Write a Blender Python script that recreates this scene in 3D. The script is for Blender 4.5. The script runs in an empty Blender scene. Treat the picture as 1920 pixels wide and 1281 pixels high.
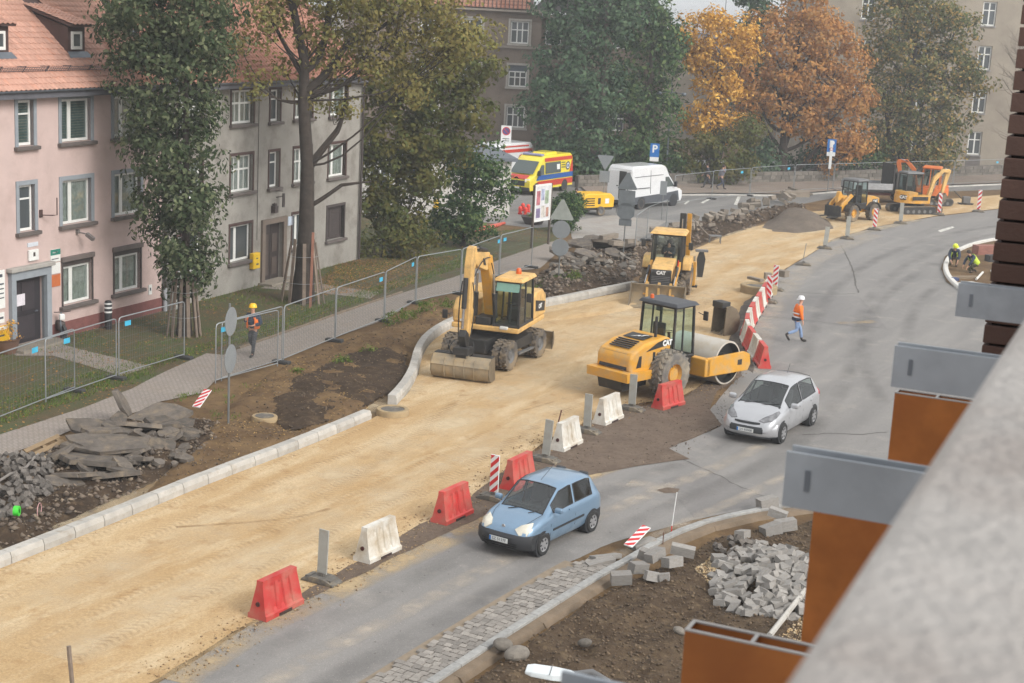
import bpy, math, random
import numpy as np
from mathutils import Vector, Matrix
from mathutils.geometry import tessellate_polygon
random.seed(7); rng = np.random.default_rng(11)
PI = math.pi; rad = math.radians
SC = bpy.context.scene; COL = SC.collection

# ------------------------------------------------------------ camera, sky, sun, exposure
CAM_H = 12.355; FPX = 2900.0; PITCH = 0.213534; ROLL = 0.05245
_F = Vector((0, math.cos(PITCH), -math.sin(PITCH))); _R = Vector((1, 0, 0)); _U = _R.cross(_F)
CR = math.cos(ROLL) * _R + math.sin(ROLL) * _U; CU = -math.sin(ROLL) * _R + math.cos(ROLL) * _U
cam_d = bpy.data.cameras.new('camera'); cam = bpy.data.objects.new('camera', cam_d); COL.objects.link(cam)
m = Matrix.Identity(4)
for i in range(3):
    m[i][0] = CR[i]; m[i][1] = CU[i]; m[i][2] = -_F[i]
m[2][3] = CAM_H
cam.matrix_world = m
cam_d.sensor_width = 36.0; cam_d.lens = FPX / 1920 * 36; cam_d.clip_start = 0.1; cam_d.clip_end = 3000
cam_d.dof.use_dof = True; cam_d.dof.focus_distance = 55; cam_d.dof.aperture_fstop = 9
SC.camera = cam
world = bpy.data.worlds.new('World'); SC.world = world; world.use_nodes = True
wn = world.node_tree.nodes; wl = world.node_tree.links
SUN_EL, SUN_AZ = rad(36), rad(128)      # veiled sun behind the viewer's right shoulder
sky = wn.new('ShaderNodeTexSky'); sky.sky_type = 'NISHITA'; sky.sun_disc = False
sky.sun_elevation = SUN_EL; sky.sun_rotation = SUN_AZ; sky.air_density = 2.0; sky.dust_density = 6.0; sky.ozone_density = 1.0
hs = wn.new('ShaderNodeHueSaturation'); hs.inputs['Saturation'].default_value = 0.12
mixw = wn.new('ShaderNodeMixRGB'); mixw.blend_type = 'MIX'; mixw.inputs[0].default_value = 0.62
mixw.inputs[2].default_value = (7.0, 7.15, 7.35, 1)           # even cloud cover
wl.new(sky.outputs[0], hs.inputs['Color']); wl.new(hs.outputs[0], mixw.inputs[1])
wl.new(mixw.outputs[0], wn['Background'].inputs[0]); wn['Background'].inputs[1].default_value = 0.12
sd = bpy.data.lights.new('sun', 'SUN'); sd.energy = 1.3; sd.angle = rad(26); sd.color = (1, .96, .9)
sun = bpy.data.objects.new('sun', sd); COL.objects.link(sun)
sdir = Vector((math.sin(SUN_AZ) * math.cos(SUN_EL), math.cos(SUN_AZ) * math.cos(SUN_EL), math.sin(SUN_EL)))
sun.rotation_euler = (-sdir).to_track_quat('-Z', 'Y').to_euler(); sun.location = (0, 0, 60)
vs = SC.view_settings; vs.view_transform = 'Standard'; vs.look = 'None'; vs.gamma = 1; vs.exposure = 0.66; vs.use_curve_mapping = False
SC.cycles.max_bounces = 5; SC.cycles.diffuse_bounces = 2; SC.cycles.glossy_bounces = 2; SC.cycles.transmission_bounces = 3
SC.cycles.transparent_max_bounces = 10; SC.cycles.volume_bounces = 0
SC.cycles.use_denoising = True

# ------------------------------------------------------------ helpers
def G(px, py, z=0.0):
    """survey: the point at height z that the photograph shows at px, py"""
    r = _F + CR * ((px - 960) / FPX) - CU * ((py - 640.5) / FPX)
    t = (z - CAM_H) / r.z
    return Vector((r.x * t, r.y * t, z))
def V(*a): return Vector(a)
def srgb(r, g, b):
    f = lambda c: (c / 255 / 12.92) if c / 255 <= .04045 else ((c / 255 + .055) / 1.055) ** 2.4
    return (f(r), f(g), f(b))
MATS = {}
def N(nt, t, **k):
    n = nt.nodes.new(t)
    for a, b in k.items():
        if a.startswith('i_'): n.inputs[int(a[2:]) if a[2:].isdigit() else a[2:].replace('_', ' ')].default_value = b
        else: setattr(n, a, b)
    return n
def mixc(nt, fac, a, b, bt='MIX'):
    n = nt.nodes.new('ShaderNodeMixRGB'); n.blend_type = bt
    for s, v in ((0, fac), (1, a), (2, b)):
        if hasattr(v, 'is_linked') or hasattr(v, 'links'): nt.links.new(v, n.inputs[s])
        elif isinstance(v, (int, float)): n.inputs[s].default_value = v
        else: n.inputs[s].default_value = (*v[:3], 1)
    return n.outputs[0]
def ramp(nt, src, a, b):
    n = nt.nodes.new('ShaderNodeMapRange'); n.inputs[1].default_value = a; n.inputs[2].default_value = b
    nt.links.new(src, n.inputs[0]); return n.outputs[0]
def coords(nt, kind='Object', scale=(1, 1, 1), rot=(0, 0, 0)):
    tc = nt.nodes.new('ShaderNodeTexCoord'); mp = nt.nodes.new('ShaderNodeMapping')
    mp.inputs['Rotation'].default_value = rot; nt.links.new(tc.outputs[kind], mp.inputs[0])
    if scale != (1, 1, 1):
        m2 = nt.nodes.new('ShaderNodeMapping'); m2.inputs['Scale'].default_value = scale
        nt.links.new(mp.outputs[0], m2.inputs[0]); return m2.outputs[0]
    return mp.outputs[0]
def noise(nt, vec, scale, detail=3, rough=.55, out=0):
    n = nt.nodes.new('ShaderNodeTexNoise'); n.inputs['Scale'].default_value = scale
    n.inputs['Detail'].default_value = detail; n.inputs['Roughness'].default_value = rough
    nt.links.new(vec, n.inputs['Vector']); return n.outputs[out]
def newmat(name):
    m = bpy.data.materials.new(name); m.use_nodes = True; MATS[name] = m
    return m, m.node_tree, m.node_tree.nodes['Principled BSDF']
def bumped(nt, b, h, strength=.3, dist=.02):
    n = nt.nodes.new('ShaderNodeBump'); n.inputs['Strength'].default_value = strength; n.inputs['Distance'].default_value = dist
    nt.links.new(h, n.inputs['Height']); nt.links.new(n.outputs[0], b.inputs['Normal'])
def mat(name, col, rough=.6, metal=0., var=.12, scale=4., bump=0., dirt=None, dscale=1.5, damt=(.5, .75), spec=.5, coat=0., emit=0., island=0., shift=False):
    """plain surface: base colour with mottling, optional settled dust (own shape, noise) and fine relief"""
    if name in MATS: return MATS[name]
    m, nt, b = newmat(name); b.inputs['Roughness'].default_value = rough; b.inputs['Metallic'].default_value = metal
    b.inputs['Specular IOR Level'].default_value = spec; b.inputs['Coat Weight'].default_value = coat
    vec = coords(nt)
    if island or shift:      # every copy of a shared part gets its own stains
        oi = nt.nodes.new('ShaderNodeObjectInfo'); mv = nt.nodes.new('ShaderNodeVectorMath'); mv.operation = 'MULTIPLY_ADD'
        cb = nt.nodes.new('ShaderNodeCombineXYZ')
        for q in range(3): nt.links.new(oi.outputs['Random'], cb.inputs[q])
        nt.links.new(cb.outputs[0], mv.inputs[0]); mv.inputs[1].default_value = (61, 37, 23); nt.links.new(vec, mv.inputs[2]); vec = mv.outputs[0]
    f = noise(nt, vec, scale, 5)
    c = mixc(nt, ramp(nt, f, .3, .7), [x * (1 - var) for x in col], [min(1, x * (1 + var)) for x in col])
    if island:
        g = nt.nodes.new('ShaderNodeObjectInfo')
        c = mixc(nt, 1.0, c, mixc(nt, g.outputs['Random'], (1 - island,) * 3, (1 + island,) * 3), 'MULTIPLY')
    if dirt:
        d = ramp(nt, noise(nt, vec, dscale, 6, .65), *damt)
        c = mixc(nt, d, c, dirt)
        rr = nt.nodes.new('ShaderNodeMapRange'); rr.inputs[3].default_value = rough; rr.inputs[4].default_value = .85
        nt.links.new(d, rr.inputs[0]); nt.links.new(rr.outputs[0], b.inputs['Roughness'])
    nt.links.new(c, b.inputs['Base Color'])
    if bump: bumped(nt, b, noise(nt, vec, scale * 8, 4), bump)
    if emit:
        b.inputs['Emission Color'].default_value = (*col, 1); b.inputs['Emission Strength'].default_value = emit
    return m
def glassmat(name, col=(.03, .035, .035), rough=.05):
    if name in MATS: return MATS[name]
    m, nt, b = newmat(name); b.inputs['Base Color'].default_value = (*col, 1); b.inputs['Roughness'].default_value = rough
    b.inputs['Specular IOR Level'].default_value = .8
    vec = coords(nt); bumped(nt, b, noise(nt, vec, 2.5, 2), .04)
    return m
def seeglass(name, tint=(.75, .85, .82), ior=1.7):
    """pane one can look through: tinted transmission plus reflection"""
    if name in MATS: return MATS[name]
    m = bpy.data.materials.new(name); m.use_nodes = True; MATS[name] = m; nt = m.node_tree; nt.nodes.clear()
    o = nt.nodes.new('ShaderNodeOutputMaterial'); t = nt.nodes.new('ShaderNodeBsdfTransparent'); g = nt.nodes.new('ShaderNodeBsdfGlossy')
    t.inputs[0].default_value = (*tint, 1); g.inputs['Roughness'].default_value = .04
    lw = nt.nodes.new('ShaderNodeLayerWeight'); lw.inputs[0].default_value = .5; pw = nt.nodes.new('ShaderNodeMath'); pw.operation = 'POWER'; pw.inputs[1].default_value = 5
    nt.links.new(lw.outputs['Facing'], pw.inputs[0]); fr = nt.nodes.new('ShaderNodeMapRange'); fr.inputs[3].default_value = ((ior - 1) / (ior + 1)) ** 2; nt.links.new(pw.outputs[0], fr.inputs[0])
    mx = nt.nodes.new('ShaderNodeMixShader'); nt.links.new(fr.outputs[0], mx.inputs[0])
    nt.links.new(t.outputs[0], mx.inputs[1]); nt.links.new(g.outputs[0], mx.inputs[2]); nt.links.new(mx.outputs[0], o.inputs[0])
    return m

class MB:
    """collects shapes of ONE part"""
    def __init__(s): s.v = []; s.f = []; s.T = Matrix.Identity(4)
    def add(s, vs, fs):
        k = len(s.v); s.v += [tuple(s.T @ Vector(p)) for p in vs]; s.f += [tuple(i + k for i in f) for f in fs]; return s
    def box(s, c, d, rz=0, rot=None):
        x, y, z = d[0] / 2, d[1] / 2, d[2] / 2
        R = rot if rot is not None else Matrix.Rotation(rz, 3, 'Z')
        p = [R @ Vector((a, b, e)) + Vector(c) for e in (-z, z) for a, b in ((-x, -y), (x, -y), (x, y), (-x, y))]
        return s.add(p, [(3, 2, 1, 0), (4, 5, 6, 7), (0, 1, 5, 4), (1, 2, 6, 5), (2, 3, 7, 6), (3, 0, 4, 7)])
    def b2(s, lo, hi): return s.box([(a + b) / 2 for a, b in zip(lo, hi)], [abs(b - a) for a, b in zip(lo, hi)])
    def prism(s, poly, a, b, axis='y'):
        """2D outline extruded along an axis: 'y' outline is (x,z); 'x' outline is (y,z); 'z' outline is (x,y)"""
        g = {'y': lambda p, t: (p[0], t, p[1]), 'x': lambda p, t: (t, p[0], p[1]), 'z': lambda p, t: (p[0], p[1], t)}[axis]
        n = len(poly); ar = sum(poly[i][0] * poly[(i + 1) % n][1] - poly[(i + 1) % n][0] * poly[i][1] for i in range(n))
        vs = [g(p, a) for p in poly] + [g(p, b) for p in poly]
        tri = tessellate_polygon([[Vector((p[0], p[1], 0)) for p in poly]])
        fs = [tuple(t) for t in tri] + [tuple(i + n for i in reversed(t)) for t in tri]
        fs += [(i, (i + 1) % n, (i + 1) % n + n, i + n) for i in range(n)]
        return s.add(vs, fs)
    def cyl(s, p0, p1, r0, r1=None, n=12, caps=True):
        p0 = Vector(p0); p1 = Vector(p1); r1 = r0 if r1 is None else r1
        d = (p1 - p0).normalized(); a = d.orthogonal().normalized(); b = d.cross(a)
        vs = []
        for p, r in ((p0, r0), (p1, r1)):
            vs += [p + (a * math.cos(2 * PI * i / n) + b * math.sin(2 * PI * i / n)) * r for i in range(n)]
        fs = [(i, (i + 1) % n, (i + 1) % n + n, i + n) for i in range(n)]
        if caps: fs += [tuple(range(n - 1, -1, -1)), tuple(range(n, 2 * n))]
        return s.add(vs, fs)
    def tube(s, pts, r, n=8):
        pts = [Vector(p) for p in pts]; rs = r if hasattr(r, '__len__') else [r] * len(pts)
        vs = []; a = None
        for i, p in enumerate(pts):
            d = (pts[min(i + 1, len(pts) - 1)] - pts[max(i - 1, 0)]).normalized()
            a = (d.orthogonal() if a is None else (a - d * a.dot(d))); a.normalize(); b = d.cross(a)
            vs += [p + (a * math.cos(2 * PI * k / n) + b * math.sin(2 * PI * k / n)) * rs[i] for k in range(n)]
        m = len(pts)
        fs = [(i * n + k, i * n + (k + 1) % n, (i + 1) * n + (k + 1) % n, (i + 1) * n + k) for i in range(m - 1) for k in range(n)]
        fs += [tuple(range(n - 1, -1, -1)), tuple(range((m - 1) * n, m * n))]
        return s.add(vs, fs)
    def lathe(s, prof, c=(0, 0, 0), axis='z', n=24, a0=0, a1=2 * PI):
        """prof: (radius, height) pairs turned about an axis"""
        c = Vector(c); full = abs(a1 - a0 - 2 * PI) < 1e-6; m = n if full else n + 1; vs = []
        for r, h in prof:
            for i in range(m):
                t = a0 + (a1 - a0) * i / n; x, y = r * math.cos(t), r * math.sin(t)
                vs.append(c + Vector({'z': (x, y, h), 'y': (x, h, y), 'x': (h, x, y)}[axis]))
        k = len(prof)
        fs = [(j * m + i, j * m + (i + 1) % m, (j + 1) * m + (i + 1) % m, (j + 1) * m + i) for j in range(k - 1) for i in range(n)]
        return s.add(vs, fs)
    def loft(s, rings, closed=True, caps=True):
        n = len(rings[0]); vs = [p for r in rings for p in r]; fs = []
        for j in range(len(rings) - 1):
            for i in range(n if closed else n - 1):
                fs.append((j * n + i, j * n + (i + 1) % n, (j + 1) * n + (i + 1) % n, (j + 1) * n + i))
        if caps and closed: fs += [tuple(range(n - 1, -1, -1)), tuple(range((len(rings) - 1) * n, len(rings) * n))]
        return s.add(vs, fs)
    def quad(s, a, b, c, d): return s.add([a, b, c, d], [(0, 1, 2, 3)])
    def mesh(s, name, smooth=False, ang=38):
        me = bpy.data.meshes.new(name); me.from_pydata(s.v, [], s.f); me.update()
        if smooth:
            me.polygons.foreach_set('use_smooth', [True] * len(me.polygons)); me.set_sharp_from_angle(angle=rad(ang))
        return me
    def build(s, name, material, parent=None, smooth=False, bevel=0, seg=2, fix=True, sub=0, **k):
        me = s.mesh(name, smooth)
        if fix:
            import bmesh
            bm = bmesh.new(); bm.from_mesh(me); bmesh.ops.recalc_face_normals(bm, faces=bm.faces); bm.to_mesh(me); bm.free()
        return link(name, me, material, parent, bevel, seg, sub, **k)
def link(name, me, material, parent=None, bevel=0, seg=2, sub=0, label=None, cat=None, group=None, kind=None, loc=None, rz=0):
    o = bpy.data.objects.new(name, me); COL.objects.link(o)
    if material is not None and not me.materials: me.materials.append(material)
    if parent is not None: o.parent = parent
    if loc is not None: o.location = loc
    if rz: o.rotation_euler[2] = rz
    if bevel:
        b = o.modifiers.new('edge', 'BEVEL'); b.width = bevel; b.segments = seg; b.limit_method = 'ANGLE'; b.angle_limit = rad(35)
    if sub:
        b = o.modifiers.new('round', 'SUBSURF'); b.levels = sub; b.render_levels = sub
    tag(o, label, cat, group, kind); return o
def tag(o, label=None, cat=None, group=None, kind=None):
    for k, v in (('label', label), ('category', cat), ('group', group), ('kind', kind)):
        if v: o[k] = v
    return o
def thing(name, label, cat, loc=(0, 0, 0), rz=0, group=None):
    o = bpy.data.objects.new(name, None); COL.objects.link(o); o.location = loc; o.rotation_euler = (0, 0, rz)
    o.empty_display_size = .2
    return tag(o, label, cat, group)
def copy_tree(o, parent=None):
    c = o.copy(); COL.objects.link(c); c.parent = parent
    for ch in list(o.children): copy_tree(ch, c)
    return c
def raw_mesh(name, verts, faces_flat, n, material, parent=None, smooth=False, **k):
    """fast path: numpy verts (k,3), faces (m,n)"""
    me = bpy.data.meshes.new(name); verts = np.asarray(verts, np.float32); fa = np.asarray(faces_flat, np.int32).reshape(-1, n)
    me.vertices.add(len(verts)); me.vertices.foreach_set('co', verts.ravel())
    me.loops.add(fa.size); me.loops.foreach_set('vertex_index', fa.ravel())
    me.polygons.add(len(fa)); me.polygons.foreach_set('loop_start', np.arange(0, fa.size, n, dtype=np.int32))
    me.polygons.foreach_set('loop_total', np.full(len(fa), n, np.int32))
    me.update(calc_edges=True)
    if smooth: me.polygons.foreach_set('use_smooth', [True] * len(fa))
    return link(name, me, material, parent, **k)
_perm = rng.random((256, 256))
def vnoise(x, y):
    x = np.asarray(x, float); y = np.asarray(y, float)
    xi = np.floor(x).astype(int); yi = np.floor(y).astype(int); fx = x - xi; fy = y - yi
    fx = fx * fx * (3 - 2 * fx); fy = fy * fy * (3 - 2 * fy); g = lambda a, b: _perm[a & 255, b & 255]
    return (g(xi, yi) * (1 - fx) + g(xi + 1, yi) * fx) * (1 - fy) + (g(xi, yi + 1) * (1 - fx) + g(xi + 1, yi + 1) * fx) * fy
def fbm(x, y, o=4):
    s = 0; a = .5
    for i in range(o): s = s + a * vnoise(x * 2 ** i + 17 * i, y * 2 ** i + 31 * i); a *= .5
    return s
def inside(poly, x, y):
    r = np.zeros(np.shape(x), bool); n = len(poly)
    for i in range(n):
        x1, y1 = poly[i][0], poly[i][1]; x2, y2 = poly[(i + 1) % n][0], poly[(i + 1) % n][1]
        if y1 == y2: continue
        r ^= ((y1 > y) != (y2 > y)) & (x < (x2 - x1) * (y - y1) / (y2 - y1) + x1)
    return r
def edge_dist(poly, x, y):
    d = np.full(np.shape(x), 1e9); n = len(poly)
    for i in range(n):
        ax, ay = poly[i][0], poly[i][1]; bx, by = poly[(i + 1) % n][0] - ax, poly[(i + 1) % n][1] - ay
        t = np.clip(((x - ax) * bx + (y - ay) * by) / (bx * bx + by * by + 1e-12), 0, 1)
        d = np.minimum(d, np.hypot(x - ax - t * bx, y - ay - t * by))
    return d
def pxpoly(pts): return [G(*p) for p in pts]
def rough_edge(poly, step=.5, amp=.08, seed=0):
    out = []; n = len(poly)
    for i in range(n):
        a, b = poly[i], poly[(i + 1) % n]; d = b - a; L = d.length; k = max(1, int(L / step)); nn = Vector((-d.y, d.x, 0)) / max(L, 1e-6)
        if L > 60: k = 1
        for j in range(k):
            p = a + d * (j / k); w = (fbm(p.x * 1.3 + seed, p.y * 1.3, 3) - .45) * 2 * amp if k > 1 else 0
            out.append(p + nn * float(w))
    return out
def sheet(name, poly, z, material, amp=.0, step=.5, kind='structure', parent=None, **k):
    pl = rough_edge(poly, step, amp, z * 1000) if amp else poly
    pl = [Vector((p.x, p.y, z)) for p in pl]
    tri = tessellate_polygon([pl])
    me = bpy.data.meshes.new(name); me.from_pydata([tuple(p) for p in pl], [], [tuple(t) for t in tri]); me.update()
    if me.polygons and sum(p.normal.z for p in me.polygons) < 0: me.flip_normals()
    return link(name, me, material, parent, kind=kind if parent is None else None, **k)
def mound(name, poly, material, base=0., res=.15, amp=.2, scale=.8, fall=.5, hgt=None, smooth=True, **k):
    """lumpy earth over an outline; its rim dives under the surface around it"""
    xs = [p.x for p in poly]; ys = [p.y for p in poly]
    nx = int((max(xs) - min(xs)) / res) + 2; ny = int((max(ys) - min(ys)) / res) + 2
    X, Y = np.meshgrid(min(xs) + np.arange(nx) * res, min(ys) + np.arange(ny) * res, indexing='ij')
    ins = inside(poly, X, Y); d = edge_dist(poly, X, Y); d = np.where(ins, d, -d)
    f = np.clip(d / fall, 0, 1); f = f * f * (3 - 2 * f)
    Z = base + amp * f * (fbm(X / scale, Y / scale, 5) * 1.3 - .15)
    if hgt is not None: Z = Z + f * hgt(X, Y)
    Z = np.where(d < res * .8, base - .03 - .1 * np.clip(-d, 0, .3), Z)
    keep = (d > -res * 1.5); idx = np.arange(nx * ny).reshape(nx, ny)
    c = keep[:-1, :-1] & keep[1:, :-1] & keep[1:, 1:] & keep[:-1, 1:]
    fa = np.stack([idx[:-1, :-1][c], idx[1:, :-1][c], idx[1:, 1:][c], idx[:-1, 1:][c]], 1)
    vs = np.stack([X.ravel(), Y.ravel(), Z.ravel()], 1)
    used = np.unique(fa); mp = np.full(nx * ny, -1); mp[used] = np.arange(len(used))
    o = raw_mesh(name, vs[used], mp[fa], 4, material, smooth=smooth, **k)
    def zat(x, y):
        i = int(round((x - min(xs)) / res)); j = int(round((y - min(ys)) / res))
        return float(Z[min(max(i, 0), nx - 1), min(max(j, 0), ny - 1)])
    return o, zat
# ------------------------------------------------------------ ground materials
ROADROT = (0, 0, rad(-62))
def mat_sand():
    m, nt, b = newmat('packed sand'); v = coords(nt); vs_ = coords(nt, scale=(.25, 1, 1), rot=ROADROT)
    big = noise(nt, vs_, .55, 5, .6); med = noise(nt, v, 1.6, 6, .65); fine = noise(nt, v, 22, 4, .7); pale = noise(nt, vs_, 1.1, 6, .7)
    c = mixc(nt, ramp(nt, big, .35, .68), srgb(184, 154, 112), srgb(202, 177, 139))
    c = mixc(nt, ramp(nt, pale, .48, .80), c, srgb(216, 198, 166))
    c = mixc(nt, ramp(nt, med, .56, .78), c, srgb(160, 124, 82))
    c = mixc(nt, ramp(nt, fine, .35, .75), c, mixc(nt, .5, c, srgb(120, 92, 62)))
    rocks = nt.nodes.new('ShaderNodeTexVoronoi'); rocks.inputs['Scale'].default_value = 26; nt.links.new(v, rocks.inputs['Vector'])
    c = mixc(nt, ramp(nt, rocks.outputs['Distance'], .17, .08), c, srgb(214, 196, 165))
    nt.links.new(c, b.inputs['Base Color']); b.inputs['Roughness'].default_value = .95; b.inputs['Specular IOR Level'].default_value = .15
    h = mixc(nt, .35, med, fine); bumped(nt, b, h, .9, .05)
    return m
def mat_asphalt(name, dark, light, dust):
    m, nt, b = newmat(name); v = coords(nt); vs_ = coords(nt, scale=(.12, 1, 1), rot=ROADROT)
    big = noise(nt, vs_, .9, 4, .55); med = noise(nt, v, .8, 6, .65); fine = noise(nt, v, 45, 3, .8); sp = noise(nt, v, 7, 6, .75)
    c = mixc(nt, ramp(nt, big, .35, .65), dark, light)
    c = mixc(nt, ramp(nt, med, .55, .8), c, dust)
    c = mixc(nt, ramp(nt, sp, .62, .75), c, mixc(nt, .5, c, dust))
    c = mixc(nt, ramp(nt, fine, .3, .8), mixc(nt, 1, c, (.66, .66, .66), 'MULTIPLY'), c)
    vo = nt.nodes.new('ShaderNodeTexVoronoi'); vo.inputs['Scale'].default_value = 14; nt.links.new(v, vo.inputs['Vector'])
    c = mixc(nt, ramp(nt, vo.outputs['Distance'], .13, .05), c, srgb(196, 190, 180)); vo2 = nt.nodes.new('ShaderNodeTexVoronoi'); vo2.inputs['Scale'].default_value = 3.1; nt.links.new(v, vo2.inputs['Vector'])
    c = mixc(nt, ramp(nt, vo2.outputs['Distance'], .085, .04), c, srgb(92, 86, 80))
    grain = noise(nt, v, 13, 5, .8); c = mixc(nt, ramp(nt, grain, .3, .7), mixc(nt, 1, c, (.86, .86, .86), 'MULTIPLY'), c)
    nt.links.new(c, b.inputs['Base Color']); b.inputs['Roughness'].default_value = .82; b.inputs['Specular IOR Level'].default_value = .3
    bumped(nt, b, fine, .35, .01); return m
def mat_soil(name, a, b_, c_, bump=.8, sc=1.):
    m, nt, b = newmat(name); v = coords(nt)
    n1 = noise(nt, v, .7 * sc, 6, .65); n2 = noise(nt, v, 4 * sc, 6, .7); n3 = noise(nt, v, 28 * sc, 4, .7)
    c = mixc(nt, ramp(nt, n1, .38, .66), a, b_); c = mixc(nt, ramp(nt, n2, .5, .74), c, c_)
    c = mixc(nt, ramp(nt, n3, .25, .75), mixc(nt, 1, c, (.6, .6, .6), 'MULTIPLY'), c)
    nt.links.new(c, b.inputs['Base Color']); b.inputs['Roughness'].default_value = .95; b.inputs['Specular IOR Level'].default_value = .15
    bumped(nt, b, mixc(nt, .5, n2, n3), bump, .06); return m
def mat_blocks(name, c1, c2, joint, sx, sy, rot, grit=.5):
    m, nt, b = newmat(name); v = coords(nt, rot=(0, 0, rot)); w = coords(nt)
    t = nt.nodes.new('ShaderNodeTexBrick'); nt.links.new(v, t.inputs['Vector']); t.inputs['Scale'].default_value = 1
    t.inputs['Brick Width'].default_value = sx; t.inputs['Row Height'].default_value = sy; t.inputs['Mortar Size'].default_value = .012
    t.inputs['Color1'].default_value = (*c1, 1); t.inputs['Color2'].default_value = (*c2, 1); t.inputs['Mortar'].default_value = (*joint, 1)
    c = mixc(nt, ramp(nt, noise(nt, w, .9, 6, .7), .45, .75), t.outputs[0], mixc(nt, grit, t.outputs[0], srgb(146, 128, 104)))
    c = mixc(nt, ramp(nt, noise(nt, w, 30, 3, .7), .3, .8), mixc(nt, 1, c, (.8, .8, .8), 'MULTIPLY'), c)
    nt.links.new(c, b.inputs['Base Color']); b.inputs['Roughness'].default_value = .9
    bumped(nt, b, t.outputs['Fac'], -.4, .01); return m
def mat_lawn():
    m, nt, b = newmat('autumn lawn'); v = coords(nt)
    n1 = noise(nt, v, .45, 5, .6); n2 = noise(nt, v, 2.6, 6, .7); n3 = noise(nt, v, 18, 4, .75)
    c = mixc(nt, ramp(nt, n1, .42, .62), srgb(84, 92, 52), srgb(98, 84, 58))
    c = mixc(nt, ramp(nt, n2, .5, .72), c, srgb(112, 92, 62)); c = mixc(nt, ramp(nt, n3, .35, .7), mixc(nt, 1, c, (.55, .55, .55), 'MULTIPLY'), c)
    nt.links.new(c, b.inputs['Base Color']); b.inputs['Roughness'].default_value = .95; bumped(nt, b, n3, .8, .05); return m
M_SAND = mat_sand()
M_ROAD = mat_asphalt('worn asphalt', srgb(139, 136, 133), srgb(155, 151, 147), srgb(174, 167, 159))
M_SIDE = mat_asphalt('pale side street', srgb(132, 130, 128), srgb(150, 147, 143), srgb(168, 162, 154))
M_GROUND = mat_soil('sandy earth', srgb(108, 86, 63), srgb(138, 113, 81), srgb(88, 70, 53))
M_DARK = mat_soil('dark topsoil', srgb(62, 51, 42), srgb(84, 69, 55), srgb(110, 92, 71))
M_GRAVEL = mat_soil('milled dark gravel', srgb(114, 99, 87), srgb(132, 116, 102), srgb(94, 81, 71), .7, 1.8)
M_WALK = mat_blocks('block paving', srgb(150, 141, 133), srgb(161, 152, 144), srgb(120, 110, 101), .2, .1, rad(-64), .25)
M_PLAZA = mat_blocks('plaza paving', srgb(156, 151, 146), srgb(166, 161, 155), srgb(136, 130, 124), .4, .4, rad(-40))
M_LAWN = mat_lawn()
M_CONC = mat('kerb concrete', srgb(172, 168, 161), .85, var=.14, scale=3, bump=.25, dirt=srgb(140, 128, 110), dscale=4, damt=(.55, .8), island=.1)
M_GRANITE = mat('kerb granite', srgb(150, 149, 146), .8, var=.16, scale=9, bump=.2, dirt=srgb(130, 118, 100), dscale=2, damt=(.58, .8), island=.12)
M_SETT = mat('granite sett', srgb(141, 135, 128), .85, var=.2, scale=8, bump=.4, island=.25)
M_CRACK = mat('crack filler', srgb(78, 74, 70), .8)
M_PAINT = mat('road paint', srgb(215, 213, 205), .7, dirt=srgb(150, 146, 140), dscale=6, damt=(.45, .6))

# ------------------------------------------------------------ ground, roads, pavements
ground = sheet('ground', [V(-1500, -60, 0), V(1500, -60, 0), V(1500, 2600, 0), V(-1500, 2600, 0)], 0, M_GROUND)
LAWN_P = [(-400, 980), (-140, 865), (0, 818), (166, 764), (246, 732), (306, 701), (387, 664), (419, 668), (450, 655), (490, 642), (594, 605), (712, 564), (756, 550), (866, 516),
          (946, 484), (1041, 453), (1066, 424), (1000, 428), (905, 436), (880, 395), (700, 380), (620, 395), (330, 470), (0, 570), (-400, 700)]
lawn = sheet('lawn', pxpoly(LAWN_P), .004, M_LAWN, .05)
WALK_P = [(-400, 1030), (-140, 915), (0, 860), (83, 830), (154, 800), (207, 789), (267, 771), (296, 756), (380, 738), (402, 717), (525, 675), (637, 631), (719, 602), (778, 567), (866, 545),
          (949, 512), (1013, 504), (1047, 473), (1078, 463), (1041, 452), (946, 484), (866, 516), (756, 550), (712, 564), (594, 605), (490, 642), (450, 655), (419, 667), (387, 664), (306, 700), (246, 731), (166, 763), (0, 817), (-140, 864), (-400, 978)]
walk = sheet('sidewalk', pxpoly(WALK_P), .03, M_WALK, .03)
sheet('path', pxpoly([(20, 660), (92, 640), (150, 656), (285, 688), (228, 706), (100, 668), (30, 668)]), .018, M_WALK, .02)
sheet('path', pxpoly([(488, 541), (538, 521), (620, 536), (712, 549), (694, 561), (600, 550)]), .018, M_WALK, .02)
side = sheet('side_street', pxpoly([(860, 412), (1000, 428), (1066, 424), (1078, 463), (1120, 470), (1200, 455), (1290, 428), (1400, 404), (1480, 388), (1560, 372), (1700, 362), (1990, 352), (2300, 300), (1250, 300), (900, 318), (600, 330), (600, 400)]), .008, M_SIDE, .05)
sheet('plaza', pxpoly([(1066, 424), (1078, 463), (1120, 470), (1195, 452), (1250, 415), (1150, 404), (1090, 412)]), .012, M_PLAZA, .04)
ROAD_P = [(60, 1400), (300, 1281), (470, 1172), (590, 1114), (700, 1062), (830, 1000), (905, 968), (1080, 894), (1200, 872), (1290, 862), (1252, 842), (1352, 800), (1330, 770), (1390, 700), (1385, 640), (1400, 590), (1432, 545), (1478, 502), (1520, 478), (1562, 450),
          (1640, 427), (1750, 407), (1870, 393), (2100, 370), (2500, 420), (2700, 1000), (1560, 938), (1420, 952), (1300, 976), (1150, 1018), (1060, 1058), (930, 1130), (780, 1215), (690, 1281), (520, 1400)]
road = sheet('road', pxpoly(ROAD_P), .012, M_ROAD, .05)
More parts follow.
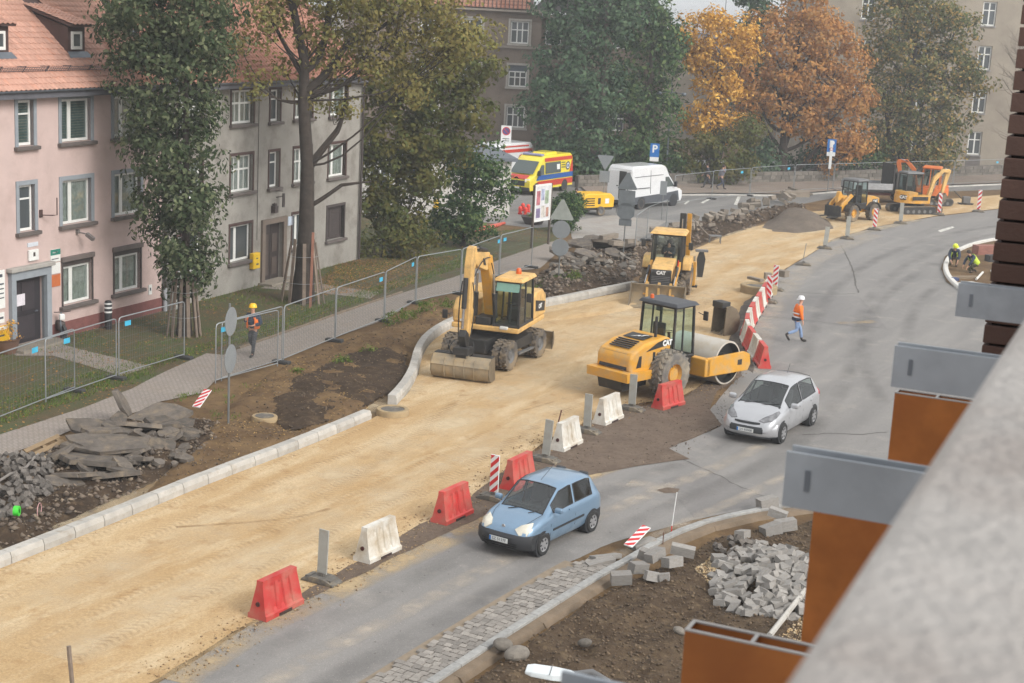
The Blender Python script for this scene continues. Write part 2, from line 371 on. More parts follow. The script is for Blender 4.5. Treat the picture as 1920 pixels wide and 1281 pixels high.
SAND_P = [(-400, 1580), (-250, 1165), (0, 1066), (200, 986), (400, 903), (560, 843), (697, 786), (742, 762), (766, 735), (784, 703), (788, 672), (802, 645), (836, 620), (872, 606), (940, 592), (1023, 576), (1100, 562), (1190, 545), (1215, 500), (1290, 474),
          (1345, 449), (1400, 431), (1470, 410), (1510, 398), (1600, 392), (1700, 380), (1800, 372), (1990, 357), (2100, 366), (1870, 392), (1750, 406), (1640, 426), (1562, 449), (1520, 477), (1478, 501), (1432, 544), (1396, 588), (1384, 640), (1392, 690), (1330, 712), (1285, 742), (1200, 758),
          (1150, 772), (1080, 800), (1010, 836), (940, 890), (880, 938), (800, 985), (690, 1050), (585, 1108), (465, 1172), (300, 1272), (60, 1400)]
sand = sheet('sand_roadbed', pxpoly(SAND_P), .020, M_SAND, .09)
sheet('gravel_shoulder', pxpoly([(470, 1178), (590, 1118), (700, 1066), (830, 1003), (905, 970), (1080, 896), (1200, 874), (1292, 862), (1254, 842), (1352, 798), (1330, 768), (1345, 735), (1392, 706), (1380, 690), (1330, 714), (1285, 746), (1200, 764), (1150, 776), (1075, 812), (1000, 850), (930, 893), (868, 945), (790, 985), (690, 1044), (585, 1104)]), .026, M_GRAVEL, .10, .35)
# broken tarmac crust along the barrier chain
def slab_outline(r, n=9, e=.3):
    a0 = random.random() * 6; return [(r * (1 + random.uniform(-e, e)) * math.cos(a0 + 2 * PI * i / n), r * (1 + random.uniform(-e, e)) * math.sin(a0 + 2 * PI * i / n)) for i in range(n)]
M_TAR = mat('old tarmac', srgb(92, 85, 78), .9, var=.3, scale=4, bump=.8, dirt=srgb(132, 117, 97), dscale=3.2, damt=(.48, .76), island=.28)
for (a, b) in (((1392, 690), (1375, 640)), ((1375, 640), (1398, 590)), ((1398, 590), (1420, 560))):
    A, B = G(*a), G(*b)
sheet('tarmac_crust', pxpoly([(1412, 700), (1376, 672), (1368, 642), (1380, 605), (1388, 575), (1410, 556), (1440, 552), (1420, 590), (1405, 640)]), .03, M_TAR, .12, .3)
M_PATCH = mat_asphalt('darker repair asphalt', srgb(130, 127, 125), srgb(146, 142, 139), srgb(166, 160, 152))
for pp in ([(1452, 554), (1612, 556), (1665, 618), (1560, 610), (1418, 594)], [(1240, 900), (1330, 886), (1440, 940), (1400, 952), (1300, 972)]): sheet('asphalt_patch', pxpoly(pp), .0142, M_PATCH, .03, .4)
# cracks and joints in the road
def crack(pts, w):
    mb = MB(); P = [G(x, y) for x, y in pts]; Q = []
    for i in range(len(P) - 1):
        n = max(2, int((P[i + 1] - P[i]).length / .25))
        for j in range(n): Q.append(P[i].lerp(P[i + 1], j / n) + V(random.uniform(-.04, .04), random.uniform(-.05, .05), 0))
    L = [];
    for i, p in enumerate(Q):
        d = (Q[min(i + 1, len(Q) - 1)] - Q[max(0, i - 1)]).normalized(); nn = V(-d.y, d.x, 0) * w * random.uniform(.3, .8)
        L += [(p.x - nn.x, p.y - nn.y, .017), (p.x + nn.x, p.y + nn.y, .017)]
    return mb.add(L, [(2 * i, 2 * i + 1, 2 * i + 3, 2 * i + 2) for i in range(len(Q) - 1)]).build('crack', M_CRACK, road, fix=False)
crack([(1577, 460), (1592, 490), (1602, 515), (1605, 540), (1612, 552)], .06)
crack([(1490, 548), (1560, 553), (1612, 551)], .05)
crack([(1420, 592), (1500, 600), (1600, 612), (1660, 616)], .04)
crack([(1505, 817), (1560, 813), (1620, 816), (1675, 809)], .05)
crack([(1280, 862), (1330, 884), (1380, 910), (1460, 944)], .03)
crack([(1440, 545), (1470, 548), (1500, 549)], .05)
for pts in (([(1758, 433), (1785, 425), (1790, 427), (1764, 436)]), ([(1282, 383), (1290, 376), (1294, 377), (1286, 384)]), ([(1313, 381), (1330, 372), (1335, 373), (1318, 382)]), ([(1376, 384), (1383, 369), (1389, 369), (1382, 385)])):
    sheet('painted_line', pxpoly(pts), .018, M_PAINT, kind='structure')
# far pavement behind the fence, with its kerb
sheet('far_pavement', pxpoly([(1100, 362), (1250, 366), (1330, 364), (1480, 366), (1580, 358), (1700, 352), (2100, 336), (2100, 312), (1250, 338), (1080, 345)]), .10, mat_blocks('far pavement', srgb(140, 126, 116), srgb(150, 136, 124), srgb(122, 108, 98), .5, .5, 0), .02)
# island at the bend
ISL = [(1764, 505), (1772, 482), (1800, 466), (1840, 453), (1890, 447), (1990, 450), (2050, 520), (1980, 590), (1870, 580), (1815, 556), (1775, 530)]
sheet('island_soil', pxpoly(ISL), .05, M_GROUND, .03)

# earth worked up in lumps
verge = pxpoly([(380, 800), (430, 755), (500, 700), (560, 672), (640, 640), (720, 612), (790, 585), (850, 565), (872, 590), (800, 625), (770, 660), (768, 700), (735, 742), (690, 770), (600, 815), (480, 870), (330, 935), (260, 930)])
o, z_verge = mound('excavated_soil', verge, M_GROUND, 0, .12, .30, .9, .6, kind='structure')
dark = pxpoly([(520, 790), (505, 755), (545, 715), (600, 690), (680, 660), (735, 652), (755, 672), (757, 710), (728, 738), (680, 765), (590, 800), (540, 812)])
o, z_dark = mound('topsoil', dark, M_DARK, .12, .11, .16, .8, .5, kind='structure')
heapP = pxpoly([(-60, 1000), (-60, 880), (60, 855), (180, 800), (290, 772), (420, 790), (440, 830), (330, 890), (200, 950), (80, 1010), (0, 1040)])
o, z_heap = mound('rubble_soil', heapP, M_DARK, 0, .12, .35, .9, .8, kind='structure')
soilR = pxpoly([(760, 1380), (905, 1262), (1010, 1192), (1110, 1125), (1190, 1085), (1260, 1048), (1340, 1015), (1440, 996), (1540, 978), (1600, 1000), (1640, 1380)])
o, z_soilr = mound('dug_soil', soilR, mat_soil('brown dug soil', srgb(82, 68, 55), srgb(104, 88, 71), srgb(130, 112, 89), 1.0), 0, .09, .42, .8, .35, kind='structure')
bankP = pxpoly([(1000, 560), (1000, 520), (1050, 490), (1120, 462), (1210, 458), (1235, 500), (1180, 530), (1100, 550), (1020, 572)])
o, z_bank = mound('rubble_bank', bankP, M_DARK, 0, .15, .45, 1.0, .7, kind='structure')
farP = pxpoly([(1200, 478), (1230, 440), (1300, 418), (1360, 412), (1420, 400), (1500, 384), (1515, 392), (1440, 416), (1380, 436), (1320, 458), (1270, 478)])
o, z_far = mound('dug_bank', farP, M_DARK, 0, .2, .55, 1.2, .5, kind='structure')
pileP = pxpoly([(1418, 426), (1450, 405), (1490, 394), (1530, 398), (1560, 415), (1570, 430), (1500, 440), (1440, 436)])
pc = sum(pileP, Vector()) / len(pileP)
mound('gravel_pile', pileP, mat_soil('grey gravel heap', srgb(112, 102, 92), srgb(128, 116, 104), srgb(96, 86, 78), .6, 2), 0, .18, .12, .7, 1.2,
      hgt=lambda X, Y: 0.8 * np.exp(-(((X - pc.x) / 1.9) ** 2 + ((Y - pc.y) / 3.2) ** 2)), label='grey heap of gravel in front of the small wheel loader', cat='gravel heap', kind='thing')
spillP = pxpoly([(880, 615), (960, 595), (1050, 582), (1180, 556), (1210, 575), (1150, 590), (1080, 600), (1000, 606), (930, 618)])
mound('sand_spill', spillP, M_SAND, .02, .15, .16, .8, .5, kind='structure')
# ------------------------------------------------------------ houses
def facade(parent, x0, x1, z0, z1, holes, material, depth=.2, y=0., thick=.35, name='wall'):
    """front wall with real openings and reveals; local x along the wall, outward is -y"""
    xs = sorted({x0, x1, *[h[0] for h in holes], *[h[1] for h in holes]}); zs = sorted({z0, z1, *[h[2] for h in holes], *[h[3] for h in holes]})
    mb = MB()
    for i in range(len(xs) - 1):
        for j in range(len(zs) - 1):
            cx, cz = (xs[i] + xs[i + 1]) / 2, (zs[j] + zs[j + 1]) / 2
            if any(h[0] < cx < h[1] and h[2] < cz < h[3] for h in holes): continue
            mb.quad((xs[i], y, zs[j]), (xs[i + 1], y, zs[j]), (xs[i + 1], y, zs[j + 1]), (xs[i], y, zs[j + 1]))
    for a, b, c, d in [h[:4] for h in holes]:
        k = y + depth
        mb.quad((a, y, c), (a, k, c), (a, k, d), (a, y, d)); mb.quad((b, y, c), (b, y, d), (b, k, d), (b, k, c))
        mb.quad((a, y, d), (a, k, d), (b, k, d), (b, y, d)); mb.quad((a, y, c), (b, y, c), (b, k, c), (a, k, c))
        mb.quad((a, k, c), (b, k, c), (b, k, d), (a, k, d))
    return mb.build(name, material, parent, fix=False)
M_PANE = glassmat('window glass', (.075, .085, .09)); M_SEE = seeglass('clear pane', (.86, .9, .89), 2.1)
M_WHITE = mat('white frame', srgb(222, 222, 218), .45, var=.05)
M_CURT = mat('net curtain', srgb(178, 178, 174), .9, var=.2, scale=6)
M_BLIND = mat('grey green blind', srgb(112, 126, 124), .7)
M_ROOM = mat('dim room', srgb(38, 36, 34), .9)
def window(parent, x0, x1, z0, z1, y, style='two', inside='dark', frame=None, fw=.075):
    f = frame or M_WHITE; mb = MB(); yy = y + .02; w = x1 - x0
    for a, b, c, d in ((x0, x0 + fw, z0, z1), (x1 - fw, x1, z0, z1), (x0 + fw, x1 - fw, z0, z0 + fw * 1.2), (x0 + fw, x1 - fw, z1 - fw, z1)):
        mb.b2((a, yy, c), (b, yy + .06, d))
    i0, i1, j0, j1 = x0 + fw, x1 - fw, z0 + fw * 1.2, z1 - fw
    def vb(t, k=.05): mb.b2((i0 + (i1 - i0) * t - k, yy + .004, j0), (i0 + (i1 - i0) * t + k, yy + .056, j1))
    def hb(t, k=.03, a=0, b=1): mb.b2((i0 + (i1 - i0) * a, yy + .008, j0 + (j1 - j0) * t - k), (i0 + (i1 - i0) * b, yy + .052, j0 + (j1 - j0) * t + k))
    if style == 'two': vb(.34, .085)
    if style == 'cross': vb(.5, .06); hb(.66, .045)
    if style == 'six': vb(.5, .06); hb(.62, .04); vb(.25, .015); vb(.75, .015)
    if style == 'three': vb(.333, .045); vb(.667, .045); hb(.62, .04)
    if style == 'threelow': vb(.333, .045); vb(.667, .045); hb(.62, .04)
    if style == 'narrow': hb(.72, .03)
    o = mb.build('window', f, parent, fix=False)
    if inside in ('curtain', 'blind'):
        MB().b2((i0, yy + .027, j0), (i1, yy + .031, j1)).build('pane', M_SEE, o, fix=False)
        if inside == 'curtain':
            c = MB(); n = max(6, int((i1 - i0) / .07)); ring = []
            for k in range(n + 1):
                x = i0 + (i1 - i0) * k / n; d = yy + .075 + .018 * math.sin(k * 2.4)
                ring.append((x, d))
            c.add([(x, d, j0) for x, d in ring] + [(x, d, j1) for x, d in ring], [(k, k + 1, k + n + 2, k + n + 1) for k in range(n)])
            c.build('curtain', M_CURT, o, fix=False)
        else:
            n = int((j1 - j0) / .09)
            for k in range(n): MB().box(((i0 + i1) / 2, yy + .075, j0 + (k + .5) * (j1 - j0) / n), (i1 - i0, .012, .075)).build('slat', M_BLIND, o, fix=False)
    elif inside == 'shutter':
        n = int((j1 - j0) / .1)
        for k in range(n): MB().box(((i0 + i1) / 2, yy + .03, j0 + (k + .5) * (j1 - j0) / n), (i1 - i0, .02, (j1 - j0) / n - .012)).build('slat', MATS['dark trim'], o, fix=False)
        MB().b2((i0, yy + .045, j0), (i1, yy + .05, j1)).build('backing', M_ROOM, o, fix=False)
    else:
        MB().b2((i0, yy + .027, j0), (i1, yy + .031, j1)).build('pane', M_PANE, o, fix=False)
    return o
M_PINK = mat('pink render', srgb(194, 172, 166), .92, var=.06, scale=1.2, bump=.25, dirt=srgb(170, 148, 140), dscale=.8, damt=(.5, .82))
M_GREYR = mat('weathered grey render', srgb(148, 144, 137), .92, var=.10, scale=1.0, bump=.25, dirt=srgb(112, 106, 98), dscale=.9, damt=(.48, .75))
M_TRIM = mat('blue grey surround', srgb(140, 146, 152), .8, var=.08)
mat('dark trim', srgb(70, 62, 60), .7, var=.12); M_DTRIM = MATS['dark trim']
M_SILL = mat('sill stone', srgb(96, 88, 84), .85, var=.15)
M_PLINTH = mat('oxblood plinth', srgb(120, 76, 72), .9, var=.15, bump=.2)
M_TILE = mat('faded clay tile', srgb(190, 146, 128), .8, var=.12, scale=1.1, bump=.15, dirt=srgb(190, 128, 100), dscale=.55, damt=(.52, .78), island=.07)
M_TILE2 = mat('orange clay tile', srgb(160, 114, 96), .82, var=.16, scale=1.3, dirt=srgb(140, 92, 74), dscale=.6, damt=(.5, .72))
M_BRN = mat('brown cladding', srgb(74, 54, 50), .75, var=.15, scale=3)
M_ZINC = mat('zinc', srgb(112, 118, 126), .5, .4, var=.1)
def tile_mesh():
    mb = MB(); n = 6; w = .25; L = .36; vs = []
    for k in range(n + 1):
        t = k / n; x = -w / 2 + w * t; z = .024 * math.sin(2 * PI * t + .5)
        vs += [(x, L, z), (x, 0, z + .03), (x, .0, z + .004)]
    fs = [(3 * k + 1, 3 * k + 4, 3 * k + 3, 3 * k) for k in range(n)] + [(3 * k + 2, 3 * k + 5, 3 * k + 4, 3 * k + 1) for k in range(n)]
    mb.add(vs, fs); return mb.mesh('tile', True, 50)
TILE = tile_mesh(); TILE.materials.append(M_TILE)
_tv = np.array([v.co[:] for v in TILE.vertices]); _tf = [list(p.vertices) for p in TILE.polygons]
def tiled_roof(house, x0, x1, z_e, y_e, pitch, length, singles, skip=None, material=None, du=.235, ds=.272):
    p = rad(pitch); cs, sn = math.cos(p), math.sin(p); mb = MB()
    top = (y_e + length * cs, z_e + length * sn)
    mb.prism([(y_e, z_e - .1), (y_e, z_e - .02), (top[0], top[1] - .02), (top[0] + (top[0] - y_e), z_e - .02), (top[0] + (top[0] - y_e), z_e - .1), (top[0], top[1] - .12)], x0, x1, 'x')
    roof = mb.build('roof', M_BRN, house)
    big = []; fbig = []; k0 = 0; cnt = 0
    R = Matrix.Rotation(p, 4, 'X')
    for j in range(int(length / ds)):
        for i in range(int((x1 - x0) / du)):
            x = x0 + du * (i + .5); s = j * ds - .06
            if skip and skip(x, s): continue
            T = Matrix.Translation((x, y_e + s * cs, z_e + s * sn + .02)) @ R
            if singles and singles(x, s) and cnt < 300:
                o = bpy.data.objects.new('tile', TILE); COL.objects.link(o); o.parent = roof; o.matrix_local = T; cnt += 1
            else:
                A = np.array(T); big.append(_tv @ A[:3, :3].T + A[:3, 3]); fbig += [[q + k0 for q in f] for f in _tf]; k0 += len(_tv)
    o = raw_mesh('tiles', np.concatenate(big), fbig, 4, material or M_TILE, roof, smooth=True); o['kind'] = 'stuff'
    return roof, (lambda x, s, h=0: Vector((x, y_e + s * cs - h * sn, z_e + s * sn + h * cs)))
HO = G(89, 640); HRZ = rad(90 - 22.5)
def wallpt(u, z, out=0.): 
    return HO + V(math.sin(rad(22.5)), math.cos(rad(22.5)), 0) * u + V(math.cos(rad(22.5)), -math.sin(rad(22.5)), 0) * out + V(0, 0, z)
# --- pink house
H1 = thing('pink_house', 'pink rendered three-storey house with red tiled roof and grey door surround', 'house', HO, HRZ)
holes = []
for z0, z1 in ((1.12, 2.72), (4.0, 5.58), (6.9, 8.4)):
    for a, b in ((-9.6, -7.9), (-6.6, -4.9), (.85, 2.45), (3.76, 5.35)): holes.append((a, b, z0, z1))
holes += [(-1.36, -.58, 4.0, 5.6), (-1.36, -.58, 6.9, 8.44), (-1.72, -.16, .1, 2.42)]
facade(H1, -14, 6.72, .55, 8.75, holes, M_PINK, .22)
MB().b2((-14, -.02, -.2), (-1.9, .2, .55)).b2((.02, -.02, -.2), (6.74, .2, .55)).build('plinth', M_PLINTH, H1)
MB().b2((-14, .3, -.1), (6.7, 9.0, 8.7)).build('wall', M_PINK, H1)
for (a, b, c, d) in holes[:-1]:
    g = c < 2; nar = b - a < 1
    ins = 'curtain' if g else ('blind' if (c > 6 and a < 3) else ('dark' if nar else 'curtain'))
    window(H1, a + .02, b - (.02 if nar else .02), c + .02, d - (.22 if g else .02), .10, 'narrow' if nar else 'two', ins)
    mb = MB()
    if g:
        MB().b2((a - .07, -.035, c), (a, .21, d)).build('surround', M_DTRIM, H1); MB().b2((b, -.035, c), (b + .07, .21, d)).build('surround', M_DTRIM, H1)
        MB().b2((a - .1, -.10, d - .02), (b + .1, .05, d + .16)).build('shutter_box', mat('shutter box', srgb(104, 94, 90), .7), H1, bevel=.02)
        MB().b2((a, .03, d - .2), (b, .09, d)).build('shutter_slats', M_DTRIM, H1)
    else:
        w = .15; mb.b2((a - w, -.035, c), (a, .12, d)).b2((b, -.035, c), (b + w, .12, d)).b2((a - w, -.036, d), (b + w, .12, d + w)); mb.build('surround', M_TRIM, H1)
    MB().b2((a - .2, -.17, c - .13), (b + .2, .02, c - .004)).build('sill', M_SILL, H1, bevel=.02)
mb = MB().b2((-1.95, -.16, 0), (-1.72, .1, 2.42)).b2((-.16, -.16, 0), (.08, .1, 2.42)).b2((-1.95, -.16, 2.42), (.08, .1, 2.72)); mb.build('door_surround', M_TRIM, H1, bevel=.01)
MB().b2((-2.05, -.26, 2.72), (.18, .1, 2.86)).build('door_canopy', mat('pale stone', srgb(160, 156, 150), .9), H1, bevel=.02)
door = MB().b2((-1.70, .15, .12), (-.18, .2, 2.4)).build('door', mat('dark door', srgb(44, 40, 44), .5), H1)
MB().b2((-1.60, .125, 1.25), (-1.25, .149, 2.25)).b2((-1.6, .125, .25), (-.5, .149, 1.05)).b2((-1.15, .125, 1.25), (-.5, .149, 2.25)).build('door_panel', mat('dark door panel', srgb(58, 52, 56), .5), door)
MB().b2((-1.42, .11, 1.45), (-1.0, .124, 1.85)).build('notice', mat('paper', srgb(214, 208, 214), .8), door)
MB().cyl((-.4, .08, 1.15), (-.4, .15, 1.15), .025).cyl((-.4, .09, 1.15), (-.53, .09, 1.15), .014).build('handle', M_ZINC, door)
MB().b2((-2.1, -.75, 0), (.3, .1, .12)).build('doorstep', mat('doorstep concrete', srgb(134, 126, 114), .9, bump=.3), H1, bevel=.02)
MB().b2((-14, -.42, 8.52), (6.9, .05, 8.74)).build('soffit', mat('soffit', srgb(92, 92, 98), .8), H1)
gt = [(.075 * math.cos(t), .075 * math.sin(t)) for t in [PI + PI * k / 8 for k in range(9)]] + [(.06 * math.cos(t), .06 * math.sin(t)) for t in [2 * PI - PI * k / 8 for k in range(9)]]
MB().prism([(-.5 + a, 8.80 + b) for a, b in gt], -14, 6.95, 'x').build('gutter', M_ZINC, H1)
ROOF_P = 41
def skip1(x, s): return (2.15 < x < 3.2 and s > 1.5 and s < 4.3) or (-2.6 < x < -.75 and 1.5 < s < 4.3)
roof1, R1 = tiled_roof(H1, -14, 6.9, 8.82, -.45, ROOF_P, 6.6, lambda x, s: -2.6 < x < 4.6, skip1)
MB().add([R1(6.88, -.1, 0), R1(7.02, -.1, 0), R1(7.02, 6.6, 0), R1(6.88, 6.6, 0), R1(6.88, -.1, .12), R1(7.02, -.1, .12), R1(7.02, 6.6, .12), R1(6.88, 6.6, .12)], [(0, 1, 5, 4), (4, 5, 6, 7), (1, 2, 6, 5), (0, 4, 7, 3)]).build('verge_flashing', M_ZINC, H1)
sg = MB()
for h in (.07, .15, .23): sg.cyl(R1(-14, .78, h), R1(6.8, .78, h), .012, n=5, caps=False)
x = -13.9
while x < 6.8: sg.cyl(R1(x, .78, .05), R1(x, .78, .26), .008, n=4, caps=False); x += .12
for x in np.arange(-13.6, 6.8, 1.15): sg.cyl(R1(x, .78, 0), R1(x, .78, .3), .02, n=5).cyl(R1(x, 1.05, .02), R1(x, .78, .28), .014, n=5)
sg.build('snow_guard', mat('snow guard steel', srgb(86, 84, 90), .5, .5), H1, fix=False)
def dormer(x0, x1):
    s0 = 1.6; hgt = .95; b = R1(x0, s0); zf = b.z; yf = b.y; zt = zf + hgt; run = 2.25; rise = .62
    body = MB().add([(x0, yf, zf - .1), (x1, yf, zf - .1), (x1, yf, zt), (x0, yf, zt), (x0, yf + run, zt + rise), (x1, yf + run, zt + rise), (x0, yf + 2.2, zf), (x1, yf + 2.2, zf)],
                    [(0, 1, 2, 3), (0, 3, 4, 6), (1, 7, 5, 2), (3, 2, 5, 4)]).build('dormer', M_BRN, H1)
    w = window(H1, x0 + .14, x1 - .22, zf + .18, zf + .80, yf - .09, 'none', 'dark', fw=.09); w.parent = body; w.name = 'dormer_window'
    pit = math.atan2(rise, run); L = math.hypot(run, rise) + .25
    d = Vector((0, math.cos(pit), math.sin(pit))); nn = Vector((0, -math.sin(pit), math.cos(pit))); e = Vector((0, yf - .22, zt + .02))
    P = lambda x, s, h: Vector((x, 0, 0)) + e + d * s + nn * h
    MB().add([P(x0 - .1, 0, 0), P(x1 + .12, 0, 0), P(x1 + .12, L, 0), P(x0 - .1, L, 0), P(x0 - .1, 0, .09), P(x1 + .12, 0, .09), P(x1 + .12, L, .09), P(x0 - .1, L, .09)],
             [(0, 1, 5, 4), (4, 5, 6, 7), (1, 2, 6, 5), (0, 4, 7, 3), (3, 2, 1, 0)]).build('dormer_roof', M_BRN, body)
    R = Matrix.Rotation(pit, 4, 'X')
    for j in range(8):
        for i in range(int((x1 - x0 + .1) / .235) + 1):
            if x0 + .03 + .235 * i > x1 + .1: continue
            o = bpy.data.objects.new('tile', TILE); COL.objects.link(o); o.parent = body; o.matrix_local = Matrix.Translation(P(x0 + .03 + .235 * i, j * .3 - .03, .1)) @ R
    MB().add([R1(x0 - .12, s0 - .22, .06), R1(x1 + .2, s0 - .22, .06), R1(x1 + .1, s0 + .05, .1), R1(x0 - .05, s0 + .05, .1)], [(0, 1, 2, 3)]).build('dormer_flashing', M_ZINC, body, fix=False)
dormer(2.2, 3.12); dormer(-2.55, -.85)
dp = MB(); dp.tube([(6.78, -.45, 8.72), (6.78, -.2, 8.4), (6.78, -.12, 8.1), (6.78, -.12, .9)], .06, 8); dp.build('drainpipe', M_DTRIM, H1, smooth=True)
MB().cyl((6.78, -.12, -.1), (6.78, -.12, .92), .085, n=10).build('drainpipe_foot', mat('pale pipe', srgb(150, 152, 156), .7), H1, smooth=True)
br = MB().box((-.28, -.02, 4.55), (.14, .05, .26)).tube([(-.28, -.04, 4.5), (-.05, -.35, 4.5), (.1, -.4, 4.5), (.1, -.4, 5.1)], .02, 6); br.build('bracket', M_BRN, H1)
cb = MB().box((1.62, -.06, 3.72), (.1, .12, .14)).tube([(1.62, -.1, 3.7), (1.68, -.35, 3.66)], .03, 6).box((1.75, -.5, 3.56), (.13, .34, .13), rot=Matrix.Rotation(.5, 3, 'X')); cb.build('security_camera', mat('camera housing', srgb(112, 106, 104), .6), H1)
al = MB().b2((-.98, -.1, 2.98), (-.5, -.005, 3.36)).build('alarm_box', M_WHITE, H1, bevel=.02); MB().box((-.74, -.103, 3.2), (.1, .01, .14)).build('alarm_mark', M_DTRIM, al)
MB().b2((-.98, -.03, 3.46), (-.45, -.003, 3.6)).build('number_plate', mat('pale plate', srgb(200, 205, 212), .6), H1)
# wall signs (things fixed to the house)
def wallsign(name, label, cat, u, z, w, h, m_, strips=()):
    t = thing(name, label, cat, wallpt(u, z), HRZ)
    b = MB().b2((-w / 2, -.035, 0), (w / 2, -.004, h)).build('board', m_, t)
    for (a, c, e, f, mm) in strips: MB().b2((-w / 2 + a * w, -.041, c * h), (-w / 2 + e * w, -.036, f * h)).build('print', mm, t)
    return t
M_SGREEN = mat('sign green', srgb(42, 124, 108), .6); M_SORG = mat('sign orange', srgb(190, 106, 60), .6); M_INK = mat('sign ink', srgb(70, 74, 82), .7); M_YEL = mat('sign yellow', srgb(222, 178, 34), .55)
wallsign('wall_sign', 'small green and white plate above the ochre one beside the pink house door', 'sign', .44, 2.78, .52, .44, M_WHITE, ((0, .55, 1, 1, M_SGREEN), (.2, .7, .75, .82, M_WHITE), (.1, .2, .8, .27, M_INK)))
wallsign('wall_sign', 'blank off-white plate between the green plate and the orange plate', 'sign', .44, 2.36, .5, .38, M_WHITE)
wallsign('wall_sign', 'small rusty orange plate lowest beside the pink house door', 'sign', .44, 1.9, .5, .42, M_SORG)
wallsign('wall_sign', 'tall white company board left of the pink house door', 'sign', -2.75, 1.55, 1.2, 1.3, M_WHITE, ((.2, .82, .45, .92, M_INK), (.6, .82, .9, .9, M_INK), (.1, .62, .95, .66, M_INK), (.1, .5, .95, .53, M_INK), (.1, .38, .95, .41, M_INK), (.1, .26, .95, .29, M_INK)))
wallsign('wall_sign', 'small white board with green mark under the company board', 'sign', -2.75, 1.05, 1.1, .36, M_WHITE, ((.3, .3, .42, .7, M_SGREEN), (.5, .4, .95, .6, M_INK)))
wallsign('poster', 'yellow poster left of the pink house door behind the planter', 'poster', -2.6, .05, 1.25, .9, M_YEL, ((.1, .85, .95, .97, M_WHITE), (.2, .6, .8, .66, M_INK), (.3, .3, .6, .4, M_INK)))
wallsign('wall_sign', 'small white plate low on the pink wall near the drainpipe', 'sign', 5.95, .78, .2, .38, M_WHITE, ((.3, .4, .7, .7, M_INK),))
# --- grey house
H2 = thing('grey_house', 'weathered grey three-storey house behind the bare trunk, brown door', 'house', HO, HRZ)
h2 = []
for z0, z1 in ((1.25, 2.8), (4.18, 5.72), (7.0, 8.4)):
    for a, b in ((7.75, 9.4), (11.45, 13.12), (16.42, 17.95), (19.52, 21.12)): h2.append((a, b, z0, z1))
h2 += [(14.42, 15.22, 4.15, 5.7), (14.42, 15.22, 6.98, 8.35), (14.1, 15.6, .1, 2.6)]
facade(H2, 6.73, 22.7, -.2, 8.7, h2, M_GREYR, .24)
MB().b2((6.75, .3, -.2), (22.68, 9, 8.6)).build('wall', M_GREYR, H2)
MB().add([(6.76, 0.28, 8.6), (6.76, 9, 8.6), (6.76, 4.6, 12.6), (22.69, .28, 8.6), (22.69, 9, 8.6), (22.69, 4.6, 12.6)], [(0, 1, 2), (3, 5, 4)]).build('gable', M_GREYR, H2, fix=False)
for k, (a, b, c, d) in enumerate(h2[:-1]):
    nar = b - a < 1; sh = a > 19 and c < 2
    window(H2, a + .02, b - .02, c + .02, d - .02, .13, 'narrow' if nar else ('two' if c < 2 or a > 19 else 'six'), 'shutter' if sh else ('curtain' if c > 3 and not nar else 'dark'), M_DTRIM if sh else None)
    w = .09; MB().b2((a - w, -.03, c), (a, .2, d)).b2((b, -.03, c), (b + w, .2, d)).b2((a - w, -.031, d), (b + w, .2, d + .12)).build('surround', M_BRN if not sh else M_DTRIM, H2)
    MB().b2((a - .16, -.16, c - .13), (b + .16, .02, c - .004)).build('sill', M_SILL, H2, bevel=.02)
MB().b2((13.85, -.1, 0), (14.1, .1, 2.6)).b2((15.6, -.1, 0), (15.85, .1, 2.6)).b2((13.85, -.1, 2.6), (15.85, .1, 2.82)).build('door_surround', mat('brown stone surround', srgb(112, 100, 90), .85), H2)
d2 = MB().b2((14.12, .16, .1), (14.85, .2, 2.55)).b2((14.87, .16, .1), (15.58, .2, 2.55)).build('door', mat('brown black door', srgb(52, 44, 42), .55), H2)
MB().b2((14.98, .14, 1.3), (15.4, .159, 2.1)).b2((14.98, .14, .3), (15.4, .159, 1.05)).b2((14.25, .14, .3), (14.7, .159, 2.1)).build('door_panel', mat('door panel brown', srgb(78, 68, 62), .6), d2)
MB().b2((13.7, -.7, 0), (16, .1, .11)).build('doorstep', MATS['doorstep concrete'], H2)
ln = MB().box((14.75, -.12, 3.22), (.26, .2, .3)).box((14.75, -.12, 3.42), (.16, .14, .1)).cyl((14.75, 0, 3.42), (14.75, -.12, 3.5), .02, n=6); ln.build('lantern', M_DTRIM, H2)
MB().tube([(14.9, 0, 4.0), (15.1, -.3, 4.0)], .02, 6).b2((15.05, -.35, 3.3), (15.2, -.3, 3.9)).b2((14.6, -.3, 3.75), (15.1, -.27, 3.8)).build('iron_bracket', M_DTRIM, H2)
MB().b2((16.05, -.03, 2.35), (16.45, -.003, 2.75)).build('house_number', mat('number plate', srgb(190, 200, 214), .5), H2)
MB().b2((6.73, -.4, 8.5), (22.8, .05, 8.7)).build('soffit', MATS['soffit'], H2)
MB().prism([(-.45 + a, 8.76 + b) for a, b in gt], 7.1, 22.9, 'x').build('gutter', M_ZINC, H2)
MB().tube([(22.5, -.4, 8.7), (22.5, -.12, 8.2), (22.5, -.12, 0)], .06, 8).build('drainpipe', M_DTRIM, H2, smooth=True)
MB().tube([(13.5, -.03, 8.6), (13.5, -.03, 2.0)], .012, 5).build('cable', M_DTRIM, H2)
tiled_roof(H2, 7.05, 22.9, 8.78, -.42, ROOF_P, 6.6, None, None, M_TILE2)
gb = thing('gas_box', 'yellow gas meter box left of the grey house door', 'meter box', wallpt(13.25, .72), HRZ)
MB().b2((-.27, -.2, .1), (.27, -.005, .78)).build('housing', M_YEL, gb, bevel=.02); MB().b2((-.23, -.215, .13), (.23, -.202, .75)).build('door', mat('box yellow door', srgb(226, 186, 44), .5), gb)
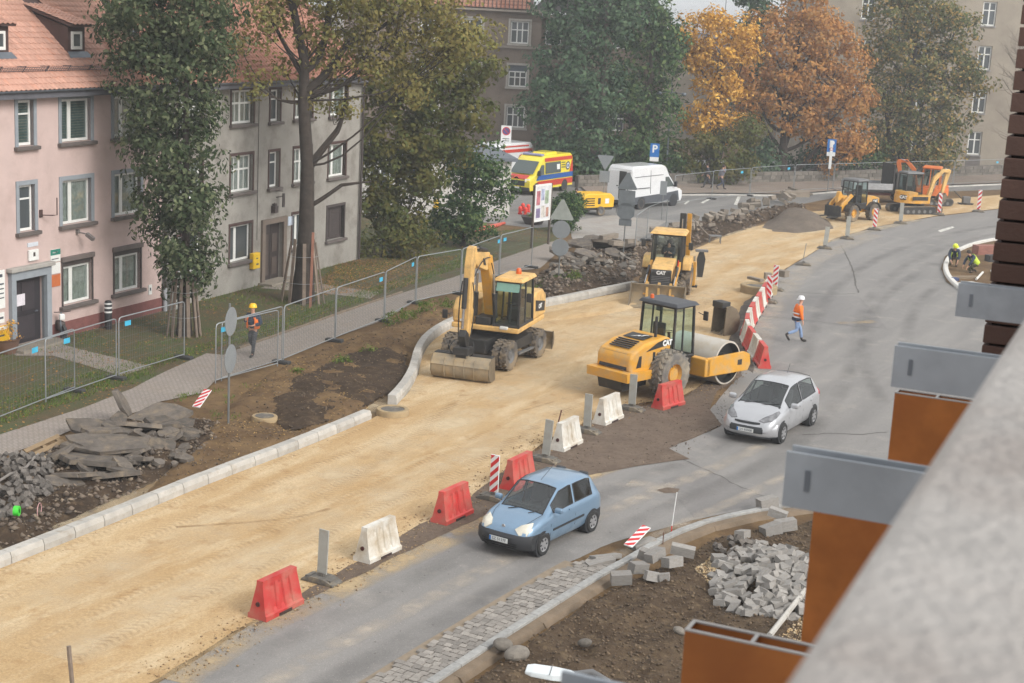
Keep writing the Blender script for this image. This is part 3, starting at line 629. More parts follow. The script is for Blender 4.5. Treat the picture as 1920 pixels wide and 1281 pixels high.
MB().box((0, -.218, .55), (.14, .004, .05)).box((.03, -.218, .3), (.18, .004, .07)).build('print', M_INK, gb)
ub = thing('utility_cabinet', 'grey utility cabinet standing against the grey wall by the drainpipe', 'cabinet', wallpt(7.5, 0), HRZ)
MB().b2((-.45, -.3, 0), (.45, -.03, 1.25)).build('housing', mat('cabinet grey', srgb(146, 146, 140), .7), ub, bevel=.02); MB().b2((-.4, -.315, .1), (.4, -.302, 1.2)).build('door', mat('cabinet door', srgb(156, 156, 150), .7), ub)
# --- brown flats with white windows, at the end of the side street
M_FLAT = mat('sooty brown render', srgb(128, 114, 102), .95, var=.12, scale=.8, bump=.2, dirt=srgb(98, 86, 78), dscale=.5, damt=(.42, .7))
H3 = thing('brown_flats', 'sooty brown block of flats with white windows and red tiled roof', 'house', (0, 119.5, 0), 0)
h3 = [(a, b, c, d) for (a, b) in ((-8.2, -6.6), (-5.0, -3.5), (-1.36, .08)) for c, d in ((9.55, 11.25), (6.3, 7.95), (3.2, 4.85))]
facade(H3, -14, 1.0, -.5, 12.0, h3, M_FLAT, .25)
MB().b2((-14, .3, -.5), (.98, 12, 11.95)).build('wall', M_FLAT, H3)
for (a, b, c, d) in h3:
    if c == 6.3: window(H3, a + .03, b - .03, c + .02, d - .45, .08, 'three', 'dark', fw=.09); MB().b2((a + .03, .1, d - .45), (b - .03, .18, d)).build('roller_shutter', mat('blue grey shutter', srgb(92, 98, 106), .6), H3)
    else: window(H3, a + .03, b - .03, c + .02, d - .02, .08, 'three', 'dark', fw=.09)
    w = .16; MB().b2((a - w, -.06, c), (a, .1, d)).b2((b, -.06, c), (b + w, .1, d)).b2((a - w, -.061, d), (b + w, .1, d + w)).b2((a - w - .05, -.12, c - .14), (b + w + .05, .1, c - .003)).build('surround', mat('pale surround', srgb(172, 166, 158), .9), H3)
MB().b2((-14, -.18, 9.2), (1.1, 0.02, 9.36)).b2((-14, -.5, 11.9), (1.4, .1, 12.15)).build('cornice', mat('cornice stone', srgb(142, 132, 122), .9), H3)
MB().b2((-14, -.1, -.5), (1.05, .0, 1.6)).build('plinth', mat('ochre plinth', srgb(164, 148, 118), .95), H3)
h3b = [(1.3 + k * 2.6, 2.55 + k * 2.6, c, d) for k in (0, 1, 2) for c, d in ((9.55, 11.2), (6.35, 7.3), (3.3, 4.8))]
facade(H3, 1.02, 10.5, -.5, 11.7, h3b, M_FLAT, .2, y=.7)
MB().b2((1.02, .95, -.5), (10.48, 12, 11.65)).build('wall', M_FLAT, H3)
for (a, b, c, d) in h3b: window(H3, a + .03, b - .03, c + .02, d - .02, .78, 'cross', 'dark', fw=.08)
MB().b2((1.02, .2, 11.62), (10.8, .8, 11.85)).build('cornice', MATS['cornice stone'], H3)
tiled_roof(H3, -14, .3, 12.15, -.5, 44, 7.0, None, None, M_TILE2, .32, .36)
MB().prism([(0.2, 12.1), (10.9, 11.8), (10.9, 12.0), (5.5, 17.5), (3.4, 15.4), (2.2, 14.2)], .35, 12, 'y').build('slate_gable', mat('dark slate', srgb(92, 90, 90), .85, var=.15), H3)
# --- beige flats behind the maples
M_BEIGE = mat('streaked beige render', srgb(158, 148, 134), .95, var=.08, scale=.6, dirt=srgb(136, 126, 114), dscale=.35, damt=(.45, .7))
H4 = thing('beige_flats', 'tall beige block of flats behind the maples, white windows', 'house', (0, 137.2, 0), 0)
h4 = [(a, b, c, d) for (a, b) in ((28.7, 29.9), (33.7, 34.9), (39.15, 40.35), (44.6, 45.8), (49.6, 50.8)) for c, d in ((1.6, 3.65), (5.25, 7.3), (9.0, 11.05), (12.75, 14.8))]
facade(H4, 24.5, 56, -.5, 19, h4, M_BEIGE, .25)
MB().b2((24.5, .3, -.5), (56, 14, 18.9)).build('wall', M_BEIGE, H4)
for (a, b, c, d) in h4:
    window(H4, a + .02, b - .02, c + .02, d - .02, .1, 'cross', 'dark', fw=.1)
    MB().b2((a - .05, -.1, c - .1), (b + .05, .05, c - .003)).build('sill', mat('pale sill', srgb(150, 148, 148), .8), H4)
    if c < 2: MB().b2((a - .05, -.012, c - 1.5), (b + .05, -.002, c - .14)).build('stained_panel', mat('grey stain', srgb(112, 106, 102), .95), H4)
# --- white low house half hidden by the bushes
H5 = thing('white_house', 'low white house half hidden behind the bushes', 'house', G(800, 402), rad(12))
facade(H5, -9, 5, -.3, 3.3, [(-6.5, -5.2, 1.2, 2.7), (-3.5, -2.2, 1.2, 2.7), (-1.2, .1, 1.2, 2.7), (2.2, 3.4, 1.2, 2.7)], mat('white render', srgb(196, 192, 186), .9), .2)
MB().b2((-9, .3, -.3), (5, 7, 3.25)).build('wall', MATS['white render'], H5)
for a in (-6.5, -3.5, -1.2, 2.2): window(H5, a + .02, a + 1.28 if a < 2 else a + 1.18, 1.22, 2.68, .1, 'cross', 'dark')
MB().b2((-9.3, -.3, 3.3), (5.3, 7.3, 3.5)).build('roof', M_ZINC, H5)
# hazy gables and a chimney far behind
H6 = thing('distant_roof', 'pale distant roof with chimneys above the yellow maple', 'house', G(1400, 300), 0)
MB().b2((-7, 20, 0), (8, 30, 8.6)).build('wall', M_BEIGE, H6); MB().prism([(19.5, 8.6), (30.5, 8.6), (25, 10.6)], -7.3, 8.3, 'x').build('roof', MATS['dark slate'], H6)
for k in (-.9, 0.7): MB().b2((k - .5, 24, 10), (k + .5, 25.2, 12.2)).b2((k - .6, 23.9, 12.2), (k + .6, 25.3, 12.4)).build('chimney', MATS['pale surround'], H6)
MB().cyl((.1, 24.6, 10), (.1, 24.6, 15.5), .04, n=5).build('aerial', M_ZINC, H6)
# stone garden wall along the far pavement: courses of single stones
gw = thing('stone_wall', 'low rough stone wall along the far pavement below the trees', 'wall')
A, B = G(1080, 352), G(1260, 346); M_STONE = mat('rubble stone', srgb(112, 106, 98), .95, var=.2, scale=3, bump=.4, island=.28)
stone = MB().box((0, 0, 0), (1, 1, 1)).mesh('stone'); stone.materials.append(M_STONE)
line = [G(1080, 352), G(1250, 347), G(1400, 344), G(1560, 341), G(1720, 335), G(2000, 322)]
nst = 0
for i in range(len(line) - 1):
    d = line[i + 1] - line[i]; L = d.length; ang = math.atan2(d.y, d.x)
    MB().box((0, 0, .42), (L, .34, .84)).build('mortar_core', mat('wall mortar', srgb(92, 86, 80), .95), gw, loc=(line[i] + line[i + 1]) / 2, rz=ang)
    for r in range(3):
        s = random.uniform(0, .2)
        while s < L and nst < 300:
            w = random.uniform(.45, .85)
            o = bpy.data.objects.new('stone', stone); COL.objects.link(o); o.parent = gw; p = line[i] + d * ((s + w / 2) / L)
            o.location = (p.x, p.y, .15 + r * .29); o.rotation_euler = (0, 0, ang); o.scale = (w - .04, .40 + random.uniform(0, .06), .26); s += w; nst += 1
# ------------------------------------------------------------ vegetation
def leafmat(name, cols, trans=.25, sc=.6):
    """leaf colours differ from leaf to leaf and from bough to bough"""
    m = bpy.data.materials.new(name); m.use_nodes = True; MATS[name] = m; nt = m.node_tree; nt.nodes.clear()
    g = nt.nodes.new('ShaderNodeNewGeometry'); v = coords(nt)
    n1 = ramp(nt, noise(nt, v, sc, 3, .6), .36, .64)
    c = mixc(nt, n1, cols[0], cols[1]); r = nt.nodes.new('ShaderNodeMapRange'); r.inputs[1].default_value = .55; r.inputs[2].default_value = 1
    nt.links.new(g.outputs['Random Per Island'], r.inputs[0]); c = mixc(nt, r.outputs[0], c, cols[2])
    k = nt.nodes.new('ShaderNodeMapRange'); k.inputs[3].default_value = .7; k.inputs[4].default_value = 1.25
    nt.links.new(g.outputs['Random Per Island'], k.inputs[0])
    mu = nt.nodes.new('ShaderNodeVectorMath'); mu.operation = 'SCALE'; nt.links.new(c, mu.inputs[0]); nt.links.new(k.outputs[0], mu.inputs['Scale']); c = mu.outputs[0]
    d = nt.nodes.new('ShaderNodeBsdfDiffuse'); t = nt.nodes.new('ShaderNodeBsdfTranslucent'); mx = nt.nodes.new('ShaderNodeMixShader'); mx.inputs[0].default_value = trans
    o = nt.nodes.new('ShaderNodeOutputMaterial')
    for n_ in (d, t): nt.links.new(c, n_.inputs[0])
    nt.links.new(d.outputs[0], mx.inputs[1]); nt.links.new(t.outputs[0], mx.inputs[2]); nt.links.new(mx.outputs[0], o.inputs[0])
    return m
M_BARK = mat('bark', srgb(62, 54, 48), .95, var=.3, scale=5, bump=.8); M_BARK2 = mat('grey bark', srgb(84, 76, 68), .95, var=.25, scale=4, bump=.8)
def leaf_cloud(name, centers, out, size, material, parent, aspect=.6, droop=.35, **k):
    """one small bent leaf per centre, turned outward with scatter"""
    n = len(centers); nrm = out + rng.normal(0, .55, (n, 3)) + np.array([0, 0, .35]); nrm /= np.linalg.norm(nrm, axis=1, keepdims=True) + 1e-9
    t = rng.normal(0, 1, (n, 3)); t[:, 2] -= droop; t -= nrm * (t * nrm).sum(1, keepdims=True); t /= np.linalg.norm(t, axis=1, keepdims=True) + 1e-9
    b = np.cross(nrm, t); s = size * rng.uniform(.6, 1.35, (n, 1)); L = t * s * .5; W = b * s * aspect * .5
    vs = np.stack([centers - L, centers + W + nrm * s * .08, centers + L, centers - W + nrm * s * .08], 1).reshape(-1, 3)
    return raw_mesh(name, vs, np.arange(4 * n).reshape(-1, 4), 4, material, parent, **k)
def clumps(lobes, per, crad, nleaf, shell=.75, flat=.7):
    """leaf positions: lobes -> clumps near the lobe surface -> leaves"""
    C = []; O = []; cc = []
    for (x, y, z, r, rz) in lobes:
        k = max(4, int(per * (r * r) ** .9)); d = rng.normal(0, 1, (k, 3)); d /= np.linalg.norm(d, axis=1, keepdims=True)
        q = rng.uniform(shell ** 3, 1, (k, 1)) ** (1 / 3) * rng.uniform(.82, 1.12, (k, 1)); p = d * q * np.array([r, r, rz]) + np.array([x, y, z])
        for a, dd in zip(p, d):
            m = int(nleaf * rng.uniform(.5, 1.4)); e = rng.normal(0, 1, (m, 3)); ln = np.linalg.norm(e, axis=1, keepdims=True); e = e / ln * np.minimum(ln, 1.6)
            s = crad * rng.uniform(.7, 1.25); pos = a + e * np.array([s, s, s * flat]) * .6
            C.append(pos); O.append(np.repeat(dd[None] * .6, m, 0) + e * .5); cc.append(a)
    return np.concatenate(C), np.concatenate(O), np.array(cc)
def limb(mb, a, b, r0, r1, bend=.15, n=5, seg=6):
    a = Vector(a); b = Vector(b); L = (b - a).length; off = Vector(rng.normal(0, 1, 3)) * bend * L * .5; pts = []; rs = []
    for i in range(n + 1):
        t = i / n; pts.append(a.lerp(b, t) + off * math.sin(PI * t) * .6 + Vector((0, 0, -.12 * L * math.sin(PI * t)))); rs.append(r0 + (r1 - r0) * t)
    mb.tube(pts, rs, seg); return pts
def tree(name, label, base, lobes, leaf, size, per=10, crad=.7, nleaf=40, trunk_r=.3, trunk=None, bark=None, group=None, shell=.7, limbs=True, twigs=2, limbk=.5, aspect=.6, droop=.35, cat='tree', extra=None, keep=1.):
    t = thing(name, label, cat, base, 0, group)
    mb = MB(); tk = trunk or [(0, 0, -.1), (.05, 0, lobes[0][2] * .6), (0, 0, max(l[2] for l in lobes) * .8)]
    tk = [Vector(p) for p in tk]; n = len(tk); rs = [trunk_r * (1.35 if i == 0 else 1) * (1 - .75 * i / (n - 1)) for i in range(n)]
    mb.tube(tk, rs, 10); C, O, cc = clumps(lobes, per, crad, nleaf, shell)
    if keep < 1:
        q = rng.random(len(C)) < keep; C = C[q]; O = O[q]
    if limbs:
        for l in lobes:
            zz = max(tk[0].z + 1.0, l[2] - l[3] * .8 - abs(l[0]) * .5); j = min(range(n), key=lambda i: abs(tk[i].z - zz)); rr = max(.04, rs[j] * limbk)
            s = min(tk, key=lambda p: abs(p.z - zz)); e = Vector(l[:3]); limb(mb, s, e, rr, rr * .35)
            near = [c for c in cc if (Vector(c) - e).length < l[3] * 1.15]; random.shuffle(near)
            for c in near[:int(twigs * l[3] * 2)]: limb(mb, e.lerp(s, random.uniform(0, .35)), c, rr * .33, .012, .2, 4, 4)
    for (a, b, r0, r1) in (extra or []): limb(mb, a, b, r0, r1, .18, 6)
    mb.build('trunk', bark or M_BARK, t, smooth=True, fix=False)
    leaf_cloud('crown', C, O, size, leaf, t, aspect, droop); return t
def pxlobes(bx, by, s, L):
    """(px, py, radius px, depth offset m) -> lobes in metres about the base"""
    out = []
    for q in L:
        px, py, r = q[:3]; z = (by - py) / s * 1.02; out.append(((px - bx) / s - .06 * z, q[3] if len(q) > 3 else 0, z, r / s, r / s * (q[4] if len(q) > 4 else .9)))
    return out
L_ASH = leafmat('ash leaves', [srgb(66, 81, 57), srgb(83, 94, 68), srgb(115, 120, 91)])
L_OLIVE = leafmat('turning olive leaves', [srgb(130, 124, 74), srgb(152, 138, 86), srgb(114, 118, 72)], .3)
L_YG = leafmat('yellow green leaves', [srgb(88, 96, 56), srgb(126, 117, 65), srgb(83, 94, 56)], .3)
L_GREEN = leafmat('dark green leaves', [srgb(63, 88, 58), srgb(74, 99, 65), srgb(104, 119, 74)])
L_BLUE = leafmat('blue green leaves', [srgb(67, 93, 72), srgb(83, 106, 79), srgb(99, 117, 90)])
L_GOLD = leafmat('golden maple leaves', [srgb(216, 166, 78), srgb(202, 152, 72), srgb(228, 190, 104)], .35)
L_RUST = leafmat('rusty maple leaves', [srgb(186, 132, 80), srgb(200, 148, 88), srgb(158, 128, 84)], .3)
L_MIX = leafmat('green and tan leaves', [srgb(90, 102, 66), srgb(116, 116, 74), srgb(166, 136, 82)], .25, .35)
L_DRY = leafmat('fallen leaves', [srgb(146, 112, 73), srgb(180, 141, 87), srgb(117, 87, 63)], .1)
L_GRASS = leafmat('grass blades', [srgb(88, 112, 52), srgb(102, 124, 60), srgb(122, 124, 72)], .2)
# ash in front of the pink house
b = G(345, 628)
ash = tree('ash_tree', 'dense dark green ash tree with plank trunk guard before the pink house', b,
     pxlobes(345, 628, 51, [(362, 512, 54), (354, 445, 70), (350, 380, 74), (345, 310, 84), (350, 240, 84), (345, 165, 100), (305, 95, 84, -.3), (395, 95, 88, .3), (350, 30, 122), (345, -70, 130), (350, -170, 110)]),
     L_ASH, .21, per=22, crad=.62, nleaf=50, trunk_r=.24, shell=.5, aspect=.5, droop=.8)
# tall maple with the bare trunk
b = G(566, 566); s = 45
mp_trunk = [(0, 0, -.1), (.1, 0, 1.7), (.12, 0, 3.5), (.10, 0, 5.6), (-.12, 0, 8.2), (-.1, 0, 9.7), (-.75, 0, 12.4), (-1.1, 0, 15)]
tree('maple_tree', 'tall olive-leaved maple with bare dark trunk before the grey house', b,
     pxlobes(566, 566, s, [(515, 80, 46, -.4), (575, 20, 60), (650, 60, 75, .5), (720, 90, 85, .6), (790, 60, 90, .5), (850, 90, 75, .3), (770, 165, 50, .3), (700, 150, 46), (495, 175, 32, -.3), (680, -20, 110, 0), (560, -60, 80), (810, -20, 90, 0), (890, 75, 42, .3), (530, 50, 50, -.2), (605, 105, 44, .3), (640, 145, 40, .4), (548, 150, 30, .5), (470, 110, 26, -.3), (600, 190, 30, .5), (655, 215, 32, .3)]),
     L_OLIVE, .19, per=15, crad=.6, nleaf=42, trunk_r=.40, trunk=mp_trunk, bark=M_BARK, shell=.3, twigs=4, keep=.82, limbk=.2,
     extra=[((.1, 0, 5.4), (1.2, .2, 7.0), .2, .13), ((1.2, .2, 7.0), (1.6, .2, 8.6), .13, .06), ((.1, 0, 3.9), (1.5, 0, 4.9), .11, .08), ((1.5, 0, 4.9), (2.7, .1, 5.1), .08, .03), ((-.1, 0, 8.6), (1.6, 0, 10.6), .2, .12), ((1.6, 0, 10.6), (4.2, .3, 12.2), .12, .05),
            ((-.1, 0, 9.4), (.9, 0, 13.6), .2, .1), ((-.15, 0, 9.2), (-1.4, 0, 11.2), .14, .07), ((.3, 0, 8.6), (2.2, 0, 9.6), .1, .07)])
tree('edge_tree', 'olive leafy boughs reaching in at the top left corner', G(-95, 648), pxlobes(-95, 648, 52, [(-60, 60, 85), (-90, 160, 90), (5, 92, 30, .2), (22, 12, 34, .2), (-10, 40, 36), (-100, 280, 80)]), L_OLIVE, .2, per=16, crad=.6, nleaf=44, trunk_r=.25, shell=.4, limbk=.25)
# bushes and small trees right of the grey house
tree('small_maple', 'yellow green small maple at the corner of the grey house', G(738, 474),
     pxlobes(738, 474, 36, [(735, 400, 50), (715, 340, 48), (780, 345, 50), (735, 280, 58), (790, 270, 55), (700, 265, 40), (760, 215, 50), (820, 215, 50), (850, 270, 40), (690, 390, 32), (760, 420, 40), (800, 320, 45), (790, 165, 52), (852, 170, 50), (722, 195, 42), (885, 225, 42), (840, 115, 40), (900, 150, 34)]), L_YG, .24, per=17, crad=.62, nleaf=44, trunk_r=.16, bark=M_BARK, shell=.4, limbk=.35)
tree('leafy_bush', 'dark green bushy tree beside the small maple, near the fence', G(868, 462),
     pxlobes(868, 462, 37, [(868, 415, 52), (830, 420, 38), (905, 400, 50), (930, 350, 38), (890, 340, 55), (850, 350, 45), (905, 292, 42), (862, 300, 38), (925, 318, 32)]), L_GREEN, .22, per=14, crad=.55, nleaf=44, trunk_r=.12, shell=.5)
tree('low_shrub', 'sprawling low yellow shrub under the small maple', G(715, 482), pxlobes(715, 482, 37, [(690, 462, 26), (730, 460, 30), (770, 458, 30), (800, 450, 26), (745, 440, 28)]), L_YG, .2, per=22, crad=.5, nleaf=34, trunk_r=.05, cat='shrub')
# far trees
tree('dark_tree', 'huge dark bluish green tree left of the golden maple', G(1118, 342),
     pxlobes(1118, 342, 24, [(1050, 285, 40), (1030, 220, 45), (1060, 150, 60), (1110, 260, 55), (1120, 190, 60), (1100, 95, 60), (1150, 40, 70), (1060, 50, 50), (1130, -40, 80), (1075, 320, 36)]), L_BLUE, .33, per=8, crad=.95, nleaf=50, trunk_r=.5, bark=M_BARK2, shell=.5)
tree('dark_tree', 'dark green tree between the huge tree and the golden maple', G(1205, 342),
     pxlobes(1205, 342, 24, [(1190, 280, 50), (1230, 220, 45), (1175, 210, 55), (1215, 140, 58), (1200, 70, 60), (1245, 95, 40), (1190, 0, 60), (1240, 300, 36), (1160, 310, 30)]), L_GREEN, .33, per=8, crad=.95, nleaf=50, trunk_r=.45, bark=M_BARK2, shell=.5)
tree('golden_maple', 'golden yellow maple beside the street lamp', G(1335, 340),
     pxlobes(1335, 340, 24, [(1320, 80, 48), (1285, 85, 30), (1370, 75, 40), (1340, 125, 45), (1300, 130, 28), (1390, 110, 26), (1330, 190, 40), (1365, 170, 35), (1310, 235, 38), (1360, 240, 36), (1340, 60, 30)]), L_GOLD, .3, per=9, crad=.8, nleaf=42, trunk_r=.3, shell=.5)
tree('drooping_shrub', 'drooping yellow green shrub under the golden maple', G(1335, 346), pxlobes(1335, 346, 23.5, [(1310, 290, 36), (1360, 285, 40), (1400, 250, 30), (1300, 325, 28), (1345, 325, 34), (1390, 315, 28)]), L_YG, .3, per=12, crad=.7, nleaf=40, trunk_r=.12, droop=1.2, cat='shrub')
tree('rusty_maple', 'big rusty orange maple with forked dark trunk', G(1464, 337),
     pxlobes(1464, 337, 23.5, [(1500, 20, 55), (1440, 75, 50), (1530, 70, 60), (1480, 110, 65), (1570, 120, 50), (1400, 150, 50), (1450, 170, 60), (1530, 165, 65), (1595, 175, 42), (1410, 205, 38), (1490, 225, 50), (1560, 235, 55), (1600, 265, 34), (1560, 290, 36, 0), (1500, -20, 40)]), L_RUST, .3, per=8.5, crad=.85, nleaf=46, trunk_r=.42,
     trunk=[(0, 0, -.1), (0, 0, 2.2), (-.1, 0, 4.2), (.3, 0, 7.5), (.5, 0, 11)], shell=.5, extra=[((-.1, 0, 4), (2.2, 0, 6.2), .25, .12), ((-.1, 0, 3.8), (-2.4, 0, 6.2), .2, .1)])
tree('broad_tree', 'broad green tree turning tan in front of the beige flats', G(1690, 334),
     pxlobes(1690, 334, 23, [(1660, 40, 60), (1730, 30, 65), (1780, 60, 50), (1640, 95, 50), (1700, 110, 70), (1770, 130, 60), (1810, 150, 36), (1650, 180, 55), (1720, 195, 70), (1785, 215, 48), (1660, 250, 50), (1730, 270, 60), (1680, 300, 40), (1770, 285, 36), (1640, 290, 36), (1700, -20, 60)]), L_MIX, .3, per=8.5, crad=.9, nleaf=46, trunk_r=.42, shell=.5)
tree('distant_tree', 'pale green tree behind the golden and rusty maples', G(1405, 318), pxlobes(1405, 318, 20, [(1400, 30, 36), (1425, 70, 34), (1400, 110, 40), (1420, 10, 30), (1400, 180, 50)]), L_BLUE, .4, per=6, crad=1.0, nleaf=40, trunk_r=.3, shell=.4)
for (x, y, r, nm, lb, m_) in ((1075, 348, 26, 'undergrowth_bush', 'dark bush behind the yellow ambulance', L_GREEN), (1240, 347, 24, 'undergrowth_bush', 'dark bush behind the white van', L_GREEN), (1430, 345, 26, 'undergrowth_bush', 'dark bush left of the rusty maple trunk', L_BLUE),
                          (1520, 343, 28, 'undergrowth_bush', 'dark bush right of the rusty maple trunk', L_BLUE), (1610, 340, 28, 'undergrowth_bush', 'dark bush behind the small wheel loader', L_GREEN), (1130, 350, 28, 'undergrowth_bush', 'dark bush behind the compressor', L_BLUE), (1180, 350, 26, 'undergrowth_bush', 'dark bush just left of the white van roof', L_GREEN)):
    tree(nm, lb, G(x, y - 8), pxlobes(x, y - 8, 23.5, [(x - 20, y - 30, r), (x + 20, y - 34, r), (x, y - 55, r)]), m_, .33, per=9, crad=.9, nleaf=44, trunk_r=.1, cat='bush', limbs=False)
# bare tree by the brick pier
bt = thing('bare_tree', 'bare leafless tree at the edge of the beige flats', 'tree', G(1905, 345)); mb = MB()
mb.tube([(0, 0, -.1), (.1, 0, 5), (0, 0, 11)], [.22, .15, .05], 8)
for k in range(60):
    z = random.uniform(3, 11); a = random.uniform(0, 6.28); r = random.uniform(1.2, 3.0); q = V(math.cos(a) * r, math.sin(a) * r, z + random.uniform(.5, 2.2)); s_ = V(.08, 0, z); limb(mb, s_, q, .035, .012, .3, 4, 4)
    for j in range(3): limb(mb, s_.lerp(q, random.uniform(.4, .9)), q + V(random.uniform(-.8, .8), random.uniform(-.8, .8), random.uniform(-.2, .9)), .014, .006, .3, 3, 3)
mb.build('branches', M_BARK2, bt, fix=False)
# clipped round bush on two lobes
tp = thing('clipped_bush', 'clipped round bush behind the triangular sign', 'bush', G(1062, 436))
C, O, cc = clumps([(-.1, 0, 1.15, .95, 1.15), (.15, .1, 1.5, .85, .85)], 260, .2, 22, .6); leaf_cloud('crown', C, O, .12, L_GREEN, tp, .7)
MB().tube([(0, 0, 0), (0, 0, .8)], .1, 6).build('trunk', M_BARK, tp)
# weeds by the fence
for (x, y, r, lb) in ((690, 668, 14, 'small weed clump at the edge of the bare soil'), (640, 690, 16, 'tall seeding weed on the soil bank below the fence'), (735, 612, 20, 'green weed clump at the foot of the fence'), (765, 606, 22, 'bushy green weed beside the fence foot'), (800, 592, 24, 'large leafy weed beside the curved kerb'), (835, 582, 18, 'weed clump behind the excavator arm'), (1075, 530, 20, 'low weed at the foot of the triple sign'), (558, 705, 10, 'small tuft on the yellow soil')):
    p = G(x, y); t = thing('weed_clump', lb, 'weed', (p.x, p.y, 0)); rr = r / 48
    C, O, cc = clumps([(0, 0, rr * .7, rr, rr * .7)], 60 / rr, .14, 12, .2); leaf_cloud('leaves', C, O, .11, L_GRASS, t, .35, -.6)
# scattered grass blades and fallen leaves
def scatter(poly, n, dens=None):
    xs = [p.x for p in poly]; ys = [p.y for p in poly]; P = np.stack([rng.uniform(min(xs), max(xs), n), rng.uniform(min(ys), max(ys), n)], 1)
    q = inside(poly, P[:, 0], P[:, 1])
    if dens is not None: q &= rng.random(n) < dens(P[:, 0], P[:, 1])
    return P[q]
LW = pxpoly(LAWN_P)
def blades(name, P, h, z0=0., label=None):
    n = len(P); a = rng.uniform(0, 6.28, n); w = rng.uniform(.008, .018, n)[:, None]; hh = h * rng.uniform(.5, 1.3, n); t = np.stack([np.cos(a), np.sin(a), np.zeros(n)], 1) * w
    B = np.concatenate([P, np.full((n, 1), z0)], 1); le = rng.normal(0, .5, (n, 2)) * hh[:, None]; T = B + np.concatenate([le, hh[:, None]], 1)
    raw_mesh(name, np.stack([B - t, B + t, T], 1).reshape(-1, 3), np.arange(3 * n).reshape(-1, 3), 3, L_GRASS, kind='stuff')
strip = pxpoly([(-140, 870), (0, 800), (166, 745), (246, 718), (306, 690), (387, 655), (450, 646), (490, 632), (594, 594), (712, 553), (756, 540), (870, 500), (880, 480), (700, 540), (560, 585), (400, 640), (330, 660), (200, 690), (0, 750), (-140, 800)])
blades('grass', np.concatenate([scatter(strip, 90000), scatter(LW, 90000, lambda x, y: (fbm(x * .5, y * .5, 3) > .46) * .8)]), .11, .004)
P = scatter(LW, 42000, lambda x, y: np.clip(fbm(x * .35 + 5, y * .35, 4) * 3.2 - 1.0, .06, 1))
P = np.concatenate([P, scatter(pxpoly([(560, 560), (640, 490), (860, 480), (760, 540)]), 9000)])
leaf_cloud('fallen_leaves', np.concatenate([P, rng.uniform(.012, .05, (len(P), 1))], 1), np.tile([[0, 0, 2.5]], (len(P), 1)), .085, L_DRY, None, .7, 0, kind='stuff')
blades('verge_grass', scatter(pxpoly([(300, 790), (330, 745), (400, 728), (450, 725), (520, 705), (560, 690), (540, 720), (480, 765), (430, 800), (380, 800)]), 9000, lambda x, y: np.clip(fbm(x * 1.4, y * 1.4, 3) * 4 - 1.9, 0, 1)), .09, .06)
blades('bank_grass', scatter(pxpoly([(1000, 545), (1040, 520), (1090, 510), (1110, 530), (1080, 545)]), 3000), .16, .1)
# ------------------------------------------------------------ kerbs, cobbles
def along(pts, seglen):
    """walk a polyline: (centre, direction, length) of equal pieces"""
    P = [Vector(p) for p in pts]; acc = [0]
    for i in range(len(P) - 1): acc.append(acc[-1] + (P[i + 1] - P[i]).length)
    def at(s):
        s = min(max(s, 0), acc[-1])
        for i in range(len(P) - 1):
            if s <= acc[i + 1]: return P[i].lerp(P[i + 1], (s - acc[i]) / max(1e-6, acc[i + 1] - acc[i]))
        return P[-1]
    n = max(1, round(acc[-1] / seglen)); L = acc[-1] / n
    return [(at(i * L), at((i + 1) * L)) for i in range(n)]
def smooth_line(P, k=2):
    P = [Vector(p) for p in P]
    for _ in range(k):
        Q = [P[0]]
        for a, b in zip(P[:-1], P[1:]): Q += [a.lerp(b, .25), a.lerp(b, .75)]
        P = Q + [P[-1]]
    return P
def kerb(name, label, pts, w, h, seg, material, z=0., side=1, cham=.05, gap=.008):
    """row of single kerb stones; pts is the road-side foot, the stone lies to its left (side=1)"""
    t = thing(name, label, 'kerb'); k = 0
    for a, b in along(pts, seg):
        d = (b - a); L = d.length; d.normalize(); nn = Vector((-d.y, d.x, 0)) * side
        prof = [(0, -.05), (0.0, h * .55), (cham, h), (w, h), (w, -.05)]; jz = random.uniform(-.006, .006); mb = MB(); g = gap if L > .3 else 0
        ra = [a + d * g + nn * p[0] + V(0, 0, p[1] + z + jz) for p in prof]; rb = [b - d * g + nn * p[0] + V(0, 0, p[1] + z + jz) for p in prof]
        c = (a + b) / 2; mb.loft([[p - c for p in ra], [p - c for p in rb]]); mb.build('kerb_stone', material, t, loc=c, bevel=.008, seg=1); k += 1
    return t
kl = smooth_line([G(-260, 1170), G(0, 1068), G(200, 988), G(400, 905), G(560, 845), G(697, 787)], 1)
kerb('kerb_row', 'long straight concrete kerb row along the left of the sand', kl, .30, .26, 1.0, M_CONC, .02)
kc = smooth_line([G(744, 760), G(768, 735), G(785, 702), G(790, 672), G(806, 643), G(838, 620), G(876, 604), G(940, 592), G(1023, 577), G(1100, 561), G(1196, 541)], 2)
kerb('kerb_row', 'curved concrete kerb row behind the wheeled excavator', kc, .30, .30, 1.0, M_CONC, .02, gap=.004)
kr = smooth_line([G(740, 1330), G(830, 1270), G(900, 1224), G(1003, 1158), G(1106, 1093), G(1175, 1055), G(1230, 1021), G(1312, 986), G(1416, 963), G(1500, 952), G(1600, 948)], 2)
kerb('kerb_row', 'light granite kerb curving between the road and the dug soil', kr, .20, .16, 1.0, M_GRANITE, .03, side=-1, cham=.02)
kd = [p + V(.22, -.18, 0) for p in kr]
fo = thing('kerb_footing', 'rough concrete footing below the granite kerb', 'footing'); M_FOOT = mat('rough footing', srgb(116, 101, 84), .95, var=.2, scale=3, bump=.6)
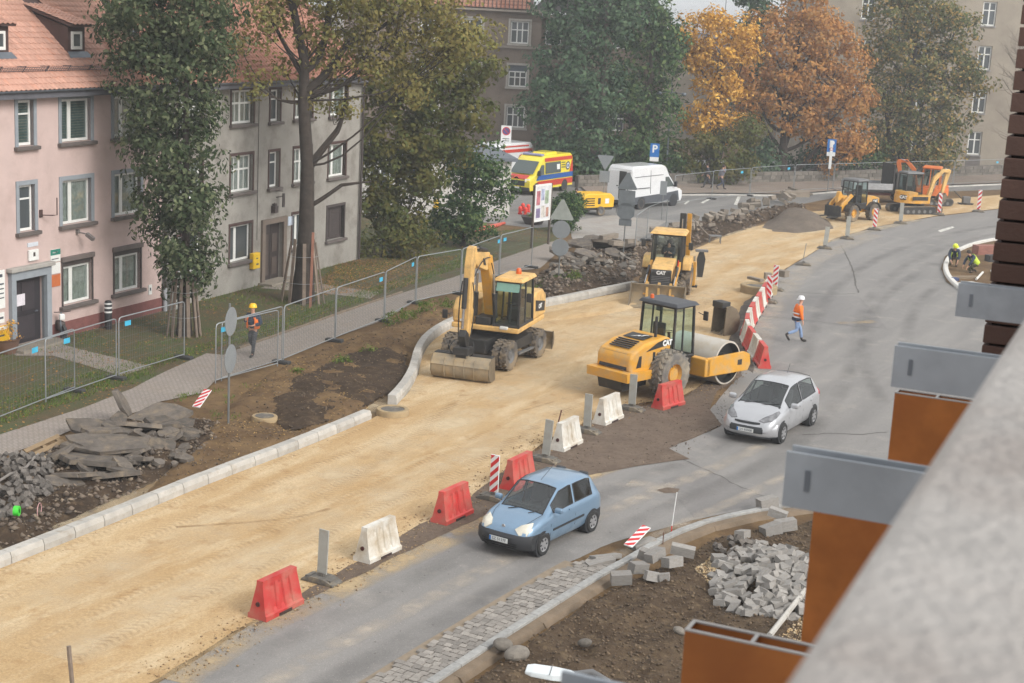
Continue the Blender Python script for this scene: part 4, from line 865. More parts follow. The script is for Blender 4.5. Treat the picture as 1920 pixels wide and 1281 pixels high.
for a, b in along(kr, 1.6):
    d = (b - a).normalized(); nn = V(d.y, -d.x, 0); r = random.uniform(.0, .1)
    MB().loft([[p + nn * o_ + V(0, 0, zz) for o_, zz in ((.19, .0), (.19, .13), (.33 + r, .10), (.42 + r, -.02))] for p in (a, b)]).build('footing_segment', M_FOOT, fo)
ki = smooth_line([G(1905, 446), G(1840, 454), G(1800, 467), G(1776, 482), G(1765, 503), G(1776, 530), G(1812, 555), G(1870, 580)], 2)
kerb('kerb_row', 'white kerb ring round the island at the bend', ki, .25, .16, .8, mat('new white kerb', srgb(206, 203, 197), .8, var=.06), .03, side=1, gap=.003)
kf = [G(1252, 368), G(1330, 367), G(1480, 369), G(1580, 361), G(1700, 355), G(2000, 342)]
kerb('kerb_row', 'low kerb edging the far pavement', kf, .15, .12, 1.6, M_CONC, .0)
ke = smooth_line([G(450, 655.5), G(490, 642), G(594, 605), G(712, 564), G(756, 550)], 1)
kerb('edging_row', 'thin edging stones between the sidewalk and the lawn', ke, .06, .08, 1.0, M_FOOT, .02)
# cobbled gutter strip: single setts
cs_in = kr; setts = thing('cobbled_strip', 'strip of grey granite setts between asphalt and granite kerb', 'cobbles')
SM = []
for k in range(5):
    mb = MB().box((0, 0, 0), (1, 1, 1)); mb.v = [(x + random.uniform(-.07, .07), y + random.uniform(-.07, .07), z + (random.uniform(-.06, .06) if z > 0 else 0)) for x, y, z in mb.v]
    me = mb.mesh('sett'); me.materials.append(M_SETT); SM.append(me)
items = []; segs = along(cs_in, .17); acc = 0
for i, (a, b) in enumerate(segs):
    pc_ = (a + b) / 2
    if pc_.y > 33.4: break
    d = (b - a).normalized(); nn = V(-d.y, d.x, 0); wdt = .85 if pc_.y < 31.5 else .85 - (pc_.y - 31.5) * .12; o_ = .03 + (.06 if i % 2 else 0)
    while o_ < wdt:
        w = random.uniform(.13, .19); items.append((pc_ + nn * (o_ + w / 2) + d * random.uniform(-.012, .012), math.atan2(d.y, d.x) + random.uniform(-.08, .08), w)); o_ += w + .015
items.sort(key=lambda q: q[0].y)
vis = [q for q in items if 27.0 < q[0].y]; pick = set(id(q) for q in vis[:300]); restm = MB()
for q in items:
    p, a, w = q; zz = .03 + random.uniform(-.008, .012)
    if id(q) in pick:
        o = bpy.data.objects.new('sett', random.choice(SM)); COL.objects.link(o); o.parent = setts; o.location = (p.x, p.y, zz); o.rotation_euler = (random.uniform(-.04, .04), random.uniform(-.04, .04), a); o.scale = (.155, w, .1)
    else: restm.box((p.x, p.y, zz), (.155, w - .01, .1), a)
if restm.v: o = restm.build('setts', M_SETT, setts, fix=False); o['kind'] = 'stuff'
sheet('gutter_bed', [p + V(-(b - a).normalized().y, (b - a).normalized().x, 0) * .02 for (a, b) in segs[:150:5] for p in [a] if p.y < 33.6] + [p + V(-(b - a).normalized().y, (b - a).normalized().x, 0) * 1.12 for (a, b) in segs[:150:5][::-1] for p in [a] if p.y < 33.6], .03, mat('sandy bedding', srgb(136, 122, 104), .95, bump=.5, scale=6), .02)

# ------------------------------------------------------------ fence panels
M_GALV = mat('galvanised tube', srgb(150, 154, 156), .45, .55, var=.1); M_WIRE = mat('fence wire', srgb(120, 124, 126), .5, .5); M_RUB = mat('black rubber base', srgb(60, 60, 60), .85, bump=.3)
M_TAPE = mat('blue tag', srgb(66, 172, 206), .5)
wm = MB()
for i in range(1, 30): wm.box((i / 30, 0, .5), (.0012, .004, .94))
for z in np.arange(.08, .97, .14): wm.box((.5, .004, z), (.99, .004, .0022))
WIRE = wm.mesh('wire_mesh'); WIRE.materials.append(M_WIRE)
def fence(label, a, b, h=2.0, tagc=None, base=True, group=None, sag=0.):
    A, B = Vector(a), Vector(b); d = B - A; L = d.length; t = thing('fence_panel', label, 'fence panel', A, math.atan2(d.y, d.x), group); r = .021; k = .12
    top = h + sag
    MB().tube([(0, 0, .06), (0, 0, h - k), (.03, 0, h - .03), (k, 0, h), (L - k, 0, top), (L - .03, 0, top - .03), (L, 0, top - k), (L, 0, .06)], r, 7).build('frame_tube', M_GALV, t, smooth=True, fix=False)
    MB().tube([(0, 0, .16), (L, 0, .16)], r * .9, 6).build('bottom_rail', M_GALV, t, fix=False)
    o = link('wire_mesh', WIRE, None, t); o.scale = (L, 1, h - .18); o.location = (0, 0, .16); o['kind'] = 'stuff'
    if base: MB().box((L, 0, .06), (.24, .66, .12)).build('rubber_foot', M_RUB, t, bevel=.03)
    if tagc: MB().box((tagc * L, -.03, h - .24), (.3, .01, .16)).build('tag', M_TAPE, t)
    return t
def fpx(label, a, b, **k): return fence(label, G(*a), G(*b), **k)
fpx('fence panel running out of the left edge before the pink house', (-60, 815), (140, 735), tagc=.6)
fpx('second fence panel from the left, blue tag, before the planter path', (86, 758), (218, 712), tagc=.28)
fpx('fence panel ending by the ash tree guard', (223, 710), (345, 673), tagc=.12)
fpx('fence panel in front of the worker in the yellow helmet', (415, 718), (528, 682), tagc=.02)
fpx('spare fence panel doubled behind the one at the yellow helmet', (404, 722), (520, 690), base=False)
fpx('fence panel before the plank guard of the bare trunk', (531, 681), (627, 641))
fpx('fence panel with blue tag at its far end, past the bare trunk', (629, 640), (719, 604), tagc=.9)
fpx('fence panel by the green weeds', (721, 603), (778, 570), tagc=.85)
fpx('fence panel left of the excavator arm', (780, 570), (862, 553))
fpx('fence panel hidden behind the excavator', (864, 552), (934, 522), tagc=.95)
fpx('fence panel ending at the poster board', (936, 521), (996, 503), tagc=.1)
fpx('fence panel right of the white van', (1262, 386), (1334, 374), sag=-.05)
fpx('short fence panel before the walking pedestrian', (1334, 375), (1404, 368), tagc=.75)
fpx('fence panel ending left of the striped parking post', (1406, 367), (1486, 360), tagc=.85)
fpx('fence panel behind the small wheel loader', (1488, 360), (1560, 357))
fpx('fence panel behind the mini excavator', (1562, 357), (1700, 351))
fpx('fence panel past the mini excavator, with blue tag', (1702, 351), (1785, 348)); fpx('last fence panel before the brick pier', (1787, 348), (1890, 343), tagc=.75)
for (a, b, lb) in (((1190, 470), (1212, 452), 'leaning fence panel behind the backhoe cab'), ((1212, 452), (1248, 436), 'upright fence panel behind the backhoe boom')):
    fpx(lb, a, b, h=1.9)

# ------------------------------------------------------------ plastic barriers
M_BRED = mat('red barrier plastic', srgb(190, 56, 52), .55, var=.1, dirt=srgb(172, 112, 96), dscale=2.2, damt=(.42, .75), island=.12); M_BWHT = mat('white barrier plastic', srgb(206, 203, 195), .55, var=.06, dirt=srgb(168, 152, 128), dscale=2.2, damt=(.42, .75), island=.06)
M_HOLE = mat('barrier hole', srgb(70, 34, 30), .9)
def barrier_mesh():
    """tapered water barrier: skirt, sloping sides with three recessed ribs, capped top"""
    L = 1.25; mb = MB(); W = .25
    prof = [(-W, 0), (-W, .1), (-W + .04, .13), (-.085, .7), (-.085, .8), (.085, .8), (.085, .7), (W - .04, .13), (W, .1), (W, 0)]
    def ring(x, e): return [(x * (1 - e * (z > .12) * (z / .8) * .12), y * (1 - e * .06), z) for y, z in prof]
    xs = [-L / 2, -L / 2 + .05]
    rows = [ring(-L / 2, 1), ring(-L / 2 + .03, 1)]
    for c in (-.26, 0, .26):
        for dx, dep in ((-.075, 0), (-.055, 1), (.055, 1), (.075, 0)):
            r = ring(c + dx, 1)
            if dep: r = [(x, y * (1 - .0) - (math.copysign(.035, y) if .13 < z < .69 else 0), z) for (x, y, z) in r]
            rows.append(r)
    rows += [ring(L / 2 - .03, 1), ring(L / 2, 1)]
    # extra mid-height loops so that the ribs start above the skirt and stop below the cap
    out = []
    for r in rows:
        q = []
        for i, p in enumerate(r):
            q.append(p)
            if i == 2 or i == 6:
                a, b = Vector(p), Vector(r[i + 1]);
                q += [tuple(a.lerp(b, .12)), tuple(a.lerp(b, .86))] if i == 2 else [tuple(a.lerp(b, .14)), tuple(a.lerp(b, .88))]
        out.append(q)
    for j in range(2, 14):
        inner = (j - 2) % 4 in (1, 2)
        if inner:
            for i in (3, 4, 9, 10):
                x, y, z = out[j][i]; out[j][i] = (x, y - math.copysign(.04, y), z)
    return mb.loft(out)
def barrier(label, p, rz, m_, group, cap=False, sc=1.):
    t = thing('water_barrier', label, 'barrier', p, rz, group); t.scale = (1, 1, 1)
    me = BAR_R if m_ is M_BRED else BAR_W
    link('shell', me, None, t)
    for s in (-1, 1): link('tie_hole', HOLE, None, t, loc=(s * .585, 0, .32)).scale = (1, 1, 1)
    link('forklift_slot', SLOT, None, t)
    return t
bm_ = barrier_mesh(); BAR_R = bm_.mesh('shell', True, 25); BAR_R.materials.append(M_BRED); BAR_W = bm_.mesh('shell', True, 25); BAR_W.materials.append(M_BWHT)
HOLE = MB().lathe([(.0, -.034), (.05, -.034), (.05, .034), (0, .034)], axis='x', n=12).mesh('tie_hole'); HOLE.materials.append(M_HOLE)
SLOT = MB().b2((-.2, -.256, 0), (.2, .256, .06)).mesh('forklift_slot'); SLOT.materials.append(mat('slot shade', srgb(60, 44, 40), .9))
def bpx(label, px, rzd, m_, group='barriers set along the road edge'): return barrier(label, G(*px) + V(0, 0, .02), rad(rzd), m_, group)
bpx('red barrier nearest the bottom of the photo', (518, 1146), 61, M_BRED); bpx('white barrier between two red ones left of the blue car', (708, 1042), 60, M_BWHT)
bpx('red barrier just left of the striped panel by the blue car', (848, 972), 60, M_BRED); bpx('red barrier half hidden by the blue car', (972, 910), 62, M_BRED)
bpx('white barrier with a rod leaning behind it', (1062, 838), 62, M_BWHT); bpx('white barrier between two grey panels', (1140, 790), 60, M_BWHT); bpx('red barrier in front of the roller tyre', (1253, 763), 50, M_BRED)
cl = [G(1434, 693), G(1418, 672), G(1400, 648), G(1396, 632), G(1404, 612), G(1416, 592), G(1428, 572), G(1440, 553)]
ORD = ['first', 'second', 'third', 'fourth', 'fifth', 'sixth', 'seventh', 'eighth', 'ninth', 'tenth', 'eleventh', 'twelfth', 'thirteenth']
for i, (a, b) in enumerate(along(smooth_line(cl, 1), 1.33)):
    d = b - a; barrier('%s barrier of the chained row from its near end, %s' % (ORD[min(i, 12)], 'white' if i % 2 else 'red'), (a + b) / 2 + V(0, 0, .02), math.atan2(d.y, d.x), M_BWHT if i % 2 else M_BRED, 'chained row of red and white barriers')

# ------------------------------------------------------------ guide panels on rubber feet
M_PGREY = mat('panel back grey', srgb(158, 158, 152), .6, var=.08, dirt=srgb(146, 136, 120), dscale=3); M_RED = mat('reflective red', srgb(196, 40, 44), .5, var=.05); M_RWHT = mat('reflective white', srgb(222, 222, 220), .5, var=.04)
M_FOOTB = mat('dusty recycled foot', srgb(98, 94, 88), .9, var=.2, scale=6, bump=.5, dirt=srgb(150, 134, 108), dscale=3, damt=(.5, .75))
def stripes(w, h, flip=1, n=4):
    """diagonal bars clipped to the board"""
    out = []; p = h / n
    def clip(poly, f, sgn):
        r = []
        for i in range(len(poly)):
            a, b = poly[i], poly[(i + 1) % len(poly)]; fa, fb = f(a) * sgn, f(b) * sgn
            if fa >= 0: r.append(a)
            if (fa >= 0) != (fb >= 0):
                t = fa / (fa - fb); r.append((a[0] + (b[0] - a[0]) * t, a[1] + (b[1] - a[1]) * t))
        return r
    k = -2
    while k * p < h + w * 2:
        f0 = lambda q, c=k * p: q[1] - flip * (q[0]) * 1.0 - c; f1 = lambda q, c=k * p + p * .5: q[1] - flip * (q[0]) * 1.0 - c
        poly = [(-w / 2, 0), (w / 2, 0), (w / 2, h), (-w / 2, h)]; poly = clip(poly, f0, 1); poly = clip(poly, f1, -1) if len(poly) > 2 else poly
        if len(poly) > 2: out.append(poly)
        k += 1
    return out
def panel(label, p, rz, front=True, flip=1, h=1.0, tilt=0., lift=.12, foot=True, w=.25, group='guide panels along the carriageway', rot=None):
    t = thing('guide_panel', label, 'guide panel', p, rz, group)
    if rot: t.rotation_euler = rot
    bd = MB().box((0, 0, lift + h / 2 + .06), (w, .035, h)).build('board', M_RWHT if front else M_PGREY, t, bevel=.006, seg=1)
    if front:
        for poly in stripes(w - .02, h - .02, flip): MB().prism([(x, z + lift + .07) for x, z in poly], -.024, -.0185).build('red_stripe', M_RED, bd)
        MB().box((0, .0195, lift + h / 2 + .06), (w - .02, .003, h - .02)).build('back_plate', M_PGREY, bd)
    if foot:
        MB().prism([(-.42, 0), (-.40, .05), (-.16, .13), (.16, .13), (.40, .05), (.42, 0)], -.2, .2).build('rubber_foot', M_FOOTB, t, bevel=.015)
        MB().box((0, 0, .15), (.14, .1, .1)).build('socket', M_FOOTB, t)
        for sx in (-.28, .28): MB().box((sx, 0, .095), (.1, .3, .05)).build('grip_ridge', M_FOOTB, t)
    bd.rotation_euler[1] = tilt; return t
def ppx(label, px, rzd, front, **k): return panel(label, G(*px) + V(0, 0, .025), rad(rzd), front, **k)
FACE = -28
ppx('grey panel back between the first red and white barriers', (603, 1092), FACE + 180, False, tilt=-.03); ppx('red and white striped panel left of the blue car', (925, 938), FACE, True)
ppx('grey panel left of the white barrier with the rod', (1022, 866), FACE, False, tilt=.06, h=1.02); ppx('grey panel between the two white barriers', (1100, 812), FACE, False); ppx('pale grey panel in front of the roller body', (1184, 770), FACE, False, h=.98)
ppx('striped panel at the far end of the chained barriers', (1440, 568), -20, True, flip=-1, h=1.05); ppx('striped panel behind the other, before the manhole ring', (1452, 545), -20, True, h=1.0, flip=1)
ppx('grey panel farthest left of the far row', (1546, 467), -10, False, tilt=.06, h=1.05); ppx('grey panel second in the far row', (1588, 449), -10, False, h=1.15); ppx('striped panel before the small wheel loader', (1639, 432), -10, True, flip=-1, h=1.15)
ppx('grey panel before the mini excavator tracks', (1688, 420), -10, False, h=1.15); ppx('striped panel before the mini excavator bucket', (1760, 404), -10, True, flip=-1, h=1.3); ppx('striped panel near the brick pier', (1834, 398), -10, True, flip=1, h=1.35)
panel('rubber foot without its panel at the road edge', G(1506, 498) + V(0, 0, .02), rad(-10), False, h=.02, w=.02, lift=.1, group='bare feet')
f1 = panel('fallen striped panel leaning over the granite kerb', G(1170, 1043) + V(0, 0, .16), 0, True, h=1.0, w=.22, foot=False, rot=(rad(-78), rad(8), rad(-28)))
f2 = panel('striped panel lying flat by the tarmac slabs', G(362, 786) + V(0, 0, .24), 0, True, h=.8, foot=False, rot=(rad(-62), 0, rad(-18)))

# ------------------------------------------------------------ signs, posts, lamp
M_POST = mat('grey post', srgb(128, 130, 130), .5, .5); M_SBACK = mat('grey sign back', srgb(138, 143, 146), .55, .3, var=.06)
def sign(label, p, h, shapes, rz=0, r=.03, foot=False, lean=0., name='traffic_sign', cat='traffic sign'):
    """shapes: (kind, z centre, size, material)"""
    t = thing(name, label, cat, p, rz); t.rotation_euler[1] = lean
    MB().cyl((0, 0, 0), (0, 0, h), r, n=8).build('post', M_POST, t, smooth=True)
    for sh in shapes:
        kd_, z, s, m_ = sh[:4]; dx = sh[4] if len(sh) > 4 else 0
        if kd_ == 'disc': o = MB().lathe([(0, -.05), (s, -.05), (s, -.035), (0, -.035)], (dx, 0, z), 'y', 28)
        elif kd_ == 'tri': o = MB().prism([(dx - s, z - s * .6), (dx - s * .9, z - s * .72), (dx + s * .9, z - s * .72), (dx + s, z - s * .6), (dx + .06, z + s), (dx - .06, z + s)], -.05, -.035)
        elif kd_ == 'inv': o = MB().prism([(dx - s, z + s * .6), (dx - s * .9, z + s * .72), (dx + s * .9, z + s * .72), (dx + s, z + s * .6), (dx + .05, z - s), (dx - .05, z - s)], -.05, -.035)
        elif kd_ == 'oct': o = MB().prism([(dx + s * math.cos(PI / 8 + PI / 4 * i), z + s * math.sin(PI / 8 + PI / 4 * i)) for i in range(8)], -.05, -.035)
        else: o = MB().box((dx, -.0425, z), (s[0], .015, s[1]))
        b = o.build({'disc': 'round_plate', 'tri': 'triangle_plate', 'inv': 'triangle_plate', 'oct': 'octagon_plate'}.get(kd_, 'plate'), m_, t)
        MB().box((dx * .5, -.026, z), (.3, .018, .035)).build('clamp', M_POST, t)
    if foot: MB().box((0, 0, .06), (.8, .4, .12)).build('rubber_foot', M_RUB, t, bevel=.02)
    return t
def text_part(parent, s, p, size, m_, rot=(rad(90), 0, 0), thick=.003, name='lettering', align='CENTER', bold=0.):
    c = bpy.data.curves.new(name, 'FONT'); c.body = s; c.size = size; c.extrude = thick; c.align_x = align; c.align_y = 'CENTER'; c.offset = bold
    o = bpy.data.objects.new(name, c); COL.objects.link(o); c.materials.append(m_); o.parent = parent; o.location = p; o.rotation_euler = rot
    dg = bpy.context.evaluated_depsgraph_get(); me = bpy.data.meshes.new_from_object(o.evaluated_get(dg)); bpy.data.objects.remove(o); bpy.data.curves.remove(c)
    o = bpy.data.objects.new(name, me); COL.objects.link(o); o.parent = parent; o.location = p; o.rotation_euler = rot
    if not me.materials: me.materials.append(m_)
    return o
back = rad(180)
sign('pair of round grey signs seen from behind on a post before the lawn', G(428, 798), 3.62, [('disc', 3.1, .42, M_SBACK), ('disc', 2.0, .42, M_SBACK)], rad(78), .035)
sign('grey triangle above two grey discs, seen from behind by the rubble', G(1047, 524), 3.7, [('tri', 3.2, .55, mat('pale sign back', srgb(158, 164, 158), .55, .3)), ('disc', 2.35, .42, M_SBACK), ('disc', 1.52, .40, M_SBACK)], rad(-8), .03, True)
sign('tall grey sign stack with triangle, square and octagon seen from behind', G(1168, 482), 4.35, [('tri', 3.85, .5, mat('dark sign back', srgb(112, 118, 122), .55, .3)), ('box', 3.05, (.85, .8), MATS['dark sign back']), ('oct', 2.35, .48, MATS['dark sign back']), ('box', 1.8, (.65, .35), MATS['dark sign back'])], rad(-10), .035)
sign('grey give-way triangle and plate seen from behind', G(1129, 402), 3.75, [('inv', 3.3, .5, M_SBACK), ('box', 2.35, (.62, .7), M_SBACK)], rad(-8), .03)
sign('small rectangular grey sign back beside the white van', G(1240, 412), 2.2, [('box', 1.95, (.42, .85), M_SBACK)], rad(-8), .025)
M_BLUE = mat('sign blue', srgb(28, 106, 178), .5)
for (px, h, lb, lab2) in (((1222, 362), 3.5, 'blue parking sign behind the white van', False), ((1551, 362), 4.0, 'blue parking sign on a post masked by a white panel', True)):
    t = sign(lb, G(*px), h, [('box', h - .5, (.64, .95), M_BLUE), ('box', h - 1.12, (.62, .3), M_RWHT)], rad(-6)); text_part(t, 'P', (0, -.053, h - .42), .72, M_RWHT, bold=.02)
    if lab2:
        MB().box((0, -.075, h - 1.2), (.2, .02, 2.0)).build('masking_board', M_RWHT, t); MB().lathe([(.09, -.09), (.12, -.09), (.12, -.088), (.09, -.088)], (0, 0, h - .75), 'y', 20).build('print_ring', M_RED, t)
t = sign('no parking sign on a white board before the brown flats', G(945, 335), 3.9, [('box', 3.1, (.75, 1.5), M_RWHT)], rad(-6))
MB().lathe([(0, -.06), (.27, -.06), (.27, -.052), (0, -.052)], (0, 0, 3.45), 'y', 24).build('sign_disc', mat('sign violet blue', srgb(82, 78, 128), .5), t); MB().lathe([(.24, -.064), (.3, -.064), (.3, -.053), (.24, -.053)], (0, 0, 3.45), 'y', 24).build('ring', M_RED, t)
MB().box((0, -.066, 3.45), (.5, .006, .05), rot=Matrix.Rotation(rad(45), 3, 'Y')).build('slash', M_RED, t)
for z in (2.9, 2.75, 2.6): MB().box((0, -.053, z), (.5, .003, .06)).build('print', M_INK, t)
lp = thing('street_lamp', 'twin-armed grey street lamp before the golden maple', 'street lamp', G(1247, 345))
MB().tube([(0, 0, 0), (0, 0, 1.1), (0, 0, 1.2), (0, 0, 7.0)], [.12, .11, .075, .05], 10).build('post', mat('lamp grey', srgb(96, 104, 110), .5, .3), lp, smooth=True); MB().cyl((0, 0, 1.05), (0, 0, 1.3), .15, .1, n=12).build('collar', MATS['lamp grey'], lp)
for sx in (-1, 1):
    MB().tube([(0, 0, 6.75), (sx * .45, 0, 6.72), (sx * .85, 0, 6.68)], .03, 6).build('arm', MATS['lamp grey'], lp, smooth=True); MB().lathe([(.05, .12), (.16, .08), (.2, -.02), (.14, -.14), (.02, -.16)], (sx * .92, 0, 6.66), 'z', 12).build('lantern', MATS['lamp grey'], lp, smooth=True)
MB().tube([(0, 0, 7), (-.05, 0, 7.6), (-.35, 0, 7.75)], .025, 6).build('top_arm', MATS['lamp grey'], lp)
# poster board
pb = thing('poster_board', 'white framed poster board with colourful posters behind the fence', 'poster board', G(1012, 462), rad(58)); 
for sx in (-.85, .85): MB().box((sx, 0, 1.65), (.1, .1, 3.3)).build('leg', mat('brown steel', srgb(92, 82, 74), .6), pb)
MB().b2((-.8, -.05, 1.35), (.8, .05, 1.43)).b2((-.8, -.05, 3.2), (.8, .05, 3.3)).b2((-.8, -.05, 1.43), (-.7, .05, 3.2)).b2((.7, -.05, 1.43), (.8, .05, 3.2)).build('frame', M_WHITE, pb)
MB().b2((-.7, -.03, 1.43), (.7, .03, 3.2)).build('board', mat('poster paper', srgb(206, 206, 208), .6), pb)
pc2 = [srgb(172, 104, 110), srgb(150, 156, 178), srgb(150, 166, 142), srgb(120, 108, 140), srgb(196, 190, 182), srgb(164, 124, 110)]
for i, (x, z, w, h) in enumerate(((-.45, 2.6, .36, .75), (-.02, 2.75, .3, .6), (.4, 2.6, .36, .7), (-.42, 1.8, .4, .5), (.1, 1.85, .4, .62), (.5, 1.8, .26, .5))):
    MB().b2((x - w / 2, -.036, z - h / 2), (x + w / 2, -.031, z + h / 2)).build('poster', mat('poster ink %d' % i, pc2[i], .6, var=.5, scale=3), pb)
# thin rods, stakes, bollard
def rod(name, label, p, top, r, m_, cat='rod'):
    p = Vector(p); d = Vector(top); return tag(MB().cyl((0, 0, 0), d, r, n=6).build(name, m_, None, loc=p), label, cat)
M_RUST = mat('rusty iron', srgb(96, 64, 50), .85, var=.25, scale=6); M_WOOD = mat('weathered plank', srgb(122, 108, 96), .9, var=.2, scale=4, bump=.4, island=.15)
rod('stake', 'dark wooden stake at the bottom left edge of the sand', G(137, 1300), (-.1, .1, .85), .045, M_WOOD, 'stake'); rod('iron_rod', 'thin rusty rod leaning behind the white barrier', G(1040, 818), (.16, .1, .78), .022, M_RUST)
t = thing('survey_rod', 'thin red and white survey rod at the granite kerb', 'rod', G(1258, 1008)); MB().cyl((0, 0, .3), (.06, 0, 1.15), .012, n=6).build('white_section', M_RWHT, t); MB().cyl((0, 0, 0), (0, 0, .3), .013, n=6).build('red_section', M_RED, t)
rod('iron_pin', 'short iron pin standing in the granite kerb', G(1242, 1030), (0, 0, .42), .012, M_RUST, 'pin'); rod('survey_pole', 'thin grey pole at the edge of the far sand', G(1505, 492), (.1, 0, 1.0), .018, M_POST, 'pole')
bo = thing('bollard', 'black bollard with three white bands before the pink house', 'bollard', G(203, 617)); MB().lathe([(.14, 0), (.14, .98), (.10, 1.06), (0, 1.08)], n=16).build('body', mat('black bollard', srgb(36, 36, 40), .5), bo, smooth=True)
for z in (.62, .78, .93): MB().lathe([(.142, z), (.143, z), (.143, z + .06), (.142, z + .06)], n=16).build('band', M_RWHT, bo)
pl = thing('flower_planter', 'brown planter with yellowing plants by the pink house door', 'planter', G(14, 662)); MB().lathe([(.3, 0), (.42, .5), (.45, .5), (.4, .42), (0, .42)], n=16).build('pot', mat('terracotta dark', srgb(104, 78, 64), .85), pl, smooth=True)
C, O, cc = clumps([(0, 0, .75, .5, .4)], 120, .14, 10, .2); leaf_cloud('plants', C, O, .1, L_GOLD, pl, .5, -.5)['kind'] = 'stuff'
mo = thing('parked_moped', 'black moped wheel and mudguard showing beside the pink door', 'moped', wallpt(.32, 0, .45), HRZ + rad(60))
MB().lathe([(.2, -.06), (.27, -.05), (.29, 0), (.27, .05), (.2, .06)], (0, 0, .29), 'y', 20).build('tyre', M_RUB, mo, smooth=True); MB().lathe([(.03, -.02), (.2, -.02), (.2, .02), (.03, .02)], (0, 0, .29), 'y', 16).build('rim', M_ZINC, mo)
MB().tube([(0, .07, .29), (.15, .06, .75), (.22, 0, 1.0)], .025, 6).build('fork', M_ZINC, mo); MB().tube([(.1, -.3, 1.05), (.24, 0, 1.0), (.1, .3, 1.05)], .018, 6).build('handlebar', M_DTRIM, mo); MB().box((.16, 0, .85), (.14, .2, .22)).build('headlamp', M_WHITE, mo, bevel=.04); MB().box((.55, 0, .5), (.9, .28, .35)).build('body', M_DTRIM, mo, bevel=.08); MB().box((.85, 0, .75), (.6, .24, .12)).build('seat', M_RUB, mo, bevel=.04)
# plank guards round the two trunks
def guard(label, p, r0, r1, h, n, lean=.0):
    t = thing('trunk_guard', label, 'tree guard', p)
    for i in range(n):
        a = 2 * PI * i / n + random.uniform(-.1, .1); hh = h * random.uniform(.9, 1.08); w = random.uniform(.10, .15); d = Vector((math.cos(a), math.sin(a), 0)); tt = Vector((-d.y, d.x, 0)); q = [d * (r0 * random.uniform(.95, 1.1)), d * r1 + V(0, 0, hh)]
        mb = MB().loft([[c + tt * sx * w / 2 + d * sy * .02 for sx, sy in ((-1, -1), (1, -1), (1, 1), (-1, 1))] for c in q]); mb.build('plank', M_WOOD, t)
    for k in (.35, .78):
        r = r0 + (r1 - r0) * k + .05; MB().lathe([(r - .008, h * k), (r, h * k - .008), (r + .008, h * k), (r, h * k + .008), (r - .008, h * k)], n=20).build('tie_wire', M_GALV, t)
guard('grey plank guard round the ash trunk', G(345, 628), .58, .40, 2.1, 12); guard('grey plank guard leaning on the bare maple trunk', G(566, 566), .85, .52, 2.5, 9)
tag(MB().loft([[(x, y, 0), (x + .1, y, 0), (x + .1, y + .05, 0), (x, y + .05, 0)] if z < 0 else [(x + .05, y, 3.1), (x + .15, y, 3.1), (x + .15, y + .05, 3.1), (x + .05, y + .05, 3.1)] for z, x, y in ((-1, .25, -.7), (1, .25, -.7))]).build('new_plank', mat('fresh plank', srgb(150, 104, 86), .85, var=.15, scale=4), None, loc=G(572, 572)), 'tall reddish plank standing against the bare maple trunk', 'plank')

# ------------------------------------------------------------ rubble
def slab(label, group, p, r, th, rot, m_, name='tarmac_slab', cat='tarmac slab', e=.28, n=8, stretch=(1, 1)):
    ol = [(x * stretch[0], y * stretch[1]) for x, y in slab_outline(r, n, e)]; mb = MB(); k = len(ol)
    top = [(x * random.uniform(.92, 1), y * random.uniform(.92, 1), th / 2 + random.uniform(-.015, .015)) for x, y in ol]; bot = [(x * random.uniform(.9, 1.03), y * random.uniform(.9, 1.03), -th / 2) for x, y in ol]
    mb.add(bot + top + [(0, 0, th / 2 + .01), (0, 0, -th / 2)], [(i, (i + 1) % k, (i + 1) % k + k, i + k) for i in range(k)] + [(i + k, (i + 1) % k + k, 2 * k) for i in range(k)] + [((i + 1) % k, i, 2 * k + 1) for i in range(k)])
    o = mb.build(name, m_, None, label=label, cat=cat, group=group); o.location = p; o.rotation_euler = rot; return o
R_ = lambda a: random.uniform(-a, a)
big = [((205, 862), .95, .55, (.10, .0, .3), 'broad flat tarmac slab in the middle of the left heap'), ((190, 880), 1.0, .30, (-.15, .05, .1), 'large tarmac slab at the front of the left heap'), ((150, 905), .6, .22, (-.25, .1, .6), 'tarmac slab at the lower left of the left heap'), ((215, 905), .6, .2, (-.3, -.1, .2), 'tarmac slab at the lower right of the left heap'), ((120, 918), .4, .18, (.1, .1, .3), 'small slab nearest the sett pile'),
       ((300, 800), .62, .42, (.2, -.1, .2), 'long dark slab on the right end of the left heap'), ((315, 812), .55, .3, (.12, .05, 0), 'slab under the long dark one on the right end'), ((350, 825), .55, .18, (.1, .15, .1), 'thin slab at the far right of the left heap'), ((265, 822), .6, .35, (-.4, .2, .5), 'tilted slab behind the upright wedge'), ((232, 795), .4, .65, (.3, 1.1, .4), 'dark slab standing on edge at the top of the left heap'), ((275, 850), .45, .3, (-.9, .5, .3), 'upright wedge of tarmac right of the broad slab'), ((170, 818), .5, .36, (.3, .1, .2), 'slab at the back left of the left heap'), ((220, 830), .5, .5, (.15, .2, .8), 'broken slab behind the broad one'), ((160, 860), .5, .62, (.1, .1, .5), 'peeling layer on top of the broad slab'), ((185, 845), .4, .72, (-.1, 0, .3), 'topmost flake of the left heap')]
for (px, r, z, rot, lb) in big: slab(lb, 'tarmac slabs of the left heap', G(*px) + V(0, 0, z * .7 + .06), r, random.uniform(.09, .14), rot, M_TAR, stretch=(1.25, .9), n=random.choice((5, 6, 7)), e=.36)
